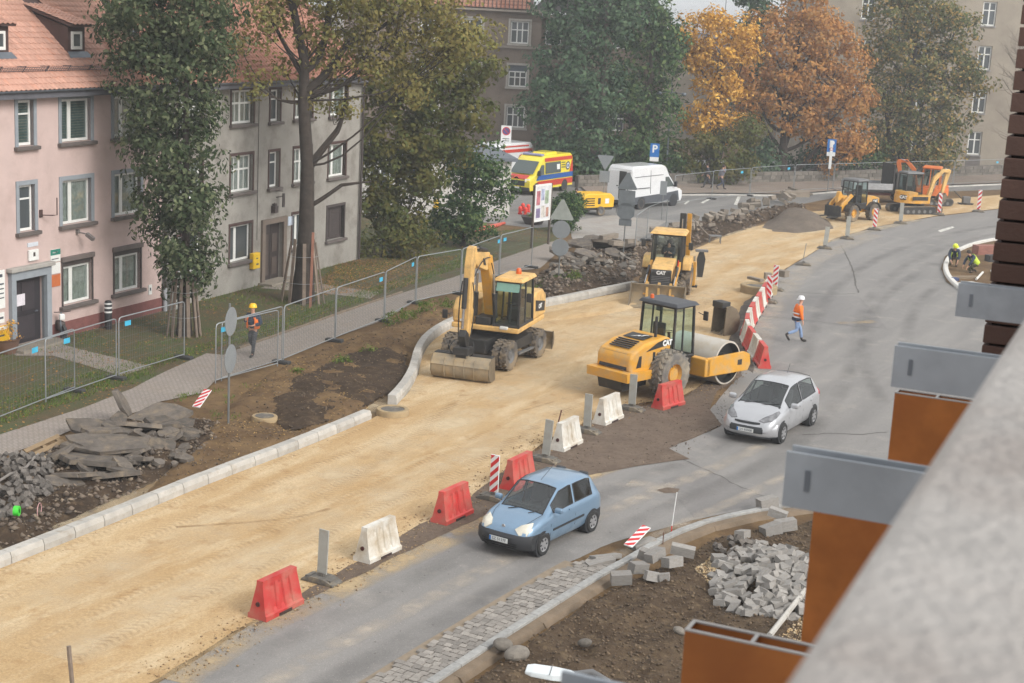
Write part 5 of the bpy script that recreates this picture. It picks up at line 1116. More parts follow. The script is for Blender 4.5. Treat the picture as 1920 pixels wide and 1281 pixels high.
for i in range(22):
    px = (random.uniform(110, 340), 0); slab('jagged slab of tarmac lying in the left heap', 'tarmac slabs of the left heap', G(px[0], random.uniform(800, 905) - (px[0] - 225) * .18) + V(0, 0, random.uniform(.12, .38)), random.uniform(.28, .5), random.uniform(.08, .13), (R_(.5), R_(.5), R_(3)), M_TAR, n=random.choice((4, 5, 6)), e=.38)
for i in range(26):
    px = (random.uniform(250, 350), random.uniform(825, 885)); slab('small chunk of broken tarmac beside the left heap', 'tarmac chunks', G(*px) + V(0, 0, .22), random.uniform(.09, .2), .1, (R_(.5), R_(.5), R_(3)), M_TAR, 'tarmac_chunk', 'tarmac chunk', n=6)
bigm = [((1062, 492), .75, .45, 'slab at the left foot of the middle heap'), ((1085, 478), .7, .75, 'topmost slab of the middle heap'), ((1100, 492), .65, .5, 'flat slab in the centre of the middle heap'), ((1120, 500), .6, .3, 'slab at the front of the middle heap'), ((1130, 478), .7, .7, 'slab at the crest of the middle heap'), ((1150, 488), .5, .45, 'tilted slab right of the centre of the middle heap'), ((1075, 505), .6, .25, 'low slab at the front left of the middle heap'), ((1110, 470), .5, .8, 'slab at the back of the middle heap'), ((1145, 470), .55, .75, 'dark mound slab at the back right of the middle heap'), ((1170, 478), .5, .5, 'slab at the right end of the middle heap')]
for (px, r, z, lb) in bigm: slab(lb, 'slabs of the middle heap', G(*px) + V(0, 0, z * .8), r, .16, (R_(.35), R_(.35), R_(3)), M_TAR, stretch=(1.2, .9))
for i in range(40):
    px = (random.uniform(1030, 1195), random.uniform(488, 528)); slab('loose stone on the bank below the middle heap', 'loose stones of the middle bank', G(*px) + V(0, 0, .3), random.uniform(.1, .25), .12, (R_(.6), R_(.6), R_(3)), M_STONE, 'loose_stone', 'stone', n=6)
CURB = MB().box((0, 0, 0), (1, 1, 1)); M_OLDK = mat('old kerb stone', srgb(128, 118, 106), .9, var=.2, scale=4, bump=.4, island=.2); CURBM = CURB.mesh('kerb_block'); CURBM.materials.append(M_OLDK)
def block(name, label, group, p, dim, rot, me=None, cat='block', m_=None):
    o = bpy.data.objects.new(name, me or CURBM); COL.objects.link(o); o.location = p; o.scale = dim; o.rotation_euler = rot
    return tag(o, label, cat, group)
for (px, z, rz, lb) in (((1155, 483), .75, 55, 'old kerb stone on top of the middle heap'), ((1140, 472), .8, 40, 'old kerb stone lying behind the top one'), ((1180, 470), .5, 60, 'old kerb stone at the right of the middle heap'), ((1195, 466), .25, 50, 'pale block right of the middle heap')):
    block('kerb_block', lb, 'old kerb stones', G(*px) + V(0, 0, z), (1.1, .3, .25), (R_(.15), R_(.15), rad(rz)), cat='kerb stone')
for i in range(46):
    t_ = i / 46; px = (1225 + 275 * t_ + R_(12), 458 - 84 * t_ + R_(9)); sz = random.choice(((1.0, .3, .25), (.5, .4, .2), (.4, .35, .3)))
    block('kerb_block', 'old stone or kerb piece in the long row beyond the backhoe', 'row of dug-up kerb stones', G(*px) + V(0, 0, .35 + random.uniform(0, .35)), sz, (R_(.3), R_(.3), R_(3)), cat='kerb stone')
tag(block('kerb_block', 'x', None, G(1490, 384) + V(0, 0, .75), (1.9, .5, .4), (0, 0, rad(18))), 'long pale kerb beam on the far stone row', 'kerb stone')
tag(block('kerb_block', 'x', None, G(1500, 366) + V(0, 0, .3), (1.6, 1.0, .15), (.1, .2, rad(30))), 'flat slab leaning behind the far stone row', 'slab'); rod('pole', 'thin pole lying on the dug bank beyond the backhoe', G(1332, 452) + V(0, 0, .2), (-1.1, 1.6, 1.0), .03, M_OLDK, 'pole')
SET = MB().box((0, 0, 0), (1, 1, 1)); SETM = []
for q in range(3):
    m2 = MB().box((0, 0, 0), (1, 1, 1)); m2.v = [(x + R_(.12), y + R_(.12), z + R_(.12)) for x, y, z in m2.v]; me = m2.mesh('sett'); me.materials.append(mat('dark sett', srgb(104, 98, 92), .9, var=.2, scale=6, bump=.4, island=.3)); SETM.append(me)
for i in range(190):
    px = (random.uniform(-20, 95), 0); py = random.uniform(872 - .25 * px[0] * 0, 985 - px[0] * .45); g = G(px[0], py); hz = .5 * math.exp(-((px[0] - 20) / 55) ** 2 - ((py - 910) / 45) ** 2)
    block('loose_sett', 'loose dark sett in the pile at the left edge', 'pile of dark setts at the left edge', (g.x, g.y, max(.08, z_heap(g.x, g.y)) + hz * random.random() + .04), (.13, .12, .11), (R_(1), R_(1), R_(3)), random.choice(SETM), 'sett')
PAVM = MB().box((0, 0, 0), (1, 1, 1)).mesh('paver'); PAVM.materials.append(mat('grey paver', srgb(140, 136, 131), .85, var=.12, scale=5, bump=.2, dirt=srgb(128, 114, 96), dscale=4, damt=(.55, .8), island=.22))
pcx = G(1445, 1110)
for i in range(210):
    a = random.uniform(0, 6.28); q = math.sqrt(random.random()); p = G(1443 + 108 * q * math.cos(a), 1112 + 74 * q * math.sin(a)); hz = .42 * (1 - q ** 1.5) 
    block('paver', 'grey concrete paver in the tumbled heap beside the rusty fin', 'heap of grey pavers', (p.x, p.y, max(.1, z_soilr(p.x, p.y)) * .6 + .1 + hz * random.uniform(.35, 1)), random.choice(((.33, .2, .14), (.26, .2, .14), (.3, .18, .12))), (R_(.5), R_(.5), R_(3)), PAVM, 'paver')
for i in range(75):
    px = (random.uniform(1335, 1450), random.uniform(1042, 1086)); p = G(*px); block('loose_sett', 'small dark sett scattered above the paver heap', 'scattered dark setts', (p.x, p.y, max(.1, z_soilr(p.x, p.y)) + random.uniform(.03, .14)), (.12, .11, .1), (R_(1), R_(1), R_(3)), random.choice(SETM), 'sett')
for (px, z, rz, d, lb) in (((1390, 1030), .35, 60, (.45, .24, .24), 'long pale block standing by the dark setts'), ((1443, 1020), .35, 30, (.5, .28, .28), 'grey block nearest the steel bracket, left of two'), ((1470, 1015), .42, 10, (.5, .28, .26), 'grey block nearest the steel bracket, right of two'), ((1455, 1003), .55, -20, (.45, .25, .2), 'grey block on top of the two by the bracket'), ((1437, 962), .26, 22, (.5, .3, .3), 'single kerb block set on the granite kerb'), ((1163, 1108), .3, 5, (.45, .25, .24), 'large block at the left end of the small block group'),
                       ((1195, 1092), .35, 35, (.42, .24, .22), 'white block behind the left end of the group'), ((1225, 1080), .5, 50, (.5, .24, .2), 'tilted long block in the middle of the group'), ((1258, 1085), .4, 40, (.45, .26, .22), 'grey block right of the tilted one'), ((1222, 1105), .3, 10, (.34, .24, .2), 'block at the front of the small group'), ((1245, 1108), .28, 80, (.22, .22, .24), 'cube-like block at the front right of the group'), ((1278, 1063), .4, -8, (.55, .2, .22), 'long pale block behind the soil heap'), ((1205, 1070), .4, 70, (.24, .22, .22), 'yellowish rough stone atop the group'), ((1345, 1070), .3, 15, (.3, .2, .15), 'flat paver lying apart from the heap'), ((1135, 1052), .1, 28, (.7, .3, .1), 'flat kerb slab lying in the trench by the setts'), ((1125, 1062), .1, 28, (.7, .22, .1), 'second flat slab lying in the trench'), ((1205, 1028), .12, 30, (.6, .3, .12), 'flat slab under the fallen striped panel')):
    block('concrete_block', lb, None, G(*px) + V(0, 0, z), d, (R_(.25), R_(.25), rad(rz)), PAVM, 'block')
for (px, r, lb) in (((942, 1232), .2, 'rounded boulder by the kerb at the bottom'), ((1095, 1228), .14, 'small boulder in the dug soil'), ((1272, 1205), .13, 'grey stone near the rusty box fin'), ((968, 1250), .26, 'half-buried boulder at the bottom of the soil')):
    p = G(*px); o = MB().lathe([(0.01, -.8), (.6, -.65), (.95, -.1), (.85, .4), (.45, .75), (.01, .85)], n=9).build('boulder', M_STONE, None, smooth=True, sub=1, label=lb, cat='boulder'); o.location = (p.x, p.y, .25); o.scale = (r * 1.3, r, r * .8); o.rotation_euler = (R_(.3), R_(.3), R_(3))
# manholes, rings, pipes, bits
def ring_thing(name, label, p, r, h, m_, cover=None, cat='manhole'):
    t = thing(name, label, cat, p); MB().lathe([(r * .72, h * .6), (r * .74, h), (r * .96, h), (r, h - .04), (r, -.05)], n=28).build('ring', m_, t, smooth=True)
    MB().lathe([(0.001, cover or h * .55), (r * .73, cover or h * .55)], n=28).build('cover', M_FOOTB, t); return t
M_RING = mat('dusty concrete ring', srgb(156, 136, 104), .9, var=.15, bump=.3)
ring_thing('manhole', 'round sandy manhole ring at the gap between the kerbs', G(736, 778), .5, .2, M_RING, .18); ring_thing('manhole', 'small round cover lying in the left soil', G(496, 792) + V(0, 0, .1), .38, .1, M_RING, .11)
rg = ring_thing('manhole', 'wide concrete ring by the striped panels at the road edge', G(1422, 549), .85, .38, M_RING, .3)
for (px, d, lb) in (((1438, 535), (.3, .3, .3), 'concrete cube on the wide ring'), ((1415, 541), (.9, .25, .12), 'dark iron grate lying on the wide ring'), ((1466, 530), (.5, .4, .3), 'block behind the striped panels')): block('rubble_block', lb, None, G(*px) + V(0, 0, .45), d, (0, 0, R_(1)), CURBM, 'block')
M_ORP = mat('orange pipe', srgb(196, 92, 74), .5)
for (a, b, lb) in (((893, 437), (938, 424), 'orange plastic pipe lying on the grass, front one'), ((900, 431), (946, 421), 'orange plastic pipe lying on the grass, rear one')): A, B = G(*a), G(*b); rod('orange_pipe', lb, A + V(0, 0, .08), B - A, .08, M_ORP, 'pipe')
for i, (x, y, lb) in enumerate(((975, 402, 'red lantern left of the four by the poster board'), (985, 404, 'red lantern second of the four'), (980, 396, 'red lantern behind, left'), (990, 398, 'red lantern behind, right'))):
    t = thing('warning_light', lb, 'warning light', G(x, y)); MB().lathe([(.14, 0), (.14, .1), (.08, .12)], n=12).build('base', M_RED, t); MB().lathe([(.08, .12), (.12, .2), (.12, .42), (.05, .5), (.001, .5)], n=12).build('lens', mat('lamp red', srgb(226, 72, 60), .4), t, smooth=True)
pt = thing('tub_planter', 'dark oval tub planter below the poster board', 'planter', G(1000, 420)); MB().lathe([(.5, 0), (.75, .45), (.68, .45), (.6, .38), (.001, .38)], n=18).build('tub', M_DTRIM, pt, smooth=True); C, O, cc = clumps([(0, 0, .55, .6, .15)], 60, .12, 10, .2); leaf_cloud('grass', C, O, .12, L_GRASS, pt, .3, -.8)['kind'] = 'stuff'
t = thing('signal_lamp', 'yellow double signal lamp among the bushes', 'signal lamp', G(816, 420)); MB().cyl((0, 0, 0), (0, 0, 1.4), .03, n=6).build('post', M_POST, t)
for z in (.95, 1.25): MB().lathe([(.001, -.12), (.16, -.1), (.17, .06), (.08, .14), (.001, .15)], (0, 0, z), n=12).build('lamp', M_YEL, t, smooth=True)
t = thing('hose', 'grey hose lying over the pile of setts', 'hose'); MB().tube([G(-20, 945) + V(0, 0, .42), G(20, 925) + V(0, 0, .5), G(50, 910) + V(0, 0, .48), G(64, 890) + V(0, 0, .45), G(72, 876) + V(0, 0, .35)], .035, 6).build('hose_length', mat('grey hose', srgb(128, 122, 116), .7), t, smooth=True)
t = thing('tape_reel', 'bright green reel among the setts', 'reel', G(32, 985) + V(0, 0, .35)); MB().lathe([(.05, -.06), (.12, -.06), (.12, .06), (.05, .06)], axis='x', n=16).build('drum', mat('bright green', srgb(70, 200, 60), .5), t)
t = thing('wire_coil', 'pinkish coil of wire beside the green reel', 'coil', G(74, 975) + V(0, 0, .25)); MB().lathe([(.16, -.01), (.17, 0), (.16, .01), (.15, 0), (.16, -.01)], axis='x', n=18).build('loop', mat('pink wire', srgb(196, 150, 150), .5), t)
t = thing('plastic_scrap', 'blue plastic scrap on the sett pile', 'scrap', G(81, 938) + V(0, 0, .22)); MB().box((0, 0, 0), (.16, .12, .08), .5).build('sheet', mat('blue scrap', srgb(60, 140, 190), .5), t, bevel=.03)
pal = thing('pallet', 'broken wooden pallet standing behind the left heap', 'pallet', G(96, 862) + V(0, 0, .12), rad(62)); pal.rotation_euler = (rad(35), rad(-8), rad(60)); M_PAL = mat('pallet wood', srgb(132, 112, 86), .9, var=.15, scale=5)
for i in range(5): MB().box((0, -.4 + i * .2, .07), (1.2, .12, .022)).build('plank', M_PAL, pal)
for x in (-.5, 0, .5): MB().box((x, 0, .02), (.1, .9, .08)).build('bearer', M_PAL, pal)
# ------------------------------------------------------------ marks and loose grit on the ground
def streakmat(name, col, amt, treads=0., rough=.9, nscale=1.2):
    """worn or dusty streak that thins out to its edges and in patches; treads: ribs per metre across the track"""
    m = bpy.data.materials.new(name); m.use_nodes = True; MATS[name] = m; nt = m.node_tree; b = nt.nodes['Principled BSDF']; o = nt.nodes['Material Output']
    b.inputs['Base Color'].default_value = (*col, 1); b.inputs['Roughness'].default_value = rough; b.inputs['Specular IOR Level'].default_value = .2
    uv = nt.nodes.new('ShaderNodeUVMap'); sp = nt.nodes.new('ShaderNodeSeparateXYZ'); nt.links.new(uv.outputs[0], sp.inputs[0])
    def mth(op, a, b_=None):
        n = nt.nodes.new('ShaderNodeMath'); n.operation = op
        for i, v in enumerate((a, b_)):
            if v is None: continue
            if isinstance(v, (int, float)): n.inputs[i].default_value = v
            else: nt.links.new(v, n.inputs[i])
        return n.outputs[0]
    e = mth('MULTIPLY', mth('SINE', mth('MULTIPLY', sp.outputs[1], PI)), 1.0)
    v = coords(nt); f = mth('MULTIPLY', e, ramp(nt, noise(nt, v, nscale, 6, .65), .36, .66))
    if treads:
        ph = mth('ADD', mth('MULTIPLY', sp.outputs[0], treads * 2 * PI), mth('MULTIPLY', mth('ABSOLUTE', mth('SUBTRACT', sp.outputs[1], .5)), 9.))
        f = mth('MULTIPLY', f, ramp(nt, mth('SINE', ph), -.2, .6))
    f = mth('MULTIPLY', f, amt)
    tr = nt.nodes.new('ShaderNodeBsdfTransparent'); mx = nt.nodes.new('ShaderNodeMixShader'); nt.links.new(f, mx.inputs[0]); nt.links.new(tr.outputs[0], mx.inputs[1]); nt.links.new(b.outputs[0], mx.inputs[2]); nt.links.new(mx.outputs[0], o.inputs[0])
    return m
def strip(name, pts, w, z, m_, parent, k=2):
    P = smooth_line(pts, k); n = len(P); vs = []; us = []; s = 0
    for i, p in enumerate(P):
        d = (P[min(i + 1, n - 1)] - P[max(0, i - 1)]).normalized(); nn = V(-d.y, d.x, 0) * w / 2
        if i: s += (P[i] - P[i - 1]).length
        for j in range(5): t = j / 4; q = p - nn + nn * 2 * t; vs.append((q.x, q.y, z)); us.append((s, t))
    fs = [(i * 5 + j, i * 5 + j + 1, (i + 1) * 5 + j + 1, (i + 1) * 5 + j) for i in range(n - 1) for j in range(4)]
    me = bpy.data.meshes.new(name); me.from_pydata(vs, [], fs); me.update(); uvl = me.uv_layers.new()
    for lp in me.loops: uvl.data[lp.index].uv = us[lp.vertex_index]
    if me.polygons[0].normal.z < 0: me.flip_normals()
    return link(name, me, m_, parent)
def offset(pts, d):
    out = []
    for i, p in enumerate(pts):
        t = (pts[min(i + 1, len(pts) - 1)] - pts[max(0, i - 1)]).normalized(); out.append(p + V(-t.y, t.x, 0) * d)
    return out
RC = [G(420, 1330), G(560, 1235), G(700, 1170), G(860, 1085), G(1010, 1010), G(1160, 945), G(1310, 885), G(1420, 835), G(1500, 760), G(1545, 680), G(1560, 620), G(1580, 560), G(1640, 505), G(1720, 465), G(1800, 442), G(1880, 428), G(1960, 420)]
M_RUBB = streakmat('polished wheel track', srgb(104, 102, 100), .26, 0, .7, .5); M_DUSTS = streakmat('pale dust streak', srgb(196, 184, 168), .55, 0, .95, 1.6); M_DUST2 = streakmat('sand spill', srgb(196, 172, 134), .75, 0, .95, 1.1)
for d in (-1.05, .75): strip('wheel_track', offset(RC, d), .75, .0155 + .0004 * abs(d), M_RUBB, road)
strip('dust_streak', offset(RC, -.15)[:8], .6, .0175, M_DUSTS, road); strip('dust_streak', offset(RC, -2.0)[:8], .5, .0178, M_DUSTS, road); strip('dust_streak', offset(RC, 1.9)[:7], .7, .0179, M_DUST2, road)
RC2 = [G(1700, 760), G(1660, 690), G(1660, 620), G(1690, 560), G(1750, 515)]
for d in (-.8, .8): strip('wheel_track', offset(RC2, d), .7, .0163, M_RUBB, road)
strip('dust_streak', [G(1400, 700), G(1425, 620), G(1455, 560), G(1500, 508), G(1560, 470), G(1640, 440)], 1.5, .0183, M_DUSTS, road); strip('dust_streak', [G(1180, 905), G(1220, 912), G(1260, 918)], .9, .0184, M_DUSTS, road); strip('dust_streak', [G(1570, 606), G(1610, 606), G(1640, 603)], .6, .0185, M_DUST2, road)
strip('sand_spill', [G(330, 1280), G(480, 1180), G(600, 1125), G(720, 1068), G(850, 1008), G(920, 972)], .9, .0188, M_DUST2, road)
sheet('sand_patch', pxpoly([(1230, 920), (1250, 915), (1275, 918), (1270, 926), (1245, 926)]), .0215, M_GRAVEL, .04, .15)
# tread prints and pale roller bands on the sand
M_TRD = streakmat('tread print', srgb(142, 110, 74), .22, 5.5, .95, .8); M_BAND = streakmat('rolled pale band', srgb(216, 198, 166), .55, 0, .95, .5); M_TRD2 = streakmat('dark drag mark', srgb(150, 116, 76), .4, 0, .95, 1.4)
SCn = [G(-50, 1190), G(150, 1100), G(350, 1015), G(560, 920), G(760, 835), G(900, 770), G(1000, 700), G(1060, 640), G(1150, 600), G(1260, 540), G(1340, 490), G(1430, 455), G(1540, 430), G(1660, 405)]
for d, w in ((.9, .5), (-1.2, .5), (1.9, .4), (-2.4, .45)): strip('tyre_print', offset(SCn, d), w, .0235 + .0003 * abs(d), M_TRD, sand)
for d, w in ((0, 1.9), (2.9, 1.2), (-2.0, 1.6)): strip('roller_band', offset(SCn, d), w, .0225 + .0002 * abs(d), M_BAND, sand)
strip('drag_mark', [G(330, 990), G(460, 982), G(560, 972), G(620, 955)], .18, .0252, M_TRD2, sand); strip('drag_mark', [G(945, 705), G(1000, 702)], .12, .0253, M_TRD2, sand); strip('drag_mark', [G(985, 770), G(1020, 760), G(1060, 748)], .14, .0254, M_TRD2, sand); strip('tyre_print', [G(870, 735), G(820, 790), G(740, 850), G(620, 920), G(480, 1000)], .5, .0256, M_TRD, sand); strip('tyre_print', [G(1100, 760), G(1000, 800), G(900, 870), G(760, 950)], .5, .0258, M_TRD, sand)
def grit(name, P, s0, s1, m_, z=None, sink=.3):
    """tiny angular stones, one faceted body each"""
    n = len(P); u = np.array([[1, 0, 0], [-1, 0, 0], [0, 1, 0], [0, -1, 0], [0, 0, 1], [0, 0, -1]], float); F = np.array([[0, 2, 4], [2, 1, 4], [1, 3, 4], [3, 0, 4], [2, 0, 5], [1, 2, 5], [3, 1, 5], [0, 3, 5]])
    s = (s0 + (s1 - s0) * rng.random(n) ** 3)[:, None, None]; q = u[None] * s * rng.uniform(.6, 1.3, (n, 6, 1)) + rng.normal(0, .15, (n, 6, 3)) * s; a = rng.uniform(0, 6.28, n); c, sn = np.cos(a)[:, None], np.sin(a)[:, None]
    x = q[:, :, 0] * c - q[:, :, 1] * sn; y = q[:, :, 0] * sn + q[:, :, 1] * c; zz = np.zeros(n) if z is None else np.array([z(*p) for p in P])
    vs = np.stack([x + P[:, :1], y + P[:, 1:2], q[:, :, 2] * .75 + (zz + s[:, 0, 0] * sink)[:, None]], 2).reshape(-1, 3)
    return raw_mesh(name, vs, (F[None] + (np.arange(n) * 6)[:, None, None]).reshape(-1, 3), 3, m_, kind='stuff')
def gritmat(name, cols):
    m, nt, b = newmat(name); g = nt.nodes.new('ShaderNodeNewGeometry'); r = nt.nodes.new('ShaderNodeValToRGB'); nt.links.new(g.outputs['Random Per Island'], r.inputs[0])
    r.color_ramp.elements[0].color = (*cols[0], 1); r.color_ramp.elements[1].color = (*cols[-1], 1)
    for i, c in enumerate(cols[1:-1]): r.color_ramp.elements.new((i + 1) / (len(cols) - 1)).color = (*c, 1)
    nt.links.new(r.outputs[0], b.inputs['Base Color']); b.inputs['Roughness'].default_value = .95; return m
GM_S = gritmat('sandy pebbles', [srgb(190, 168, 130), srgb(168, 138, 98), srgb(206, 190, 160), srgb(140, 116, 84)]); GM_D = gritmat('dark grit', [srgb(88, 76, 66), srgb(120, 106, 92), srgb(70, 62, 56), srgb(146, 130, 110)]); GM_C = gritmat('soil clods', [srgb(78, 65, 53), srgb(94, 79, 64), srgb(116, 99, 79), srgb(68, 57, 48)])
SP = pxpoly(SAND_P)
def band(pts, w, n):
    P = smooth_line(pts, 1); out = []
    for a, b in along(P, .5): k = max(1, int(n * .5)); t = rng.random((k, 1)); d = (b - a); nn = np.array([-d.y, d.x]) / d.length; out.append(np.array([a.x, a.y]) * (1 - t) + np.array([b.x, b.y]) * t + nn * rng.normal(0, w, (k, 1)))
    return np.concatenate(out)
grit('sand_pebbles', np.concatenate([scatter(SP, 9000, lambda x, y: np.where(y < 62, .45, .1)), band(offset(kl, -.25), .14, 45), band(offset(kc, -.2), .12, 30)]), .008, .04, GM_S, None, .3)
mg = [G(300, 1275), G(465, 1172), G(585, 1108), G(690, 1050), G(800, 985), G(880, 938), G(940, 890), G(1010, 836), G(1080, 800), G(1150, 772), G(1285, 742), G(1392, 690)]
o = grit('shoulder_grit', np.concatenate([scatter(pxpoly([(700, 1062), (905, 966), (1080, 892), (1280, 862), (1350, 798), (1390, 700), (1285, 745), (1150, 776), (1000, 850), (868, 945)]), 16000, lambda x, y: .5 + 0 * x)]), .008, .035, GM_D, lambda x, y: .024)
grit('margin_grit', band(mg, .34, 120), .008, .035, gritmat('mixed margin grit', [srgb(120, 100, 78), srgb(150, 124, 92), srgb(176, 150, 112), srgb(104, 88, 70)]), lambda x, y: .024)
SR = soilR
grit('soil_clods', np.concatenate([scatter(SR, 24000)]), .005, .05, GM_C, lambda x, y: z_soilr(x, y)); grit('verge_clods', scatter(verge, 9000), .006, .05, GM_C, lambda x, y: max(z_verge(x, y), z_dark(x, y) if inside(dark, np.array([x]), np.array([y]))[0] else -1)); grit('heap_rubble', scatter(heapP, 5000), .015, .1, GM_D, z_heap); grit('bank_rubble', np.concatenate([scatter(bankP, 5000)]), .02, .14, GM_D, z_bank); grit('far_rubble', scatter(farP, 4000), .03, .18, GM_D, z_far)
grit('yellow_grit', np.concatenate([scatter(pxpoly([(1440, 1250), (1490, 1190), (1530, 1110), (1600, 1110), (1600, 1290), (1440, 1300)]), 12000), scatter(pxpoly([(1300, 1085), (1330, 1055), (1400, 1070), (1400, 1095), (1330, 1112)]), 4000)]), .01, .035, GM_S, lambda x, y: z_soilr(x, y))
A, B = G(1440, 1225), G(1520, 1120); rod('edging_beam', 'long thin concrete edging lying right of the paver heap', A + V(0, 0, .38), B - A, .06, M_CONC, 'edging')
# litter and straw-coloured dry stalks on the left verge
P = scatter(verge, 9000, lambda x, y: np.clip(fbm(x * .6, y * .6, 3) * 2.6 - .9, 0, 1)); leaf_cloud('verge_litter', np.stack([P[:, 0], P[:, 1], [max(.02, z_verge(*p)) + .02 for p in P]], 1), np.tile([[0, 0, 2.]], (len(P), 1)), .09, leafmat('dry stalks', [srgb(196, 164, 110), srgb(160, 130, 88), srgb(120, 100, 70)], .1), None, .3, 0, kind='stuff')
# ------------------------------------------------------------ construction machines (x forward, y left, z up)
DUST = srgb(176, 150, 112)
M_CAT = mat('machine yellow', srgb(206, 150, 52), .45, var=.07, scale=2, dirt=DUST, dscale=2.6, damt=(.46, .78), bump=.05); M_CATP = mat('sun-bleached yellow', srgb(214, 172, 104), .55, var=.07, scale=2, dirt=srgb(160, 132, 92), dscale=2.8, damt=(.46, .78))
M_BLK = mat('machine black', srgb(42, 41, 40), .55, var=.15, dirt=srgb(110, 98, 82), dscale=2.2, damt=(.55, .9)); M_STEEL = mat('worn bucket steel', srgb(142, 130, 110), .65, .25, var=.18, scale=3, dirt=srgb(176, 152, 114), dscale=1.8, damt=(.45, .75))
M_TYRE = mat('dusty tyre', srgb(84, 80, 76), .9, var=.15, scale=5, dirt=srgb(150, 132, 106), dscale=1.6, damt=(.42, .72)); M_CHROME = mat('chrome rod', srgb(190, 190, 190), .2, .9); M_CABG = seeglass('green cab glass', (.78, .90, .86)); M_DKG = seeglass('dark cab glass', (.76, .86, .85))
M_GREYM = mat('machine grey', srgb(104, 104, 104), .6); M_SEAT = mat('black seat', srgb(34, 34, 36), .8); M_AMBER = mat('amber beacon', srgb(206, 92, 30), .3); M_LAMP = mat('lamp glass', srgb(210, 210, 206), .15)
M_DRUM = mat('roller drum steel', srgb(186, 180, 170), .6, .1, var=.08, scale=2, dirt=srgb(170, 152, 122), dscale=1.3, damt=(.5, .8))
M_STEELD = mat('scoured end plate', srgb(118, 106, 88), .6, .3, var=.2, scale=4)
def wheel(parent, p, R, w, rim=.55, m_rim=None, lug='bar', n=22, steer=0., hub=.3, m_t=None):
    """tyre with real lugs, dished rim and hub; axle along y"""
    e = bpy.data.objects.new('wheel', None); COL.objects.link(e); e.parent = parent; e.location = p; e.rotation_euler[2] = steer; e.empty_display_size = .1
    t = MB(); r = R * .94; h = w / 2
    t.lathe([(R * rim, -h * .8), (R * .8, -h), (r * .97, -h * .9), (r, -h * .55), (r, h * .55), (r * .97, h * .9), (R * .8, h), (R * rim, h * .8)], axis='y', n=32)
    for i in range(n):
        a = 2 * PI * i / n
        for s in ((-1, 1) if lug != 'slick' else ()):
            q = a + (PI / n if s > 0 else 0); c, sn = math.cos(q), math.sin(q); sk = {'bar': .5, 'dia': .9, 'blk': .1}[lug]
            R3 = Matrix.Rotation(-q, 3, 'Y') @ Matrix.Rotation(sk * s, 3, 'X'); lw = 2 * PI * R / n * (.42 if lug != 'dia' else .38)
            t.box((c * R * .965, s * h * .46, sn * R * .965), (R * .085, h * .92, lw), rot=R3)
    t.build('tyre', m_t or M_TYRE, e, smooth=True, fix=False)
    MB().lathe([(R * rim, -h * .78), (R * rim * .94, -h * .6), (R * rim * .85, -h * .35), (R * hub, -h * .3), (R * hub * .9, -h * .62), (.001, -h * .62)], axis='y', n=24).lathe([(R * rim, h * .78), (R * rim * .94, h * .6), (R * rim * .85, h * .35), (R * hub, h * .3), (R * hub * .9, h * .62), (.001, h * .62)], axis='y', n=24).build('rim', m_rim or M_CAT, e, smooth=True)
    nb = MB()
    for s in (-1, 1):
        for i in range(8): a = i * PI / 4; nb.cyl((R * rim * .68 * math.cos(a), s * h * .3, R * rim * .68 * math.sin(a)), (R * rim * .68 * math.cos(a), s * h * .42, R * rim * .68 * math.sin(a)), R * .03, n=6)
    o = nb.build('nuts', M_GREYM, e, fix=False); o['kind'] = 'stuff'
    return e
def part(parent, name, m_, lo, hi, bevel=.03): return MB().b2(lo, hi).build(name, m_, parent, bevel=bevel)
def pris(parent, name, m_, poly, a, b, axis='y', bevel=.03, **k): return MB().prism(poly, a, b, axis).build(name, m_, parent, bevel=bevel, **k)
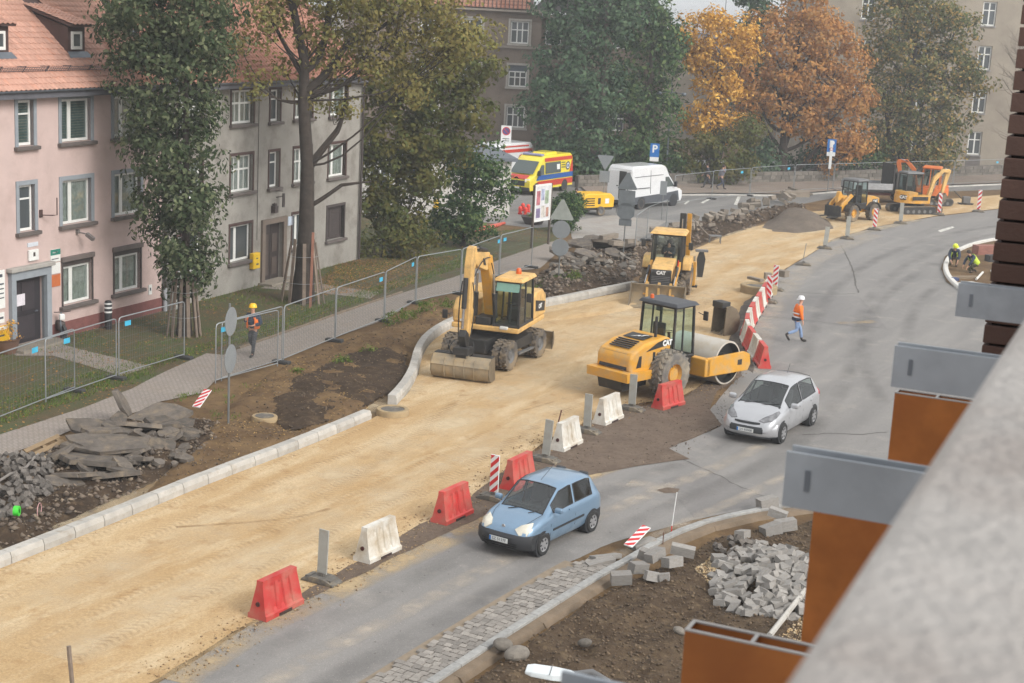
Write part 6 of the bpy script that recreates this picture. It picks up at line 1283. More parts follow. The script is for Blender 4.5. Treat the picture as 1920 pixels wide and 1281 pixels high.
def cab(parent, x0, x1, y0, y1, z0, z1, m_post, m_glass, m_roof, lean=.12, belt=None, roof_over=.1, floor=True, post=.07):
    """glazed cab: corner posts, sills, panes on four sides, roof, seat and column inside"""
    f0, f1 = x1, x1 - lean; c = bpy.data.objects.new('cab', None); COL.objects.link(c); c.parent = parent
    pts = [((x0, y0), (x0 + .04, y0 + .04)), ((f0, y0), (f1, y0 + .04)), ((f0, y1), (f1, y1 - .04)), ((x0, y1), (x0 + .04, y1 - .04))]
    for (a, b) in pts: MB().loft([[(a[0] + sx * post / 2, a[1] + sy * post / 2, z0) for sx, sy in ((-1, -1), (1, -1), (1, 1), (-1, 1))], [(b[0] + sx * post / 2, b[1] + sy * post / 2, z1) for sx, sy in ((-1, -1), (1, -1), (1, 1), (-1, 1))]]).build('post', m_post, c)
    for i in range(4):
        a, b = pts[i], pts[(i + 1) % 4]; A0, B0, A1, B1 = V(*a[0], z0), V(*b[0], z0), V(*a[1], z1), V(*b[1], z1)
        MB().quad(A0 + V(0, 0, .1), B0 + V(0, 0, .1), B1 - V(0, 0, .08), A1 - V(0, 0, .08)).build('pane', m_glass, c, fix=False)
        MB().cyl(A0 + V(0, 0, .05), B0 + V(0, 0, .05), .05, n=6).build('sill_rail', m_post, c); MB().cyl(A1, B1, .045, n=6).build('top_rail', m_post, c)
        if i == 1 or i == 3: pass
        if i in (0, 2):
            t = .45; MB().cyl(A0.lerp(B0, t), A1.lerp(B1, t), .035, n=6).build('door_post', m_post, c)
    MB().loft([[(x0 - roof_over * .6, y0 - roof_over, z1 + .03), (f1 + roof_over, y0 - roof_over, z1 + .03), (f1 + roof_over, y1 + roof_over, z1 + .03), (x0 - roof_over * .6, y1 + roof_over, z1 + .03)], [(x0, y0 - .02, z1 + .15), (f1 + .02, y0 - .02, z1 + .15), (f1 + .02, y1 + .02, z1 + .15), (x0, y1 + .02, z1 + .15)]]).build('roof', m_roof, c, bevel=.03)
    ym = (y0 + y1) / 2; xs = x0 + (x1 - x0) * .32
    MB().b2((xs - .25, ym - .25, z0 + .1), (xs + .25, ym + .25, z0 + .5)).b2((xs - .3, ym - .24, z0 + .505), (xs - .18, ym + .24, z0 + 1.15)).build('seat', M_SEAT, c, bevel=.03)
    MB().tube([(x1 - .35, ym, z0 + .1), (x1 - .45, ym, z0 + .75)], .05, 8).build('steering_column', M_SEAT, c); MB().lathe([(.17, 0), (.19, .012), (.17, .024), (.16, .012), (.17, 0)], (x1 - .46, ym, z0 + .76), n=16).build('steering_wheel', M_SEAT, c)
    if floor: MB().b2((x0, y0, z0 - .02), (f0, y1, z0 + .04)).build('floor', m_post, c)
    return c
def ram(parent, a, b, r=.06, split=.55):
    a, b = Vector(a), Vector(b); m_ = a.lerp(b, split); o = MB().cyl(a, m_, r, n=12).build('ram', M_BLK, parent, smooth=True); MB().cyl(m_, b, r * .55, n=10).build('rod', M_CHROME, o, smooth=True); return o
def mirror(parent, p, arm): MB().tube([Vector(p) - Vector(arm), p], .015, 5).build('mirror_arm', M_BLK, parent); MB().box(p, (.06, .2, .32)).build('mirror', M_BLK, parent, bevel=.03)
def cat_text(parent, p, size, rot, m_=None, bold=.012): return text_part(parent, 'CAT', p, size, m_ or M_RWHT, rot, .003, 'lettering', bold=bold)
def bucket(parent, name, w, prof, th, m_, loc=(0, 0, 0), teeth=0):
    """curved bucket shell along y with closed ends"""
    n = len(prof); inn = []
    for i, p in enumerate(prof):
        a = Vector(prof[max(0, i - 1)]); b = Vector(prof[min(n - 1, i + 1)]); d = (b - a).normalized(); inn.append((p[0] - d.y * th, p[1] + d.x * th))
    o = MB().prism(list(prof) + inn[::-1], -w / 2, w / 2).build(name, m_, parent, smooth=True, loc=loc)
    for s in (-1, 1): MB().prism([((x - prof[n // 2][0]) * 1.06 + prof[n // 2][0] + .015, z * 1.03) for x, z in prof], s * w / 2, s * (w / 2 + .04)).build('end_plate', M_STEELD, o)
    return o
# ---- wheeled excavator
E1 = thing('wheeled_excavator', 'yellow wheeled excavator with folded arm and wide grading bucket on the sand', 'excavator', G(935, 640) + V(-.0, 0, .02), rad(246))
e0 = G(845, 682); e1 = G(948, 697); E1.location = V(-.62, 53.72, .02)
MB().b2((-1.75, -.45, .55), (1.7, .45, 1.05)).build('chassis', M_BLK, E1, bevel=.04)
for x in (1.22, -1.30): MB().b2((x - .16, -.95, .42), (x + .16, .95, .68)).build('axle', M_BLK, E1, bevel=.05)
for x in (1.22, -1.30):
    for s in (-1, 1):
        for k in (0, 1): wheel(E1, (x, s * (.82 + .30 * k), .53), .53, .27, .5, M_GREYM if k else M_BLK, 'bar', 18)
for s in (-1, 1):
    MB().prism([(-.75, .6), (.65, .6), (.65, .95), (-.75, 1.02)], s * .5, s * 1.12).build('tool_box', M_BLK, E1, bevel=.03); MB().b2((-.7, s * 1.13, .45), (.6, s * 1.24, .52)).build('step', M_GREYM, E1)
bucket(E1, 'dozer_blade', 2.45, [(-2.35, .12), (-2.48, .3), (-2.5, .55), (-2.4, .78)], -.04, M_STEEL); MB().b2((-2.4, -.35, .4), (-1.7, -.2, .6)).build('blade_arm', M_BLK, E1); MB().b2((-2.4, .2, .4), (-1.7, .35, .6)).build('blade_arm', M_BLK, E1)
MB().cyl((0, 0, 1.03), (0, 0, 1.28), .62, n=28).build('slew_ring', M_BLK, E1)
U = bpy.data.objects.new('upper_structure', None); COL.objects.link(U); U.parent = E1; U.rotation_euler[2] = rad(7)
MB().b2((-1.95, -1.22, 1.28), (1.25, 1.24, 1.46)).build('deck', M_CATP, U, bevel=.04)
MB().prism([(-2.15, 1.46), (-.55, 1.46), (-.55, 2.3), (-.8, 2.42), (-1.7, 2.42), (-2.1, 2.2)], -1.22, 1.22).build('engine_hood', M_CATP, U, bevel=.09, seg=3)
MB().prism([(-.53, 1.46), (1.15, 1.46), (1.2, 1.95), (.9, 2.28), (-.53, 2.3)], -1.22, -.42).build('side_housing', M_CATP, U, bevel=.08, seg=3)
MB().prism([(1.06, 1.95), (1.16, 1.95), (.97, 2.2), (.88, 2.23)], -1.1, -.55).build('vent_panel', M_GREYM, U)
MB().prism([(-1.9, 1.6), (-.8, 1.75), (-.75, 2.15), (-1.9, 1.95)], 1.225, 1.24).build('side_decal', M_BLK, U); cat_text(U, (-1.3, 1.245, 1.86), .2, (rad(90), 0, rad(180)))
MB().b2((1.2, -.9, 1.52), (1.235, -.6, 1.6)).build('decal', M_WHITE, U)
cb1 = cab(U, -.5, 1.15, .30, 1.20, 1.46, 3.02, M_BLK, M_CABG, M_CATP, .1)
MB().prism([(1.16, 2.72), (1.2, 2.72), (1.06, 3.06), (.5, 3.1), (.5, 3.05)], .34, 1.16).build('sun_visor', mat('green tinted visor', srgb(112, 150, 138), .25), cb1)
MB().lathe([(.1, 0), (.1, .06), (.085, .16), (.05, .2), (.001, .2)], (-.05, .75, 3.17), n=14).build('beacon', M_AMBER, cb1, smooth=True)
mirror(cb1, (1.0, 1.5, 2.55), (.05, .28, 0)); mirror(U, (1.15, -1.5, 1.7), (.05, -.28, -.05))
MB().b2((1.16, .55, 1.38), (1.27, .85, 1.5)).build('work_lamp', M_LAMP, U, bevel=.03)
bm = MB().prism([(.25, 1.55), (.62, 1.55), (1.15, 2.85), (1.55, 3.72), (1.42, 4.0), (1.12, 3.92), (.62, 2.9)], -.2, .14).build('boom', M_CAT, U, bevel=.03)
bu = MB().prism([(1.12, 3.55), (1.55, 3.45), (2.55, 3.72), (3.02, 3.98), (2.95, 4.22), (2.35, 4.18), (1.35, 4.06)], -.17, .11).build('upper_boom', M_CATP, U, bevel=.03); MB().prism([(1.75, 3.66), (2.0, 3.72), (2.1, 3.95), (1.95, 3.93)], -.19, -.172).build('decal', M_BLK, bu); MB().prism([(1.75, 3.66), (2.0, 3.72), (2.1, 3.95), (1.95, 3.93)], .112, .13).build('decal', M_BLK, bu)
st = MB().prism([(2.62, 4.18), (2.78, 4.46), (3.08, 4.42), (3.22, 3.9), (3.30, 1.55), (3.12, 1.35), (2.98, 1.5), (2.84, 3.6)], -.16, .1).build('stick', M_CATP, U, bevel=.03)
for y in (-.42, .32): ram(U, (1.05, y, 1.75), (1.28, y * .8, 3.3), .085)
ram(U, (1.35, -.03, 4.1), (2.72, -.03, 4.42), .08, .6); ram(U, (3.36, -.03, 3.45), (3.5, -.03, 1.75), .085, .6)
MB().prism([(3.1, 1.52), (3.48, 1.72), (3.6, 1.5), (3.4, 1.1), (3.1, 1.1)], -.14, .1).build('linkage', M_BLK, U, bevel=.02); MB().b2((3.1, -.3, .86), (3.62, .24, 1.12)).build('quick_coupler', M_BLK, U, bevel=.03); MB().b2((3.15, -.22, .68), (3.55, .18, .87)).build('tilt_unit', M_BLK, U, bevel=.03)
bp = [(3.12, .80), (3.44, .80), (3.60, .70), (3.68, .50), (3.67, .28), (3.58, .11), (3.42, .02), (3.02, .02)]
bk = bucket(U, 'grading_bucket', 2.0, bp, .03, M_STEEL); MB().b2((2.98, -1.0, .015), (3.1, 1.0, .06)).build('cutting_edge', M_STEEL, bk); MB().b2((3.06, -1.02, .80), (3.42, 1.02, .86)).build('top_beam', M_BLK, bk, bevel=.02); MB().prism([(3.44, .80), (3.50, .83), (3.74, .52), (3.70, .50)], -1.02, 1.02).build('wear_plate', M_STEEL, bk)
for y in (-.55, -.2, .15, .5): MB().prism([(3.4, .80), (3.64, .74), (3.75, .50), (3.74, .28), (3.64, .08), (3.5, .1)], y - .015, y + .015).build('stiffener', M_STEEL, bk)
for y in (-.25, .2): MB().prism([(3.12, .8), (3.6, .8), (3.5, 1.0), (3.2, 1.0)], y - .03, y + .03).build('coupler_ear', M_STEEL, bk)
hs_ = MB()
for (a, b, c) in (((1.5, .16, 3.9), (2.6, .25, 4.1), (3.15, .2, 3.5)), ((3.2, .16, 3.3), (3.05, .32, 2.3), (3.3, .15, 1.3)), ((3.2, -.2, 3.3), (3.0, -.4, 2.4), (3.3, -.22, 1.3)), ((3.3, .3, 1.3), (3.6, .5, 1.0), (3.4, .25, .8)), ((3.3, -.35, 1.3), (3.6, -.6, 1.05), (3.4, -.3, .8)), ((.6, .2, 1.8), (1.0, .32, 2.8), (1.4, .2, 3.7))):
    P = [V(*a).lerp(V(*b), t).lerp(V(*b).lerp(V(*c), t), t) for t in np.linspace(0, 1, 9)]; hs_.tube(P, .02, 6)
o = hs_.build('hoses', M_BLK, U, smooth=True, fix=False); o['kind'] = 'stuff'
MB().b2((.55, -.35, 1.46), (1.2, .2, 1.75)).build('pivot_bracket', M_BLK, U, bevel=.03)
# ---- soil compactor (roller)
RL = thing('road_roller', 'yellow single-drum roller with black cab and large diamond tyres', 'road roller', V(4.50, 50.15, .02), rad(47))
for s in (-1, 1): wheel(RL, (0, s * .98, .80), .80, .60, .46, M_CAT, 'dia', 24, m_t=mat('pale dusty tyre', srgb(104, 100, 95), .9, var=.12, scale=5, dirt=srgb(160, 148, 128), dscale=2.2, damt=(.4, .7)))
MB().prism([(-1.75, 1.0), (-.1, 1.0), (.35, 1.0), (.35, 1.9), (.05, 2.0), (-1.05, 1.86), (-1.62, 1.62), (-1.75, 1.45)], -.72, .72).build('engine_hood', M_CAT, RL, bevel=.1, seg=3)
MB().prism([(-2.02, .72), (-.75, .72), (-.75, 1.0), (-1.72, 1.02), (-2.05, 1.02)], -.86, .86).build('rear_bumper', M_CAT, RL, bevel=.05); MB().prism([(-1.8, .35), (-.6, .42), (-.6, .72), (-1.9, .72)], -.5, .5).build('belly', M_BLK, RL)
MB().add([(-1.775, -.58, 1.06), (-1.775, .58, 1.06), (-1.655, .52, 1.58), (-1.655, -.52, 1.58)], [(0, 1, 2, 3)]).build('rear_grille', mat('black grille', srgb(46, 46, 48), .35), RL, fix=False)
for i in range(5): MB().box((-1.02 + .02 * i - .13 * i, 0, 1.895 - .04 * i), (.055, .85, .03), rot=Matrix.Rotation(-.13, 3, 'Y')).build('hood_vent', M_BLK, RL)
for s in (-1, 1):
    MB().prism([(-1.45, 1.12), (-1.2, 1.12), (-1.2, 1.5), (-1.32, 1.5)], s * .723, s * .73).build('side_vent', M_BLK, RL); MB().prism([(-.62, 1.2), (-.5, 1.2), (-.5, 1.55), (-.62, 1.55)], s * .723, s * .73).build('side_vent', M_BLK, RL); MB().prism([(-1.0, 1.6), (.34, 1.72), (.34, 1.86), (.0, 1.92), (-.4, 1.85)], s * .723, s * .728).build('decal_band', M_BLK, RL)
MB().box((-.55, 0, 1.962), (.5, .85, .012), rot=Matrix.Rotation(-.13, 3, 'Y')).build('badge_plate', M_BLK, RL)
cat_text(RL, (-.55, 0, 1.975), .34, (rad(0), rad(-7), rad(-90)), bold=.02); cat_text(RL, (.1, -.735, 1.78), .24, (rad(90), 0, 0), bold=.015); cat_text(RL, (.1, .735, 1.78), .24, (rad(90), 0, rad(180)), bold=.015)
MB().cyl((-.2, -.45, 1.9), (-.2, -.45, 2.65), .05, n=10).build('exhaust', M_BLK, RL)
cb2 = cab(RL, .45, 1.55, -.72, .72, 1.15, 2.88, M_BLK, M_CABG, mat('black cab roof', srgb(62, 64, 68), .5), .06, roof_over=.13)
mirror(cb2, (1.75, -1.0, 2.55), (.15, -.2, -.1)); mirror(cb2, (1.75, 1.0, 2.55), (.15, .2, -.1)); MB().lathe([(.07, 0), (.06, .12), (.001, .14)], (.7, .5, 3.03), n=12).build('beacon', M_AMBER, cb2)
part(RL, 'cab_base', M_BLK, (.36, -.72, .7), (1.5, .72, 1.15)); MB().b2((1.4, -.35, .55), (2.1, .35, .95)).build('articulation', M_BLK, RL, bevel=.04)
DX = 3.15
for s in (-1, 1):
    MB().prism([(1.75, .48), (4.15, .40), (4.3, .62), (4.22, .98), (3.9, 1.1), (1.75, 1.12)], s * 1.1, s * 1.22).build('drum_frame', M_CAT, RL, bevel=.03); MB().prism([(3.5, .68), (3.75, .66), (3.75, .86), (3.5, .86)], s * 1.221, s * 1.226).build('frame_slot', M_BLK, RL)
MB().b2((1.65, -1.22, .48), (1.95, 1.22, 1.1)).build('rear_crossbeam', M_CAT, RL, bevel=.04); MB().b2((4.1, -1.1, .45), (4.28, 1.1, .95)).build('front_crossbeam', M_CAT, RL, bevel=.04)
dr = MB().lathe([(.70, -1.05), (.76, -1.04), (.765, 0), (.76, 1.04), (.70, 1.05)], (DX, 0, .765), 'y', 48).build('drum', M_DRUM, RL, smooth=True)
for s in (-1, 1): MB().lathe([(.001, s * .9), (.3, s * .9), (.32, s * .75), (.66, s * .78), (.70, s * 1.049)], (DX, 0, .765), 'y', 32).build('drum_end', M_BLK, dr, smooth=True)
MB().b2((2.0, -1.0, .62), (2.28, 1.0, .7)).build('scraper', M_BLK, RL)
for s in (-1, 1): MB().b2((.5, s * .74, .55), (.95, s * .95, .62)).b2((.5, s * .74, .85), (.95, s * .9, .92)).build('step', M_BLK, RL)
# ---- backhoe loader
BH = thing('backhoe_loader', 'yellow backhoe loader facing the camera with its bucket on the ground', 'backhoe loader', V(6.75, 68.55, .02), rad(259))
for s in (-1, 1): wheel(BH, (-.55, s * .88, .72), .72, .46, .52, M_CAT, 'bar', 18); wheel(BH, (1.55, s * .85, .48), .48, .32, .52, M_CAT, 'bar', 16)
MB().b2((-1.2, -.4, .55), (2.3, .4, .95)).build('chassis', M_BLK, BH, bevel=.04)
MB().prism([(.55, .95), (2.25, .95), (2.3, 1.45), (2.12, 1.62), (.55, 1.78)], -.46, .46).build('hood', M_CATP, BH, bevel=.07, seg=3); MB().prism([(2.26, .72), (2.38, .72), (2.40, 1.42), (2.27, 1.5)], -.45, .45).build('front_grille', M_BLK, BH, bevel=.03)
for i in range(6): MB().b2((2.385, -.4, .8 + i * .075), (2.41, .4, .83 + i * .075)).build('grille_bar', M_GREYM, BH, bevel=0)
cat_text(BH, (2.42, 0, 1.36), .2, (rad(90), 0, rad(90)), bold=.012)
cb3 = cab(BH, -1.05, .5, -.68, .68, 1.0, 2.75, M_BLK, M_DKG, M_CATP, .1, roof_over=.14)
for s in (-1, 1):
    MB().prism([(-1.35, 1.2), (.25, 1.2), (.2, 1.5), (-.1, 1.72), (-.9, 1.72), (-1.3, 1.5)], s * .7, s * 1.08).build('rear_fender', M_CATP, BH, bevel=.05)
    MB().prism([(.2, 1.35), (.55, 1.62), (1.75, 1.35), (2.75, .75), (2.9, .45), (2.72, .38), (2.45, .7), (1.6, 1.12), (.5, 1.3)], s * .56, s * .68).build('loader_arm', M_CAT, BH, bevel=.02); ram(BH, (.7, s * .62, .95), (2.2, s * .62, .9), .06); ram(BH, (1.5, s * .62, 1.5), (2.9, s * .62, .95), .055, .5)
MB().b2((1.0, .58, 1.35), (1.1, .62, 1.75)).build('red_strut', M_RED, BH); mirror(cb3, (.55, -1.05, 2.35), (.08, -.32, 0)); mirror(cb3, (.55, 1.05, 2.35), (.08, .32, 0))
lb = bucket(BH, 'loader_bucket', 2.3, [(3.72, .03), (3.2, .02), (2.92, .12), (2.82, .4), (2.86, .72), (3.05, .95)], -.03, M_STEEL); MB().b2((3.6, -1.15, .01), (3.85, 1.15, .04)).build('cutting_edge', M_STEEL, lb)
for y in (-.5, 0, .5): MB().b2((2.78, y - .05, .35), (2.95, y + .05, 1.0)).build('bucket_lug', M_CATP, lb)
for s in (-1, 1): MB().b2((-1.75, s * 1.05, .25), (-1.5, s * 1.2, 1.35)).build('stabiliser', M_CAT, BH, bevel=.02); MB().b2((-1.8, s * 1.0, .18), (-1.45, s * 1.3, .25)).build('stabiliser_foot', M_BLK, BH)
MB().b2((-1.5, -1.1, .5), (-1.25, 1.1, 1.1)).build('rear_frame', M_BLK, BH, bevel=.03)
MB().prism([(-1.5, .8), (-1.75, .8), (-1.98, 2.0), (-1.75, 3.5), (-1.5, 3.55), (-1.55, 2.1)], .3, .58).build('backhoe_boom', M_BLK, BH, bevel=.03); MB().prism([(-1.8, 3.5), (-1.55, 3.55), (-2.1, 1.4), (-2.3, 1.45)], .62, .82).build('backhoe_stick', M_CAT, BH, bevel=.03); ram(BH, (-1.45, .44, 1.4), (-1.4, .44, 3.3), .07)
bucket(BH, 'digging_bucket', .6, [(-2.0, 1.35), (-2.5, 1.45), (-2.75, 1.15), (-2.6, .8), (-2.2, .7)], .03, M_STEEL, loc=(0, .72, 0))
# ---- small wheel loader
WL = thing('wheel_loader', 'small yellow wheel loader with raised lifting arms on the far sand', 'wheel loader', V(21.5, 99.4, .02), rad(222))
for x in (1.08, -1.08):
    for s in (-1, 1): wheel(WL, (x, s * .72, .55), .55, .4, .5, M_CAT, 'bar', 16)
MB().b2((-1.7, -.4, .5), (1.4, .4, .9)).build('chassis', M_CAT, WL, bevel=.04); MB().prism([(-1.95, .6), (-.5, .6), (-.5, 1.5), (-1.3, 1.55), (-1.9, 1.4)], -.62, .62).build('engine_hood', M_CAT, WL, bevel=.08, seg=3)
MB().b2((-1.7, .625, 1.05), (-1.1, .632, 1.35)).build('badge_plate', M_BLK, WL, bevel=0); cat_text(WL, (-1.4, .64, 1.2), .24, (rad(90), 0, rad(180)))
cab(WL, -.55, .6, -.58, .58, 1.05, 2.5, M_BLK, M_DKG, M_GREYM, .08); MB().b2((-.6, -.6, .75), (.65, .6, 1.05)).build('cab_base', M_BLK, WL)
for x in (1.08, -1.08):
    for s in (-1, 1): MB().prism([(x + .66 * math.cos(t), .55 + .66 * math.sin(t)) for t in np.linspace(.2, 2.9, 9)] + [(x + .61 * math.cos(t), .55 + .61 * math.sin(t)) for t in np.linspace(2.9, .2, 9)], s * .52, s * .95).build('fender', M_BLK, WL)
for s in (-1, 1): MB().prism([(.75, 1.6), (1.0, 1.75), (1.9, 1.15), (2.2, .6), (2.0, .5), (1.65, 1.0)], s * .38, s * .5).build('lift_arm', M_CAT, WL, bevel=.02)
MB().prism([(.9, .7), (1.6, .7), (1.5, 1.5), (1.15, 1.65)], -.3, .3).build('front_frame', M_CAT, WL, bevel=.03); MB().prism([(1.35, 1.5), (1.6, 1.9), (1.75, 1.85), (1.9, 1.2)], -.12, .12).build('tilt_lever', M_CAT, WL); ram(WL, (1.0, 0, 1.3), (1.7, 0, 1.75), .06)
MB().b2((2.05, -.6, .35), (2.2, .6, 1.0)).build('coupler', M_BLK, WL)
for s in (-.4, .4): MB().b2((2.2, s - .07, .32), (3.25, s + .07, .38)).build('fork', M_BLK, WL); MB().b2((2.15, s - .07, .38), (2.23, s + .07, 1.05)).build('fork_back', M_BLK, WL)
# ---- mini excavators
def mini(label, loc, rz, body, boomrot, cabglass, name='mini_excavator', reach=1.0, text=True, deco=True):
    t = thing(name, label, 'mini excavator', loc, rz)
    for s in (-1, 1):
        n = 10; L = 1.15; r = .27; y = s * .75; out = [(L + r * math.cos(a), r + r * math.sin(a)) for a in np.linspace(-PI / 2, PI / 2, n)] + [(-L + r * math.cos(a), r + r * math.sin(a)) for a in np.linspace(PI / 2, 1.5 * PI, n)]
        tr = MB().prism(out, y - .2, y + .2).build('track', M_TYRE, t, bevel=.02); ri = 0.8; MB().prism([(x * .93, .03 + (z - .0) * .88) for x, z in out], y - .12 * s * 0 - .215, y + .215).build('track_frame', M_BLK, tr)
        for k in range(5): MB().lathe([(.001, -.22), (.12, -.22), (.12, .22), (.001, .22)], (-.9 + .45 * k, y, .2), 'y', 12).build('roller_wheel', M_GREYM, tr)
    MB().b2((-.6, -.5, .35), (.6, .5, .6)).build('undercarriage', M_BLK, t); MB().cyl((0, 0, .55), (0, 0, .72), .45, n=20).build('slew_ring', M_BLK, t)
    bucket(t, 'dozer_blade', 1.9, [(1.75, .08), (1.85, .2), (1.86, .38), (1.78, .5)], .03, body); MB().b2((.9, -.3, .25), (1.75, .3, .33)).build('blade_frame', body, t)
    U = bpy.data.objects.new('upper_structure', None); COL.objects.link(U); U.parent = t; U.rotation_euler[2] = boomrot
    rr = 1.12; pl = [(rr * math.cos(a) * 1.0 - .15, rr * .82 * math.sin(a)) for a in np.linspace(PI * .5, PI * 1.5, 12)] + [(.85, -.9), (.95, -.75), (.95, .75), (.85, .9)]
    MB().prism(pl, .72, 1.25, 'z').build('body', body, U, bevel=.06); MB().prism([(x * .97, y * .97) for x, y in pl[:12]] + [(-.15, -.9), (-.15, .9)], 1.25, 1.48, 'z').build('counterweight_hood', body, U, bevel=.08)
    if deco:
        MB().b2((-.55, -.935, .95), (.65, -.925, 1.2)).build('side_vent', M_BLK, U, bevel=0)
        MB().box((-1.05, -.55, 1.12), (.42, .02, .34), rz=rad(-52)).build('badge_plate', M_BLK, U)
        cat_text(U, (-1.062, -.565, 1.12), .26, (rad(90), 0, rad(-52)), bold=.015)
    cab(U, -.65, .62, -.2, .78, 1.28, 2.62, M_BLK if deco else body, cabglass, M_GREYM if deco else body, .08)
    q = reach
    MB().prism([(.85, 1.0), (1.15, 1.0), (1.7 * q, 2.2), (2.4 * q, 2.82), (3.05 * q, 2.78), (3.05 * q, 2.98), (2.3 * q, 3.06), (1.5 * q, 2.45)], -.48, -.28).build('boom', body if not deco else M_CATP, U, bevel=.02)
    MB().prism([(2.85 * q, 3.0), (3.1 * q, 3.02), (3.2 * q, 2.75), (2.72 * q, 1.35), (2.52 * q, 1.42)], -.26, -.1).build('stick', body if not deco else M_CATP, U, bevel=.02); ram(U, (1.15, -.38, 1.1), (1.9 * q, -.38, 2.2), .06); ram(U, (1.9 * q, -.38, 2.85), (2.85 * q, -.2, 3.05), .05); MB().b2((.8, -.55, .8), (1.2, -.15, 1.15)).build('swing_post', M_BLK, U)
    bucket(U, 'digging_bucket', .6, [(2.7 * q, 1.4), (2.85 * q, 1.2), (2.8 * q, .85), (2.5 * q, .72), (2.2 * q, .85)], .03, M_STEEL, loc=(0, -.18, 0)); return t
mini('yellow mini excavator on tracks with its arm raised over the far sand', G(1697, 401) + V(.5, .6, .02), rad(22), M_CAT, rad(-2), M_DKG, reach=.84)
M_ORM = mat('machine orange', srgb(206, 110, 50), .5, var=.08); mini('orange mini excavator half hidden behind the yellow one', G(1744, 388) + V(.2, 1.2, .02), rad(200), M_ORM, rad(-40), M_DKG, deco=False, reach=.8)
# ---- small tipper lorry behind the machines
TL = thing('tipper_lorry', 'small lorry with silver dropside and dark cage between loader and mini excavator', 'lorry', G(1655, 390) + V(.4, 3.6, .02), rad(12)); M_SILV = mat('silver dropside', srgb(168, 170, 174), .45, .4)
for x in (-1.4, 1.7):
    for s in (-1, 1): wheel(TL, (x, s * .8, .36), .36, .24, .55, M_GREYM, 'slick')
MB().b2((-2.4, -.4, .5), (2.4, .4, .68)).build('chassis', mat('red brown frame', srgb(110, 56, 48), .7), TL); MB().b2((-2.4, -1.0, .85), (.6, 1.0, .95)).build('bed', M_BLK, TL)
for s in (-1, 1):
    for k in range(3): MB().b2((-2.4, s * 1.0, .96 + k * .15), (.6, s * 1.04, 1.1 + k * .15)).build('side_board', M_SILV, TL, bevel=0)
for k in range(3): MB().b2((-2.45, -1.0, .96 + k * .15), (-2.405, 1.0, 1.1 + k * .15)).build('tail_board', M_SILV, TL, bevel=0)
MB().b2((.62, -1.0, .7), (.7, 1.0, 2.75)).build('headboard_cage', M_BLK, TL); MB().prism([(.85, .5), (2.45, .5), (2.5, 1.15), (2.1, 2.1), (.85, 2.15)], -.95, .95).build('cab', M_BLK, TL, bevel=.08); MB().prism([(1.1, 1.25), (2.25, 1.25), (1.98, 1.95), (1.1, 1.98)], -.965, -.955).build('side_window', M_PANE, TL)
# ---- compressor trailer
CP = thing('compressor', 'yellow compressor trailer beside the white van', 'compressor', G(1110, 402), rad(35))
MB().prism([(-1.15, .5), (1.15, .5), (1.2, 1.1), (.9, 1.35), (-.9, 1.38), (-1.2, 1.2)], -.65, .65).build('canopy', mat('compressor yellow', srgb(226, 176, 36), .5, var=.06), CP, bevel=.06)
for i in range(4): MB().b2((-1.225, -.5, .62 + i * .14), (-1.195, .5, .68 + i * .14)).build('louvre', M_BLK, CP, bevel=0); MB().b2((-1.05, -.67, .62 + i * .14), (-.35, -.652, .68 + i * .14)).build('louvre', M_BLK, CP, bevel=0)
MB().b2((-.1, -.668, .72), (.1, -.652, 1.1)).build('handle_recess', M_BLK, CP, bevel=0); MB().b2((.45, -.668, .75), (.75, -.652, 1.05)).build('label_plate', M_WHITE, CP, bevel=0); MB().b2((-1.1, -.55, .35), (1.1, .55, .5)).build('frame', M_BLK, CP)
for s in (-1, 1): wheel(CP, (.1, s * .72, .3), .3, .18, .55, M_GREYM, 'slick')
MB().tube([(1.1, 0, .42), (2.1, 0, .45)], .04, 8).build('drawbar', M_BLK, CP); MB().cyl((1.9, 0, 0), (1.9, 0, .5), .03, n=8).build('jockey_leg', M_GREYM, CP)
# ---- loose bucket on the sand, other small kit
LB = thing('loose_bucket', 'worn digger bucket standing loose beside the barrier chain', 'bucket', G(1358, 626), rad(35))
b5 = bucket(LB, 'shell', .7, [(-.30, 1.12), (-.05, 1.16), (.22, 1.02), (.38, .75), (.42, .42), (.32, .16), (.1, .03), (-.35, .0)], .035, M_STEEL); MB().b2((-.5, -.3, 1.1), (-.05, .3, 1.35)).build('hanger', M_BLK, LB, bevel=.03)
for k in (-.3, -.1, .1, .3): MB().prism([(-.25, .0), (-.48, .03), (-.25, .09)], k - .04, k + .04).build('tooth', M_STEEL, LB)
pc_ = thing('plate_compactor', 'dark plate compactor on the sand near the brick pier', 'plate compactor', G(1810, 384)); MB().prism([(-.4, 0), (.4, 0), (.55, .12), (-.55, .12)], -.25, .25).build('base_plate', M_BLK, pc_); MB().b2((-.25, -.2, .12), (.3, .2, .6)).build('engine', M_GREYM, pc_, bevel=.04); MB().tube([(-.3, -.15, .4), (-.9, -.15, .95), (-.9, .15, .95), (-.3, .15, .4)], .02, 6).build('handle', M_BLK, pc_)
hl = thing('work_stool', 'small grey steel frame lying on the sand behind the backhoe', 'steel frame', G(1340, 456)); MB().b2((-.35, -.25, .38), (.35, .25, .44)).build('top', M_GREYM, hl)
for sx in (-.3, .3):
    for sy in (-.2, .2): MB().b2((sx - .02, sy - .02, 0), (sx + .02, sy + .02, .38)).build('leg', M_GREYM, hl, bevel=0)
br_ = thing('breaker_tool', 'dark post standing on the sand right of the backhoe', 'tool', G(1312, 520)); MB().prism([(-.12, 0), (.12, 0), (.2, .9), (.1, 1.25), (-.1, 1.25), (-.2, .9)], -.1, .1).build('body', M_BLK, br_); MB().b2((-.3, -.15, 1.25), (.3, .15, 1.35)).build('head', M_GREYM, br_)
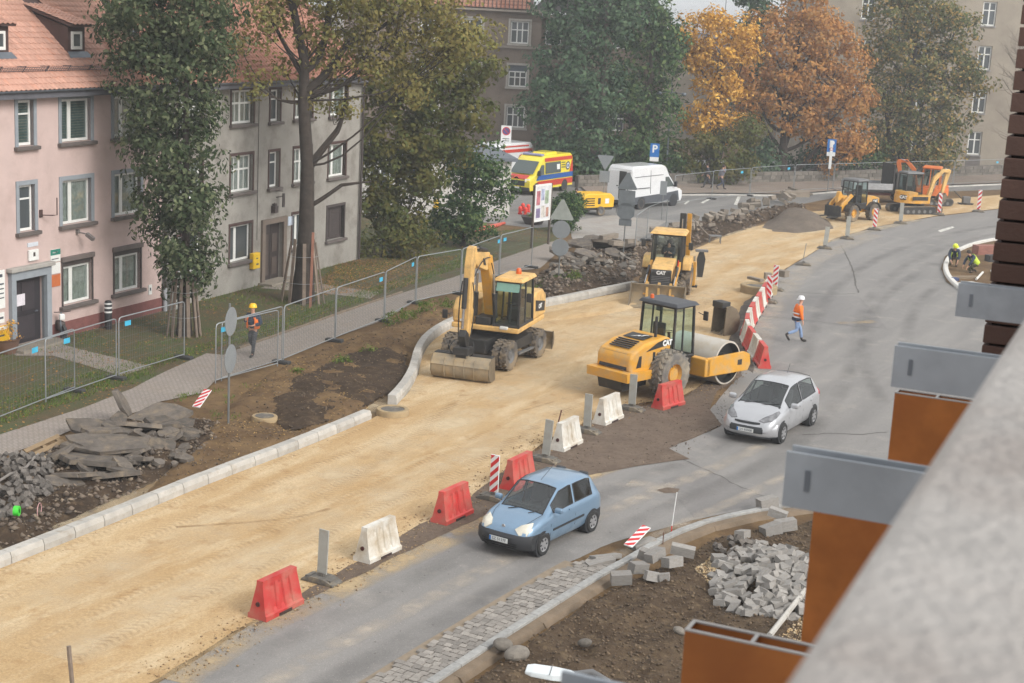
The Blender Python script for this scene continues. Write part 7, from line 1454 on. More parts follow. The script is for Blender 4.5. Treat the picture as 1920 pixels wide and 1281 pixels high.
# ------------------------------------------------------------ cars and vans (x forward, y left)
M_CARG = glassmat('car glass', (.085, .105, .102), .06); M_CARG.node_tree.nodes['Principled BSDF'].inputs['Specular IOR Level'].default_value = .45; M_CSEE = seeglass('clear car glass', (.70, .78, .76), 2.0); M_PLASTIC = mat('black plastic', srgb(44, 45, 48), .6, var=.08); M_HUBC = mat('hub cap', srgb(164, 164, 166), .35, .5); M_CTYRE = mat('car tyre', srgb(40, 40, 40), .85); M_PLATE = mat('plate white', srgb(206, 208, 206), .5); M_HEAD = mat('headlight', srgb(214, 208, 192), .12, .3, var=.15); M_TAIL = mat('tail light', srgb(178, 40, 48), .25)
def paint(name, c, metal=.35): return mat(name, c, .3, metal, var=.03, scale=1.5, coat=.6, dirt=tuple(x * .8 for x in c), dscale=1.2, damt=(.55, .9))
def lerp_tab(tab, x):
    for (a, va), (b, vb) in zip(tab[:-1], tab[1:]):
        if a <= x <= b:
            t = (x - a) / (b - a); return [p + (q - p) * t for p, q in zip(va, vb)]
    return list(tab[0][1]) if x < tab[0][0] else list(tab[-1][1])
class Car:
    """tab: x -> (half width low, shoulder z, half width roof, top z, bottom z); shoulder==top over bonnet"""
    def __init__(s, name, label, loc, rz, tab, body, xw, R, screens, sides):
        """screens, sides: x ranges left open in the skin and glazed"""
        s.t = thing(name, label, 'car', loc, rz); s.tab = tab; s.R = R
        cut = [v for r in screens + sides for v in r]; xs = sorted({x for x, _ in tab} | set(np.round(np.linspace(tab[0][0], tab[-1][0], 22), 3)) | set(cut)); xs = [x for k, x in enumerate(xs) if x in cut or all(abs(x - c) > .03 for c in cut)]
        rings = [s.ring(x) for x in xs]; n = len(rings[0]); vs = [p for r in rings for p in r]; fb = []; fg = {}
        for q in range(len(xs) - 1):
            mid = (xs[q] + xs[q + 1]) / 2
            for i in range(n):
                f = (q * n + i, q * n + (i + 1) % n, (q + 1) * n + (i + 1) % n, (q + 1) * n + i); key = None
                for r in screens:
                    if r[0] < mid < r[1] and 8 <= i <= 11: key = ('windscreen' if r[1] > 0 else 'rear_window', r, 8, 12)
                for r in sides:
                    if r[0] < mid < r[1] and i in (6, 13): key = ('side_window', r, i, i + 1)
                (fg.setdefault(key, []) if key else fb).append(f)
        fb += [tuple(range(n - 1, -1, -1)), tuple(range((len(xs) - 1) * n, len(xs) * n))]
        s.body = MB().add(vs, fb).build('body', body, s.t, smooth=True); s.body.data.set_sharp_from_angle(angle=rad(50))
        for (nm, r, i0, i1), fs in fg.items():
            us = sorted({v for f in fs for v in f}); mp = {v: k for k, v in enumerate(us)}
            g = MB().add([vs[v] for v in us], [tuple(mp[v] for v in f) for f in fs]).build(nm, M_CSEE, s.t, smooth=True, fix=False)
            ks = [k for k, x in enumerate(xs) if r[0] - 1e-6 <= x <= r[1] + 1e-6]; P = [vs[k * n + i0] for k in ks] + [vs[ks[-1] * n + i] for i in range(i0 + 1, i1 + 1)] + [vs[k * n + i1] for k in ks[-2::-1]] + [vs[ks[0] * n + i] for i in range(i1 - 1, i0 - 1, -1)]
            MB().tube(P, .016, 5).build('seal', M_PLASTIC, g, fix=False)
        zs = s.at(0)[1]; M_IN = mat('car interior', srgb(62, 62, 64), .9, var=.2); xa, xb = min(r[0] for r in sides) - .1, max(r[1] for r in screens)
        MB().b2((xa, -.58, .3), (xb - .25, .58, zs - .28)).build('interior_tub', M_IN, s.t); MB().prism([(xb - .55, zs - .3), (xb - .02, zs - .3), (xb - .05, zs - .02), (xb - .45, zs + .03)], -.58, .58).build('dashboard', M_IN, s.t, bevel=.03)
        for x in (xb - 1.15, xb - 1.95):
            for y in (-.32, .32):
                st_ = MB().prism([(x - .2, zs - .3), (x + .3, zs - .3), (x + .3, zs - .2), (x, zs - .16), (x - .16, zs + .32), (x - .28, zs + .32)], y - .22, y + .22).build('seat', M_IN, s.t, bevel=.04); MB().b2((x - .3, y - .12, zs + .34), (x - .18, y + .12, zs + .5)).build('headrest', M_IN, st_, bevel=.03)
        MB().lathe([(.17, 0), (.185, .012), (.17, .024), (.155, .012), (.17, 0)], (0, 0, 0), 'x', 18).build('steering_wheel', M_PLASTIC, s.t, loc=(xb - .62, .32, zs + .04))
        for x in xw:
            for sd in (-1, 1):
                w = s.at(x)[0]; MB().lathe([(.001, -.24), (R * 1.16, -.24), (R * 1.16, .012), (.001, .012)] if sd > 0 else [(.001, .24), (R * 1.16, .24), (R * 1.16, -.012), (.001, -.012)], (x, sd * w, R * 1.02), 'y', 28).build('wheel_arch', M_PLASTIC, s.t, smooth=True)
                s.wheel((x, sd * (w - .055), R), R, .2, sd)
    def at(s, x): return lerp_tab(s.tab, x)
    def half(s, x):
        w, zs, wr, zt, zb = s.at(x); cab = zt - zs > .1; f = min(1, (zt - zs) / .35)
        h = [(0, zb), (w - .1, zb), (w - .02, zb + .1), (w + .01, (zb + zs) / 2), (w, zs - .12), (w - .03, zs)]
        a = (w - .06, zs + .02) if not cab else (w - .05, zs + .03)
        b = (wr, zt - .07 * f - .0); c = (wr - .07, zt - .015); d = (wr * .5, zt + .012); e = (0, zt + .02); return h + [a, b, c, d, e]
    def ring(s, x):
        h = s.half(x); return [(x, y, z) for y, z in h] + [(x, -y, z) for y, z in h[-2:0:-1]]
    def wheel(s, p, R, w, sd):
        e = bpy.data.objects.new('wheel', None); COL.objects.link(e); e.parent = s.t; e.location = p; h = w / 2
        MB().lathe([(R * .62, -h), (R * .9, -h), (R, -h * .6), (R, h * .6), (R * .9, h), (R * .62, h)], axis='y', n=30).build('tyre', M_CTYRE, e, smooth=True)
        MB().lathe([(.001, sd * h * .95), (R * .2, sd * h * .95), (R * .5, sd * h * .8), (R * .63, sd * h * .98), (R * .63, sd * h * .6)], axis='y', n=30).build('rim', M_HUBC, e, smooth=True)
        for k in range(6): a = k * PI / 3; MB().box((R * .42 * math.cos(a), sd * h * .9, R * .42 * math.sin(a)), (R * .2, .012, R * .11), rot=Matrix.Rotation(-a, 3, 'Y')).build('rim_slot', M_PLASTIC, e)
    def side_y(s, x, z):
        h = s.half(x)
        for (y0, z0), (y1, z1) in zip(h[1:], h[2:]):
            if z0 <= z <= z1 and z1 > z0: return y0 + (y1 - y0) * (z - z0) / (z1 - z0)
        return h[5][0]
    def side(s, name, m_, poly, off=.012, sides=(-1, 1), th=.01):
        for sd in sides:
            n = len(poly); cx = sum(p[0] for p in poly) / n; cz = sum(p[1] for p in poly) / n; P = [(x, sd * (s.side_y(x, z) + off), z) for x, z in poly]; Q = [(x, sd * (s.side_y(x, z) + off - th - .03), z) for x, z in poly]
            MB().add(P + Q + [(cx, sd * (s.side_y(cx, cz) + off), cz)], [(i, (i + 1) % n, 2 * n) for i in range(n)] + [(i, (i + 1) % n, n + (i + 1) % n, n + i) for i in range(n)]).build(name, m_, s.t)
def top_patch(car, name, m_, poly, off=.012, sides=(-1, 1)):
    """lamp lens laid on the upper skin; poly is (x, y)"""
    def tz(x, y):
        h = car.half(x)[::-1]
        for (y0, z0), (y1, z1) in zip(h[:-1], h[1:]):
            if y0 <= y <= y1 and y1 > y0: return z0 + (z1 - z0) * (y - y0) / (y1 - y0)
        return h[4][1]
    for sd in sides:
        n = len(poly); cx = sum(p[0] for p in poly) / n; cy = sum(p[1] for p in poly) / n; R3 = []
        for k in (1, .66, .33): R3 += [(cx + (x - cx) * k, cy + (y - cy) * k) for x, y in poly]
        P = [(x + off * .4, sd * y, tz(x, y) + off * (1 + .8 * (i // n))) for i, (x, y) in enumerate(R3)] + [(cx, sd * cy, tz(cx, cy) + off * 2.6)]
        B_ = [(x - .02, sd * y, tz(x, y) - .05) for x, y in poly]; P += B_; m0 = 3 * n + 1
        F_ = [(r * n + i, r * n + (i + 1) % n, (r + 1) * n + (i + 1) % n, (r + 1) * n + i) for r in (0, 1) for i in range(n)] + [(2 * n + i, 2 * n + (i + 1) % n, 3 * n) for i in range(n)] + [(i, (i + 1) % n, m0 + (i + 1) % n, m0 + i) for i in range(n)]
        MB().add(P, F_).build(name, m_, car.t, smooth=True)
# ---- small blue hatchback
PB = paint('metallic light blue', srgb(118, 144, 168))
p_ = V(.33, 34.22, .02); h_ = rad(math.degrees(-2.14626)); tabS = [(-1.66, (.62, .55, .5, .62, .3)), (-1.62, (.70, .86, .55, .9, .26)), (-1.5, (.73, .92, .56, 1.12, .22)), (-1.3, (.745, .92, .57, 1.37, .2)), (-1.0, (.75, .92, .58, 1.42, .2)), (-.2, (.75, .90, .585, 1.43, .2)), (.18, (.75, .89, .57, 1.38, .2)), (.5, (.75, .88, .60, 1.16, .2)), (.84, (.745, .87, .64, .90, .2)), (1.1, (.735, .82, .62, .85, .2)), (1.42, (.70, .70, .56, .74, .22)), (1.58, (.62, .60, .5, .66, .26)), (1.66, (.5, .48, .42, .52, .3))]
off = Vector((math.cos(h_), math.sin(h_), 0)) * -1.02
C1 = Car('blue_hatchback', 'light blue three-door hatchback driving beside the red barriers', p_ + off, h_, tabS, PB, (1.02, -1.18), .27, [(.18, .82), (-1.58, -1.34)], [(-.30, .56), (-1.18, -.40)])
C1.side('door_line', M_PLASTIC, [(-.36, .4), (-.372, .4), (-.362, .93), (-.35, .93)], .006); C1.side('door_line', M_PLASTIC, [(.72, .4), (.708, .4), (.70, .9), (.712, .9)], .006); C1.side('rubbing_strip', M_PLASTIC, [(.62, .50), (-.75, .52), (-.75, .57), (.62, .55)], .02); C1.side('door_handle', PB, [(-.2, .82), (-.08, .82), (-.08, .86), (-.2, .86)], .022); 
def nose(car, name, m_, pts, w, x0, curve=.18, z0=0, z1=1, n=10, parent=None):
    """wrap-round strip at the nose: bumper, grille, lamps"""
    rings = []
    for i in range(n + 1):
        u = -1 + 2 * i / n; x = x0 - curve * abs(u) ** 4; rings.append([(x + dx, u * w, z) for dx, z in pts])
    return MB().loft(rings).build(name, m_, parent or car.t, smooth=True)
bpS = nose(C1, 'front_bumper', M_PLASTIC, [(-.35, .2), (.0, .22), (.05, .3), (.05, .5), (.0, .56), (-.35, .56)], .74, 1.69, .24)
nose(C1, 'rear_bumper', M_PLASTIC, [(.3, .22), (-.02, .24), (-.06, .35), (-.05, .52), (.3, .54)], .74, -1.64, -.12)
for i in range(3): nose(C1, 'grille_slot', mat('slot black', srgb(22, 22, 24), .7), [(.045, .25 + i * .05), (.062, .255 + i * .05), (.062, .275 + i * .05), (.045, .28 + i * .05)], .48, 1.70, .04)
top_patch(C1, 'headlamp', M_HEAD, [(1.24, .60), (1.42, .665), (1.55, .62), (1.63, .46), (1.58, .32), (1.42, .40)], .02)
pt_ = MB().box((1.765, 0, .42), (.012, .5, .11)).build('number_plate', M_PLATE, C1.t); text_part(pt_, 'SZ 5137F', (1.773, 0.02, .42), .1, M_INK, (rad(90), 0, rad(90)), .001); MB().box((1.7665, -.225, .42), (.014, .045, .108)).build('plate_band', M_BLUE, pt_)
MB().lathe([(.001, .012), (.045, .01), (.05, 0)], (1.575, 0, .685), 'x', 14).build('badge', M_HUBC, C1.t)
for sd in (-1, 1): o = MB().box((0, 0, 0), (.12, .19, .13)).build('mirror', PB, C1.t, bevel=.04); o.location = (.55, sd * .84, .98)
MB().tube([(.95, -.3, .90), (.62, .25, 1.0)], .012, 5).build('wiper', M_PLASTIC, C1.t); MB().tube([(.95, .25, .90), (.66, .52, .98)], .012, 5).build('wiper', M_PLASTIC, C1.t); MB().tube([(.05, 0, 1.44), (-.55, 0, 1.72)], .006, 5).build('aerial', M_PLASTIC, C1.t); MB().box((.55, 0, .93), (.1, 1.1, .01)).build('cowl', M_PLASTIC, C1.t)
C1.side('mud_flap', M_PLASTIC, [(-1.5, .12), (-1.44, .12), (-1.42, .35), (-1.5, .35)], .0)
for sd in (-1, 1): MB().tube([(x, sd * y, lerp_tab(tabS, x)[3] + .012) for x, y in ((.86, .6), (1.1, .56), (1.3, .50), (1.46, .42))], .005, 4).build('bonnet_line', MATS['door gap'] if 'door gap' in MATS else M_PLASTIC, C1.t)
# ---- silver five-door hatchback
PS = paint('metallic silver', srgb(178, 179, 182), .4); p_ = V(7.459, 45.04, .02); h_ = -2.0914
tabH = [(-2.04, (.72, .6, .6, .7, .34)), (-2.0, (.80, .95, .62, 1.0, .3)), (-1.9, (.84, 1.02, .62, 1.22, .26)), (-1.65, (.865, 1.02, .61, 1.50, .24)), (-1.2, (.875, 1.0, .62, 1.57, .22)), (-.3, (.88, .97, .63, 1.60, .22)), (.2, (.88, .95, .62, 1.53, .22)), (.7, (.88, .94, .66, 1.27, .22)), (1.12, (.87, .93, .72, 1.02, .22)), (1.4, (.85, .88, .68, .96, .22)), (1.75, (.80, .76, .6, .84, .24)), (1.95, (.70, .64, .52, .72, .28)), (2.04, (.55, .52, .45, .58, .32))]
C2 = Car('silver_hatchback', 'silver five-door hatchback on the road right of the roller', p_ + Vector((math.cos(h_), math.sin(h_), 0)) * -1.26, h_, tabH, PS, (1.26, -1.355), .315, [(.22, 1.10), (-1.93, -1.66)], [(-.28, .78), (-1.52, -.36)])
for x in (.86, -.34, -1.2): C2.side('door_line', mat('door gap', srgb(88, 90, 94), .6), [(x, .42), (x - .012, .42), (x - .012, .97), (x, .97)], .006)
for x in (-.18, -1.15): C2.side('door_handle', PS, [(x, .86), (x + .16, .86), (x + .16, .9), (x, .9)], .03)
C2.side('tail_light', M_TAIL, [(-1.80, .92), (-1.93, .94), (-1.92, 1.16), (-1.83, 1.14)], .02)
top_patch(C2, 'headlamp', mat('headlamp inner', srgb(128, 128, 130), .12, .4, var=.35, scale=9), [(1.95, .34), (1.96, .52), (1.82, .70), (1.62, .77), (1.36, .78), (1.32, .72), (1.58, .62), (1.80, .44)], .018)
nose(C2, 'front_bumper', PS, [(-.4, .24), (-.02, .26), (.04, .34), (.05, .52), (-.02, .62), (-.4, .66)], .85, 2.05, .36)
nose(C2, 'grille', mat('grille black', srgb(40, 43, 46), .5), [(.02, .36), (.066, .37), (.072, .5), (.03, .56)], .52, 2.05, .06); nose(C2, 'upper_grille', MATS['grille black'], [(-.06, .63), (.0, .625), (-.01, .675), (-.06, .68)], .40, 2.06, .06); nose(C2, 'rear_bumper', PS, [(.3, .28), (-.02, .3), (-.06, .4), (-.04, .58), (.3, .62)], .84, -2.02, -.15); nose(C2, 'lower_lip', MATS['grille black'], [(-.3, .2), (.02, .22), (.03, .255), (-.3, .26)], .8, 2.04, .34)
for sd in (-1, 1): o = MB().box((0, 0, 0), (.04, .2, .07)).build('fog_lamp', mat('lit lamp', (1, .86, .6), .2, emit=1.2), C2.t, bevel=.02); o.location = (1.90, sd * .65, .37); o.rotation_euler = (0, 0, rad(sd * 38))
pt_ = MB().box((2.135, 0, .44), (.012, .52, .11)).build('number_plate', M_PLATE, C2.t); text_part(pt_, 'SH 85008', (2.143, .02, .44), .1, M_INK, (rad(90), 0, rad(90)), .001); MB().box((2.1365, -.235, .44), (.014, .045, .108)).build('plate_band', M_BLUE, pt_)
text_part(C2.t, 'H', (2.03, 0, .655), .1, M_HUBC, (rad(90), rad(0), rad(90)), .01, 'badge', bold=.01)
for sd in (-1, 1): o = MB().box((0, 0, 0), (.14, .24, .16)).build('mirror', PS, C2.t, bevel=.05); o.location = (.78, sd * 1.0, 1.06)
MB().box((1.1, 0, 1.015), (.16, 1.35, .012), rot=Matrix.Rotation(.3, 3, 'Y')).build('cowl', M_PLASTIC, C2.t); MB().tube([(1.18, -.45, 1.02), (.98, .2, 1.13)], .012, 5).build('wiper', M_PLASTIC, C2.t); MB().tube([(1.18, .1, 1.02), (1.0, .58, 1.1)], .012, 5).build('wiper', M_PLASTIC, C2.t); MB().tube([(-1.1, 0, 1.59), (-1.3, 0, 1.85)], .007, 5).build('aerial', M_PLASTIC, C2.t)
# ---- vans
def van(name, label, loc, rz, body, L=6., W=2.05, H=2.6, wb=4.0, lower=None, cat='van', fx=None):
    t = thing(name, label, cat, loc, rz); f = L / 2; r = -L / 2; hw = W / 2
    out = [(r, .35), (f - .1, .3), (f, .55), (f - .02, 1.0), (f - .75, 1.32), (f - 1.55, 2.12), (f - 1.9, H - .1), (f - 2.3, H), (r + .15, H), (r, H - .2)]
    mb = MB(); n = len(out); rows = []
    for y, k in ((-hw, .0), (-hw + .02, 0), (-hw + .12, 1), (0, 1), (hw - .12, 1), (hw - .02, 0), (hw, 0)):
        rows.append([(x, (y * (1 - .10 * max(0, (z - 1.2) / (H - 1.2)))), z - (.08 if (not k and z > 1.9) else 0) - (.05 if (not k and x > f - .9 and z > .9) else 0)) for x, z in out])
    mb.loft(rows); b = mb.build('body', body, t, smooth=True, bevel=.03)
    for x in (f - .95, f - .95 - wb):
        for s in (-1, 1):
            MB().lathe([(.001, s * -.2), (.42, s * -.2), (.42, s * .015), (.001, s * .015)], (x, s * hw, .38), 'y', 24).build('wheel_arch', M_PLASTIC, t); wheel(t, (x, s * (hw - .09), .35), .35, .22, .62, M_HUBC, 'slick')
    def sidepoly(nm, m_, poly, s, o_=.012):
        P = [(x, s * (hw * (1 - .10 * max(0, (z - 1.2) / (H - 1.2))) + o_), z) for x, z in poly]; Q = [(x, y - s * .03, z) for x, y, z in P]; n = len(P); return MB().add(P + Q, [tuple(range(n))] + [(i, (i + 1) % n, n + (i + 1) % n, n + i) for i in range(n)]).build(nm, m_, t)
    k = .92
    MB().add([(f - .68, -hw * .86, 1.36), (f - .68, hw * .86, 1.36), (f - 1.52, hw * .82, 2.16), (f - 1.52, -hw * .82, 2.16)], [(0, 1, 2, 3)]).build('windscreen', M_CARG, t, fix=False)
    o = t.children[-1]; o.location = (.035, 0, .03)
    for s in (-1, 1):
        sidepoly('door_window', M_CARG, [(f - .95, 1.3), (f - 1.95, 1.3), (f - 1.95, 1.95), (f - 1.6, 1.95)], s); MB().box((f - 1.0, s * (hw + .14), 1.45), (.12, .2, .36)).build('mirror', M_PLASTIC, t, bevel=.03)
        o = MB().box((0, 0, 0), (.12, .36, .26)).build('headlight', M_HEAD, t, bevel=.04); o.location = (f - .1, s * (hw - .24), .98); o.rotation_euler = (0, rad(-20), rad(s * 16))
    MB().b2((f - .03, -hw * .62, .62), (f + .02, hw * .62, .98)).build('grille', M_PLASTIC, t, bevel=.02); MB().b2((f - .4, -hw + .01, .3), (f + .04, hw - .01, .55)).build('front_bumper', M_PLASTIC, t, bevel=.06); MB().b2((f + .02, -.26, .44), (f + .05, .26, .55)).build('number_plate', M_PLATE, t); MB().b2((r - .05, -hw + .05, .35), (r + .1, hw - .05, .55)).build('rear_bumper', M_PLASTIC, t, bevel=.04)
    return t, sidepoly, f, r, hw
AY = paint('ambulance yellow', srgb(228, 208, 56), 0.); AR = mat('ambulance red', srgb(186, 58, 44), .4); AB = mat('ambulance blue', srgb(36, 84, 150), .4); AW = paint('van white', srgb(214, 215, 216), 0.)
h_ = rad(240); fl = G(1003, 366); fw = V(math.cos(h_), math.sin(h_), 0); lf = V(-math.sin(h_), math.cos(h_), 0)
AM, sp, f, r, hw = van('ambulance', 'yellow ambulance with red and blue bands before the dark trees', fl - fw * 2.05 - lf * .95 + V(0, 0, .02), h_, AY, 6.0, 2.07, 2.55, 3.9, cat='ambulance')
for s in (-1, 1):
    sp('blue_band', AB, [(f - .9, .95), (r + .03, .95), (r + .03, 1.28), (f - 1.2, 1.28)], s); sp('red_band', AR, [(f - .45, .62), (f - 1.2, .88), (r + .03, .88), (r + .03, .5), (f - .9, .5)], s, .010); sp('red_top_band', AR, [(f - 2.1, 2.14), (r + .08, 2.14), (r + .08, 2.38), (f - 2.05, 2.38)], s); sp('rear_window', M_CARG, [(f - 2.15, 1.34), (r + 1.75, 1.34), (r + 1.75, 2.08), (f - 2.15, 2.08)], s, .016); sp('notice', M_WHITE, [(r + 2.3, 1.55), (r + 1.9, 1.55), (r + 1.9, 1.9), (r + 2.3, 1.9)], s, .024); sp('rear_wedge', AR, [(r + .03, 1.3), (r + .45, 1.3), (r + .1, 2.1), (r + .05, 2.1)], s, .014)
    for k in range(3): sp('print_line', M_INK, [(r + 1.6, 1.95 - k * .16), (r + 1.1, 1.95 - k * .16), (r + 1.1, 2.0 - k * .16), (r + 1.6, 2.0 - k * .16)], s, .014)
    MB().lathe([(.2, s * 1.0), (.29, s * 1.0), (.29, s * 1.012), (.2, s * 1.012)], (r + .72, 0, 1.72), 'y', 22).build('emblem_ring', M_INK, AM); MB().lathe([(.001, s * 1.0), (.2, s * 1.0), (.2, s * 1.01), (.001, s * 1.01)], (r + .72, 0, 1.72), 'y', 22).build('emblem_disc', M_WHITE, AM)
    for k in range(3): MB().box((r + .72, s * 1.014, 1.72), (.07, .006, .26), rot=Matrix.Rotation(k * PI / 3, 3, 'Y')).build('emblem_bar', AB, AM)
MB().b2((f - 2.3, -.75, 2.5), (f - 1.95, .75, 2.64)).build('light_bar', mat('light bar', srgb(150, 150, 190), .3), AM, bevel=.04); MB().prism([(r + 1.4, 2.55), (f - 2.9, 2.55), (f - 3.0, 2.68), (r + 1.7, 2.7)], -.5, .5).build('roof_unit', AY, AM); MB().add([(f - .08, -.7, 1.04), (f - .08, .7, 1.04), (f - .6, .7, 1.27), (f - .6, -.7, 1.27)], [(0, 1, 2, 3)]).build('bonnet_letters', AR, AM, fix=False).location = (.03, 0, .04)
fl = G(938, 347); h2_ = rad(236); A2, sp, f, r, hw = van('ambulance', 'white ambulance with red stripe half hidden behind the yellow one', fl + V(-.3, 3.4, .02), h2_, AW, 6.0, 2.05, 2.65, 3.9, cat='ambulance')
for s in (-1, 1): sp('red_band', AR, [(f - 2.0, 2.0), (r + .05, 2.0), (r + .05, 2.22), (f - 1.9, 2.22)], s); sp('red_top_band', AR, [(f - 2.3, 2.38), (r + .5, 2.38), (r + .5, 2.48), (f - 2.3, 2.48)], s, .016); MB().lathe([(.26, s * 1.0), (.33, s * 1.0), (.33, s * 1.015), (.26, s * 1.015)], (r + 1.5, 0, 1.5), 'y', 22).build('emblem_ring', AR, A2); text_part(A2, 'P', (r + 1.5, s * 1.01, 1.5), .4, M_INK, (rad(90), 0, 0 if s < 0 else PI))
h_ = rad(50); rr = G(1198, 393); fw = V(math.cos(h_), math.sin(h_), 0); lf = V(-math.sin(h_), math.cos(h_), 0)
WV, sp, f, r, hw = van('white_van', 'white delivery van with its rear doors ajar and dark lower body', rr + fw * 1.85 + lf * .95 + V(0, 0, .02), h_, AW, 5.6, 2.05, 2.75, 3.6)
M_VGREY = mat('van grey cladding', srgb(74, 78, 84), .6)
for s in (-1, 1):
    sp('lower_cladding', M_VGREY, [(f - .3, .34), (r + .05, .36), (r + .05, .78), (f - 2.0, .9), (f - .5, 1.0)], s, .008); sp('slide_rail', M_PLASTIC, [(r + .2, 1.32), (r + 1.9, 1.32), (r + 1.9, 1.36), (r + .2, 1.36)], s, .016); sp('panel_line', MATS['door gap'], [(r + 2.0, .95), (r + 2.015, .95), (r + 2.015, 2.45), (r + 2.0, 2.45)], s); sp('upper_rib', MATS['door gap'], [(r + .3, 2.05), (f - 2.2, 2.1), (f - 2.2, 2.13), (r + .3, 2.08)], s)
    MB().lathe([(.001, s * -.2), (.44, s * -.2), (.44, s * .02), (.001, s * .02)], (f - .95, s * hw, .38), 'y', 24).build('wheel_arch', M_PLASTIC, WV)
for s, a in ((-1, 20), (1, 4)):
    o = MB().b2((-.04, 0, .5), (.02, .9, 2.45)).build('rear_door', AW, WV, bevel=.03); o.location = (r - .05, s * .92, 0); o.scale = (1, -s, 1); o.rotation_euler[2] = rad(-a * s * -1)
    MB().box((-.05, .75, 1.45), (.03, .14, .06)).build('handle', M_PLASTIC, o)
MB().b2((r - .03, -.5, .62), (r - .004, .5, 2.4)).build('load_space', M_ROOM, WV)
# ------------------------------------------------------------ people: one continuous skinned body each, clothes as children (x forward, y left)
M_SKIN = mat('skin', srgb(196, 150, 126), .6, var=.06); M_JEAN = mat('pale jeans', srgb(128, 150, 184), .85, var=.12, scale=8); M_DKTR = mat('dark work trousers', srgb(66, 68, 72), .9, var=.12); M_BOOT = mat('dark boots', srgb(48, 44, 42), .8); M_HIVO = mat('hi-vis orange', srgb(240, 118, 34), .7, var=.06); M_HIVY = mat('hi-vis yellow', srgb(196, 220, 70), .7, var=.06); M_NAVY = mat('navy jacket', srgb(46, 56, 74), .85, var=.1); M_REFL = mat('reflective band', srgb(206, 208, 210), .4); M_HELY = mat('yellow helmet', srgb(240, 186, 26), .35); M_HELW = mat('white helmet', srgb(226, 226, 228), .35); M_HELG = mat('lime helmet', srgb(222, 232, 60), .35); M_HAIR = mat('dark hair', srgb(58, 46, 38), .8); M_GJKT = mat('grey jacket', srgb(128, 128, 138), .85)
def skin(name, P, E, Rr, m_, parent, root=0, sub=1):
    me = bpy.data.meshes.new(name); me.from_pydata([tuple(p) for p in P], E, []); o = bpy.data.objects.new(name, me); COL.objects.link(o); o.parent = parent; me.materials.append(m_)
    o.modifiers.new('skin', 'SKIN').use_smooth_shade = True; sv = me.skin_vertices[0].data
    for i, r in enumerate(Rr): sv[i].radius = r if isinstance(r, tuple) else (r, r); sv[i].use_root = (i == root)
    if sub: s = o.modifiers.new('round', 'SUBSURF'); s.levels = sub; s.render_levels = sub
    return o
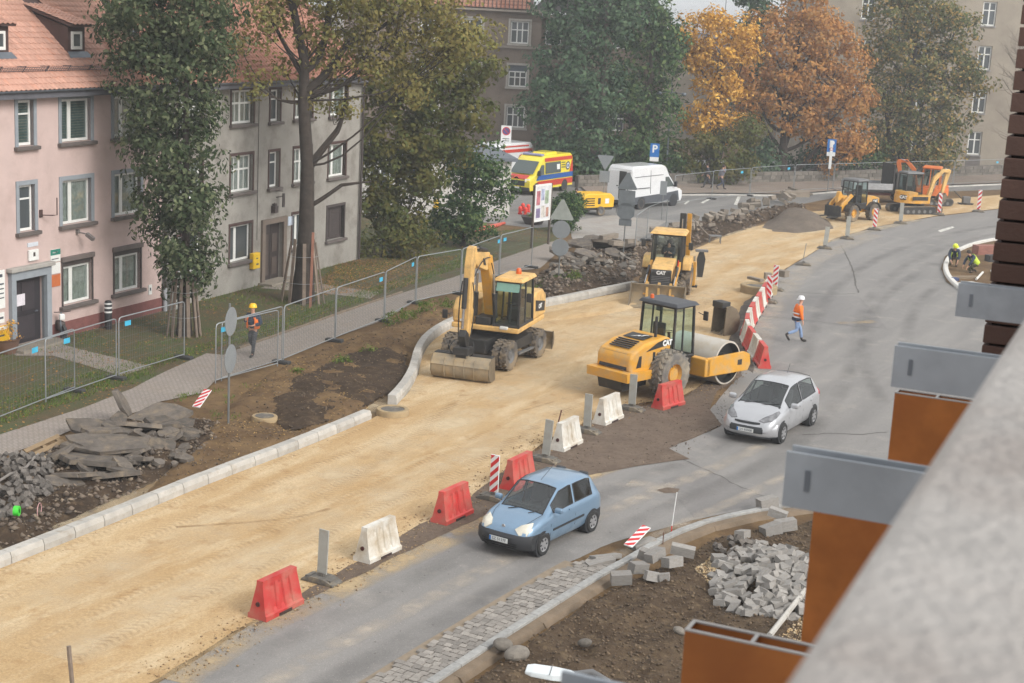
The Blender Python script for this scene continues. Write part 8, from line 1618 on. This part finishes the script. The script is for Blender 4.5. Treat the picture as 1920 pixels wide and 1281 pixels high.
def person(label, loc, rz, J, top, legs, helmet=None, vest=None, hair=None, cat='person', band=None, belt=None, group=None):
    """J: joints pel, chest, neck, head, and l/r sh, el, wr, hip, kn, an, toe"""
    t = thing('person', label, cat, loc, rz, group); j = {k: Vector(v) for k, v in J.items()}
    P = [j['pel'], j['chest'], j['neck'], j['head'] + V(0, 0, -.09), j['head'], j['head'] + V(0, 0, .09)]; E = [(0, 1), (1, 2), (2, 3), (3, 4), (4, 5)]; Rr = [.12, .13, .055, .065, (.085, .092), .07]; fd = j.get('face', V(1, 0, 0)).normalized()
    P.append(j['head'] + fd * .108 + V(0, 0, -.01)); E.append((4, 6)); Rr.append(.014)
    for s in 'lr':
        k = len(P); P += [j[s + 'sh'], j[s + 'el'], j[s + 'wr']]; E += [(1, k), (k, k + 1), (k + 1, k + 2)]; Rr += [.055, .042, .03]
        d = (j[s + 'wr'] - j[s + 'el']).normalized(); pa = j[s + 'wr'] + d * .08; w = d.orthogonal().normalized(); w2 = d.cross(w); q = len(P); P.append(pa); E.append((k + 2, q)); Rr.append((.036, .022))
        for fi, (a, ln) in enumerate(((-.028, .07), (-.01, .085), (.01, .08), (.028, .065))):
            m = len(P); P += [pa + d * .045 + w * a, pa + d * (.045 + ln * .6) + w * a * 1.2 + w2 * .015, pa + d * (.045 + ln) + w * a * 1.2 + w2 * .04]; E += [(q, m), (m, m + 1), (m + 1, m + 2)]; Rr += [.010, .009, .008]
        m = len(P); P += [pa + w * -.05 + d * .0, pa + w * -.06 + d * .045 + w2 * .015]; E += [(q, m), (m, m + 1)]; Rr += [.012, .010]
        k = len(P); P += [j[s + 'hip'], j[s + 'kn'], j[s + 'an'], j[s + 'toe']]; E += [(0, k), (k, k + 1), (k + 1, k + 2), (k + 2, k + 3)]; Rr += [.085, .055, .04, .035]
    skin('body', P, E, Rr, M_SKIN, t)
    up = (j['chest'] - j['pel']); P = [j['pel'] + up * .02, j['pel'] + up * .45, j['chest'], j['chest'].lerp(j['neck'], .75)]; E = [(0, 1), (1, 2), (2, 3)]; Rr = [(.185, .16), (.18, .155), (.19, .165), (.095, .09)]
    for s in 'lr':
        k = len(P); P += [j[s + 'sh'], j[s + 'el'], j[s + 'el'].lerp(j[s + 'wr'], .92)]; E += [(2, k), (k, k + 1), (k + 1, k + 2)]; Rr += [.098, .078, .062]
    jk = skin('jacket', P, E, Rr, top, t)
    P = [j['pel'] + up * .1, j['pel']]; E = [(0, 1)]; Rr = [(.15, .12), (.155, .125)]
    for s in 'lr':
        k = len(P); P += [j[s + 'hip'], j[s + 'kn'], j[s + 'kn'].lerp(j[s + 'an'], .9)]; E += [(1, k), (k, k + 1), (k + 1, k + 2)]; Rr += [.105, .075, .062]
    skin('trousers', P, E, Rr, legs, t)
    for s in 'lr':
        a, b = j[s + 'an'], j[s + 'toe']; skin('boot', [a + (j[s + 'kn'] - a).normalized() * .1, a + (a - j[s + 'kn']).normalized() * .02, b, b + (b - a) * .25], [(0, 1), (1, 2), (2, 3)], [.055, .055, .048, .035], M_BOOT, t)
    hd = j['head'] + V(0, 0, .05); tl = j.get('tilt', V(0, 0, 1)).normalized(); rot = tl.to_track_quat('Z', 'Y').to_matrix().to_4x4()
    if helmet:
        mb = MB(); mb.T = Matrix.Translation(hd) @ rot; mb.lathe([(.145, 0), (.14, .03), (.125, .09), (.085, .135), (.001, .15)], n=20); h = mb.build('helmet', helmet, t, smooth=True)
        mb = MB(); mb.T = Matrix.Translation(hd) @ rot; a0 = math.atan2(fd.y, fd.x); mb.add([(0, 0, .006)] + [((.135 + .055 * math.cos(x) ** 2) * math.cos(a0 + x), (.135 + .055 * math.cos(x) ** 2) * math.sin(a0 + x), .004 - .012) for x in np.linspace(-1.5, 1.5, 13)], [(0, i, i + 1) for i in range(1, 13)]); mb.build('peak', helmet, h)
    else:
        mb = MB(); mb.T = Matrix.Translation(j['head'] + V(0, 0, .02) - fd * .015) @ rot; mb.lathe([(.10, -.05), (.108, .02), (.095, .085), (.05, .125), (.001, .132)], n=18); mb.build('hair', hair or M_HAIR, t, smooth=True)
    if vest:
        a, b = j['pel'] + up * .12, j['chest'].lerp(j['neck'], .35); ax = (b - a).normalized(); sd = (j['lsh'] - j['rsh']).normalized(); fw = sd.cross(ax).normalized() * 1.0
        for sg in (-1, 1):       # two front-and-back panels, open at the front
            mb = MB(); rows = []
            for q in np.linspace(0, 1, 6):
                c = a.lerp(b, q); w = .23 + .012 * math.sin(q * PI); dpt = .195; ang = np.linspace(.55, PI - .02, 10); rows.append([c + fw * (dpt * math.cos(x)) + sd * (sg * w * math.sin(x) * (1 - .25 * max(0, q - .75) * 4)) for x in ang])
            mb.loft(rows, closed=False, caps=False); o = mb.build('vest_panel', vest, t, smooth=True, fix=False); sl = o.modifiers.new('t', 'SOLIDIFY'); sl.thickness = .012
    for q in (band or []):
        c = j['pel'].lerp(j['chest'], q); mb = MB(); mb.T = Matrix.Translation(c) @ (j['chest'] - j['pel']).to_track_quat('Z', 'Y').to_matrix().to_4x4(); mb.lathe([(.203, -.025), (.207, 0), (.203, .025)], n=20); o = mb.build('reflective_band', M_REFL, t, smooth=True)
    if belt: c = j['pel'] + up * .0; mb = MB(); mb.T = Matrix.Translation(c); mb.lathe([(.18, -.06), (.205, 0), (.20, .07)], n=20); mb.build('jacket_hem', belt, t, smooth=True)
    return t
def walk_pose(st=.3, arm=.2, lean=.04, bendback=.25, armf=None):
    h = .93
    J = dict(pel=(0, 0, h), chest=(lean, 0, 1.32), neck=(lean + .02, 0, 1.50), head=(lean + .05, 0, 1.66), lsh=(lean, .2, 1.42), rsh=(lean, -.2, 1.42), lhip=(0, .1, h - .06), rhip=(0, -.1, h - .06))
    J.update(lkn=(st * .55, .1, .50), lan=(st * .75, .1, .09), ltoe=(st * .75 + .17, .1, .03), rkn=(-st * .05 + .02, -.1, .48), ran=(-st * 1.0, -.1, .14 + bendback * .35), rtoe=(-st * 1.0 + .12, -.1, .02 + bendback * .18))
    J.update(lel=(lean - arm * .6, .27, 1.14), lwr=(lean - arm * .7, .25, .90), rel=(lean + arm * .5, -.27, 1.15), rwr=(lean + arm * 1.3, -.24, .95)); J.update(armf or {}); return J
Jb = walk_pose(.26, .1, .0, .35, dict(lel=(.02, .30, 1.16), lwr=(.20, .14, 1.12), rel=(.05, -.28, 1.18), rwr=(.22, -.17, 1.28), face=V(1, .1, 0)))
person('worker in orange vest, dark overalls and yellow helmet walking behind the fence', G(474, 668) + V(0, 0, .03), rad(252), Jb, M_NAVY, M_DKTR, M_HELY, M_HIVO)
Jw = walk_pose(.42, .12, .06, .55, dict(lel=(.0, .27, 1.14), lwr=(.08, .27, .9), rel=(.06, -.27, 1.14), rwr=(.14, -.26, .9)))
person('worker in orange jacket, pale jeans and white helmet crossing the road', G(1490, 642) + V(0, 0, .02), rad(12), Jw, M_HIVO, M_JEAN, M_HELW, None, band=[.2, .55], belt=M_NAVY)
Jk = dict(pel=(-.12, 0, .42), chest=(.22, 0, .78), neck=(.36, 0, .92), head=(.47, 0, 1.04), lsh=(.24, .2, .86), rsh=(.24, -.2, .86), lel=(.42, .27, .6), lwr=(.55, .2, .36), rel=(.42, -.27, .6), rwr=(.58, -.16, .34), lhip=(-.1, .11, .4), rhip=(-.1, -.11, .4), lkn=(.3, .16, .46), lan=(.2, .15, .09), ltoe=(.37, .15, .03), rkn=(.28, -.17, .1), ran=(-.12, -.14, .1), rtoe=(-.22, -.14, .03), face=V(1, 0, -.7), tilt=V(.55, 0, 1))
person('crouching worker in lime helmet laying kerb stones at the island', G(1787, 500) + V(0, 0, .06), rad(255), Jk, M_NAVY, mat('olive trousers', srgb(76, 74, 56), .9), M_HELG, M_HIVY)
person('kneeling bareheaded worker in lime vest inside the island', G(1826, 513) + V(0, 0, .06), rad(200), Jk, M_NAVY, MATS['olive trousers'], None, M_HIVY, M_HAIR)
Js = walk_pose(.12, .1, .03, .0, dict(lel=(.1, .27, 1.15), lwr=(.3, .15, 1.05), rel=(.1, -.27, 1.15), rwr=(.3, -.12, 1.05)))
person('worker in orange vest standing behind the clipped bush by the compressor', G(1078, 408) + V(0, 0, .02), rad(265), Js, M_GJKT, M_DKTR, None, M_HIVO, M_HAIR)
person('pedestrian in dark clothes walking left behind the far fence', G(1326, 355) + V(0, 0, .1), rad(165), walk_pose(.35, .25, .06, .3), mat('black coat', srgb(52, 54, 60), .85), M_DKTR)
person('pedestrian in grey jacket and dark trousers behind the far fence', G(1351, 358) + V(0, 0, .1), rad(20), walk_pose(.4, .2, .05, .3, dict(rel=(.1, -.28, 1.3), rwr=(.18, -.12, 1.55))), M_GJKT, mat('dark jeans', srgb(58, 64, 80), .85))
Jd = dict(pel=(0, 0, .12), chest=(.0, 0, .5), neck=(.03, 0, .67), head=(.06, 0, .82), lsh=(.0, .2, .58), rsh=(.0, -.2, .58), lel=(.2, .26, .34), lwr=(.42, .14, .42), rel=(.2, -.26, .34), rwr=(.42, -.14, .42), lhip=(.05, .1, .1), rhip=(.05, -.1, .1), lkn=(.45, .14, .14), lan=(.52, .14, -.28), ltoe=(.66, .14, -.33), rkn=(.45, -.14, .14), ran=(.52, -.14, -.28), rtoe=(.66, -.14, -.33))
hb = rad(259); person('driver in dark clothes seated in the backhoe cab', BH.location + V(math.cos(hb), math.sin(hb), 0) * -.5 + V(0, 0, 1.46), hb, Jd, MATS['black coat'], M_DKTR)
# ------------------------------------------------------------ the viewer's own building: parapet, brackets, rusty fins, brick pier
BA = rad(23.14); D = V(math.sin(BA), math.cos(BA), 0); NL = V(-math.cos(BA), math.sin(BA), 0)      # along the facade; outward to the left
FM = Matrix(((D.x, NL.x, 0, 0), (D.y, NL.y, 0, 0), (0, 0, 1, CAM_H), (0, 0, 0, 1)))                  # (along, outward, up from the lens) -> world
M_PAR = mat('cast concrete', srgb(168, 163, 158), .85, var=.14, scale=7, bump=.5, dirt=srgb(146, 138, 132), dscale=3.5, damt=(.44, .66))
M_ZN2 = mat('galvanised plate', srgb(160, 166, 173), .5, .15, var=.12, scale=7, dirt=srgb(178, 184, 190), dscale=5, damt=(.45, .7)); M_CORT = mat('corten steel', srgb(176, 110, 56), .8, .0, var=.22, scale=5, dirt=srgb(148, 88, 46), dscale=2.2, damt=(.45, .75)); M_EDGE = mat('cut steel edge', srgb(176, 172, 168), .5, .3)
PB_ = thing('parapet_wall', 'broad pale concrete parapet running blurred through the lower right corner', 'parapet')
mb = MB(); mb.T = FM; prof = [(.170, -.385), (.166, -.362), (.150, -.350), (-.30, -.344), (-.316, -.36), (-.32, -12.3), (.17, -12.3)]
mb.loft([[(a, o, z) for o, z in prof] for a in (-1.0, .3, .8, 1.5, 3, 5, 8, 12.0)]); mb.build('coping', M_PAR, PB_, smooth=True)
for i, lb in enumerate(('bracket nearest the camera, only its corner in view', 'large grey steel bracket beside the single kerb block', 'grey steel bracket above the second rusty fin', 'far grey steel bracket before the brick pier')):
    t = thing('steel_bracket', lb, 'bracket', group='steel brackets on the parapet wall'); a = 1.834 + 1.25 * i - (.056 if i == 0 else 0)
    for k, da in enumerate((0, .052)):
        mb = MB(); mb.T = FM; mb.b2((a + da, .165, -.995), (a + da + .008, .684, -.876)); pl_ = mb.build('plate', M_ZN2, t)
    mb = MB(); mb.T = FM; mb.b2((a - .003, .630, -.955), (a - .0005, .641, -.91)); mb.build('slot', mat('slot grey', srgb(112, 118, 126), .6), t); mb = MB(); mb.T = FM; mb.b2((a + .009, .17, -.99), (a + .051, .2, -.88)); mb.build('web', M_ZN2, t)
    if i == 0: continue
    f = thing('rusty_fin', ('', 'rusty steel box fin with three open cells at the bottom right', 'rusty fin below the large steel bracket', 'rusty fin below the middle steel bracket')[i], 'steel fin', group='rusty facade fins'); a = 3.024 + 1.25 * (i - 1); th = .062
    for k, (lo, hi) in enumerate((((a, .28, -4.2), (a + .006, .854, -1.290)), ((a + th - .006, .28, -4.2), (a + th, .854, -1.290)))):
        mb = MB(); mb.T = FM; mb.b2(lo, hi); mb.build('face_sheet', M_CORT, f)
    for o_ in (.848, .705, .56, .415, .28): mb = MB(); mb.T = FM; mb.b2((a + .006, o_, -4.2), (a + th - .006, o_ + .006, -1.291)); mb.build('cell_web', M_CORT, f)
    mb = MB(); mb.T = FM
    for lo, hi in (((a - .001, .28, -1.29), (a + .008, .855, -1.286)), ((a + th - .008, .28, -1.29), (a + th + .001, .855, -1.286))): mb.b2(lo, hi)
    for o_ in (.846, .704, .559): mb.b2((a + .008, o_, -1.29), (a + th - .008, o_ + .009, -1.2865))
    mb.build('cut_edges', M_EDGE, f)
bpier = thing('brick_pier', 'dark brown brick pier with deep open joints at the right edge', 'pier'); M_BRK = mat('dark brown brick', srgb(84, 62, 54), .8, var=.1, scale=6, bump=.2, island=.12); M_GAP = mat('open joint', srgb(36, 28, 26), .95)
mb = MB(); mb.T = FM; mb.b2((8.03, -.6, -12.4), (8.5, .80, 1.2)); mb.build('core', M_GAP, bpier)
k = 0; ch_ = .1055; rest = MB(); rest.T = FM
for c in range(128):
    z0 = 1.2 - (c + 1) * ch_
    for o0, o1 in (((.35, .83), (-.14, .34)) if c % 2 else ((.59, .83), (.10, .58), (-.39, .09))):
        if c < 32: mb = MB(); mb.T = FM; mb.b2((8.0, o0, z0), (8.25, o1, z0 + ch_ - .014)); mb.build('brick', M_BRK, bpier, bevel=.003, seg=1)
        else: rest.b2((8.0, o0, z0), (8.25, o1, z0 + ch_ - .014))
o = rest.build('bricks', M_BRK, bpier); o['kind'] = 'stuff'
# street light head below the parapet
q = G(1035, 1263, 5.0); SLp = thing('street_light', 'flat white street light head at the bottom edge over the soil', 'street lamp', (q.x, q.y - .0, 0)); M_SL = mat('white lamp housing', srgb(214, 220, 222), .4, var=.03)
ah = rad(-8); e = bpy.data.objects.new('lamp_head', None); COL.objects.link(e); e.parent = SLp; e.location = (0, 0, 5.0); e.rotation_euler = (0, rad(4), ah)
MB().loft([[(-.30, -.10, -.02), (-.30, .10, -.02), (-.30, .10, .015), (-.30, -.10, .015)], [(-.22, -.13, -.03), (-.22, .13, -.03), (-.22, .12, .03), (-.22, -.12, .03)], [(.02, -.14, -.03), (.02, .14, -.03), (.02, .12, .04), (.02, -.12, .04)], [(.2, -.10, -.03), (.2, .10, -.03), (.2, .08, .05), (.2, -.08, .05)], [(.28, -.05, -.02), (.28, .05, -.02), (.28, .04, .05), (.28, -.04, .05)]]).build('housing', M_SL, e, bevel=.012)
MB().b2((-.02, -.135, .037), (-.012, .135, .044)).build('seam', M_GREYM, e); MB().tube([(.26, 0, .01), (.45, -.02, .05), (.62, -.12, .0), (.75, -.35, -.3), (.8, -.5, -.8), (.8, -.55, -5.0)], [.035, .04, .04, .05, .055, .07], 10).build('post', M_GREYM, SLp, smooth=True).location = (0, 0, 5.0)
# island kit: white channel pieces, a manhole frame
for (a, b, lb) in (((1842, 515), (1830, 528), 'white channel strip lying in the island, front'), ((1858, 512), (1870, 530), 'curved white strip at the right of the island')): A, B = G(*a), G(*b); rod('edging_strip', lb, A + V(0, 0, .12), B - A, .06, MATS['new white kerb'], 'edging strip')
mf = thing('frame_casting', 'square white manhole frame lying in the island', 'frame', G(1824, 540) + V(0, 0, .08), rad(35))
for dx, dy, w, h in ((-.5, 0, .14, 1.14), (.5, 0, .14, 1.14), (0, -.5, .86, .14), (0, .5, .86, .14)): MB().box((dx, dy, .06), (w, h, .12)).build('frame_bar', MATS['new white kerb'], mf)
for (px, d, lb) in (((1850, 478), (1.6, .6, .5), 'stack of reddish blocks in the island'), ((1862, 492), (.8, .5, .35), 'dark crate behind the kneeling worker'), ((1806, 524), (1.7, .25, .12), 'plank lying in front of the kneeling worker'), ((1790, 528), (.3, .3, .15), 'blue rag at the island kerb')):
    me = MB().box((0, 0, 0), (1, 1, 1)).mesh('site_block'); me.materials.append(mat(lb[:14], {'s': srgb(142, 96, 84), 'd': srgb(60, 58, 58), 'p': srgb(128, 112, 92), 'b': srgb(66, 76, 110)}[lb[0]], .85, var=.2)); block('site_block', lb, None, G(*px) + V(0, 0, d[2] / 2 + .05), d, (0, 0, rad(20)), me, lb.split()[0] if False else 'block')
# ------------------------------------------------------------ misty air
hz = MB().b2((-1510, -75, -1), (1510, 2610, 22)).build('haze', None, None, kind='stuff'); mh = bpy.data.materials.new('mist'); mh.use_nodes = True; nt = mh.node_tree; nt.nodes.clear()
pv = nt.nodes.new('ShaderNodeVolumePrincipled'); pv.inputs['Color'].default_value = (.93, .95, .97, 1); pv.inputs['Density'].default_value = .0010; pv.inputs['Anisotropy'].default_value = .2
oo = nt.nodes.new('ShaderNodeOutputMaterial'); nt.links.new(pv.outputs[0], oo.inputs['Volume']); hz.data.materials.append(mh)
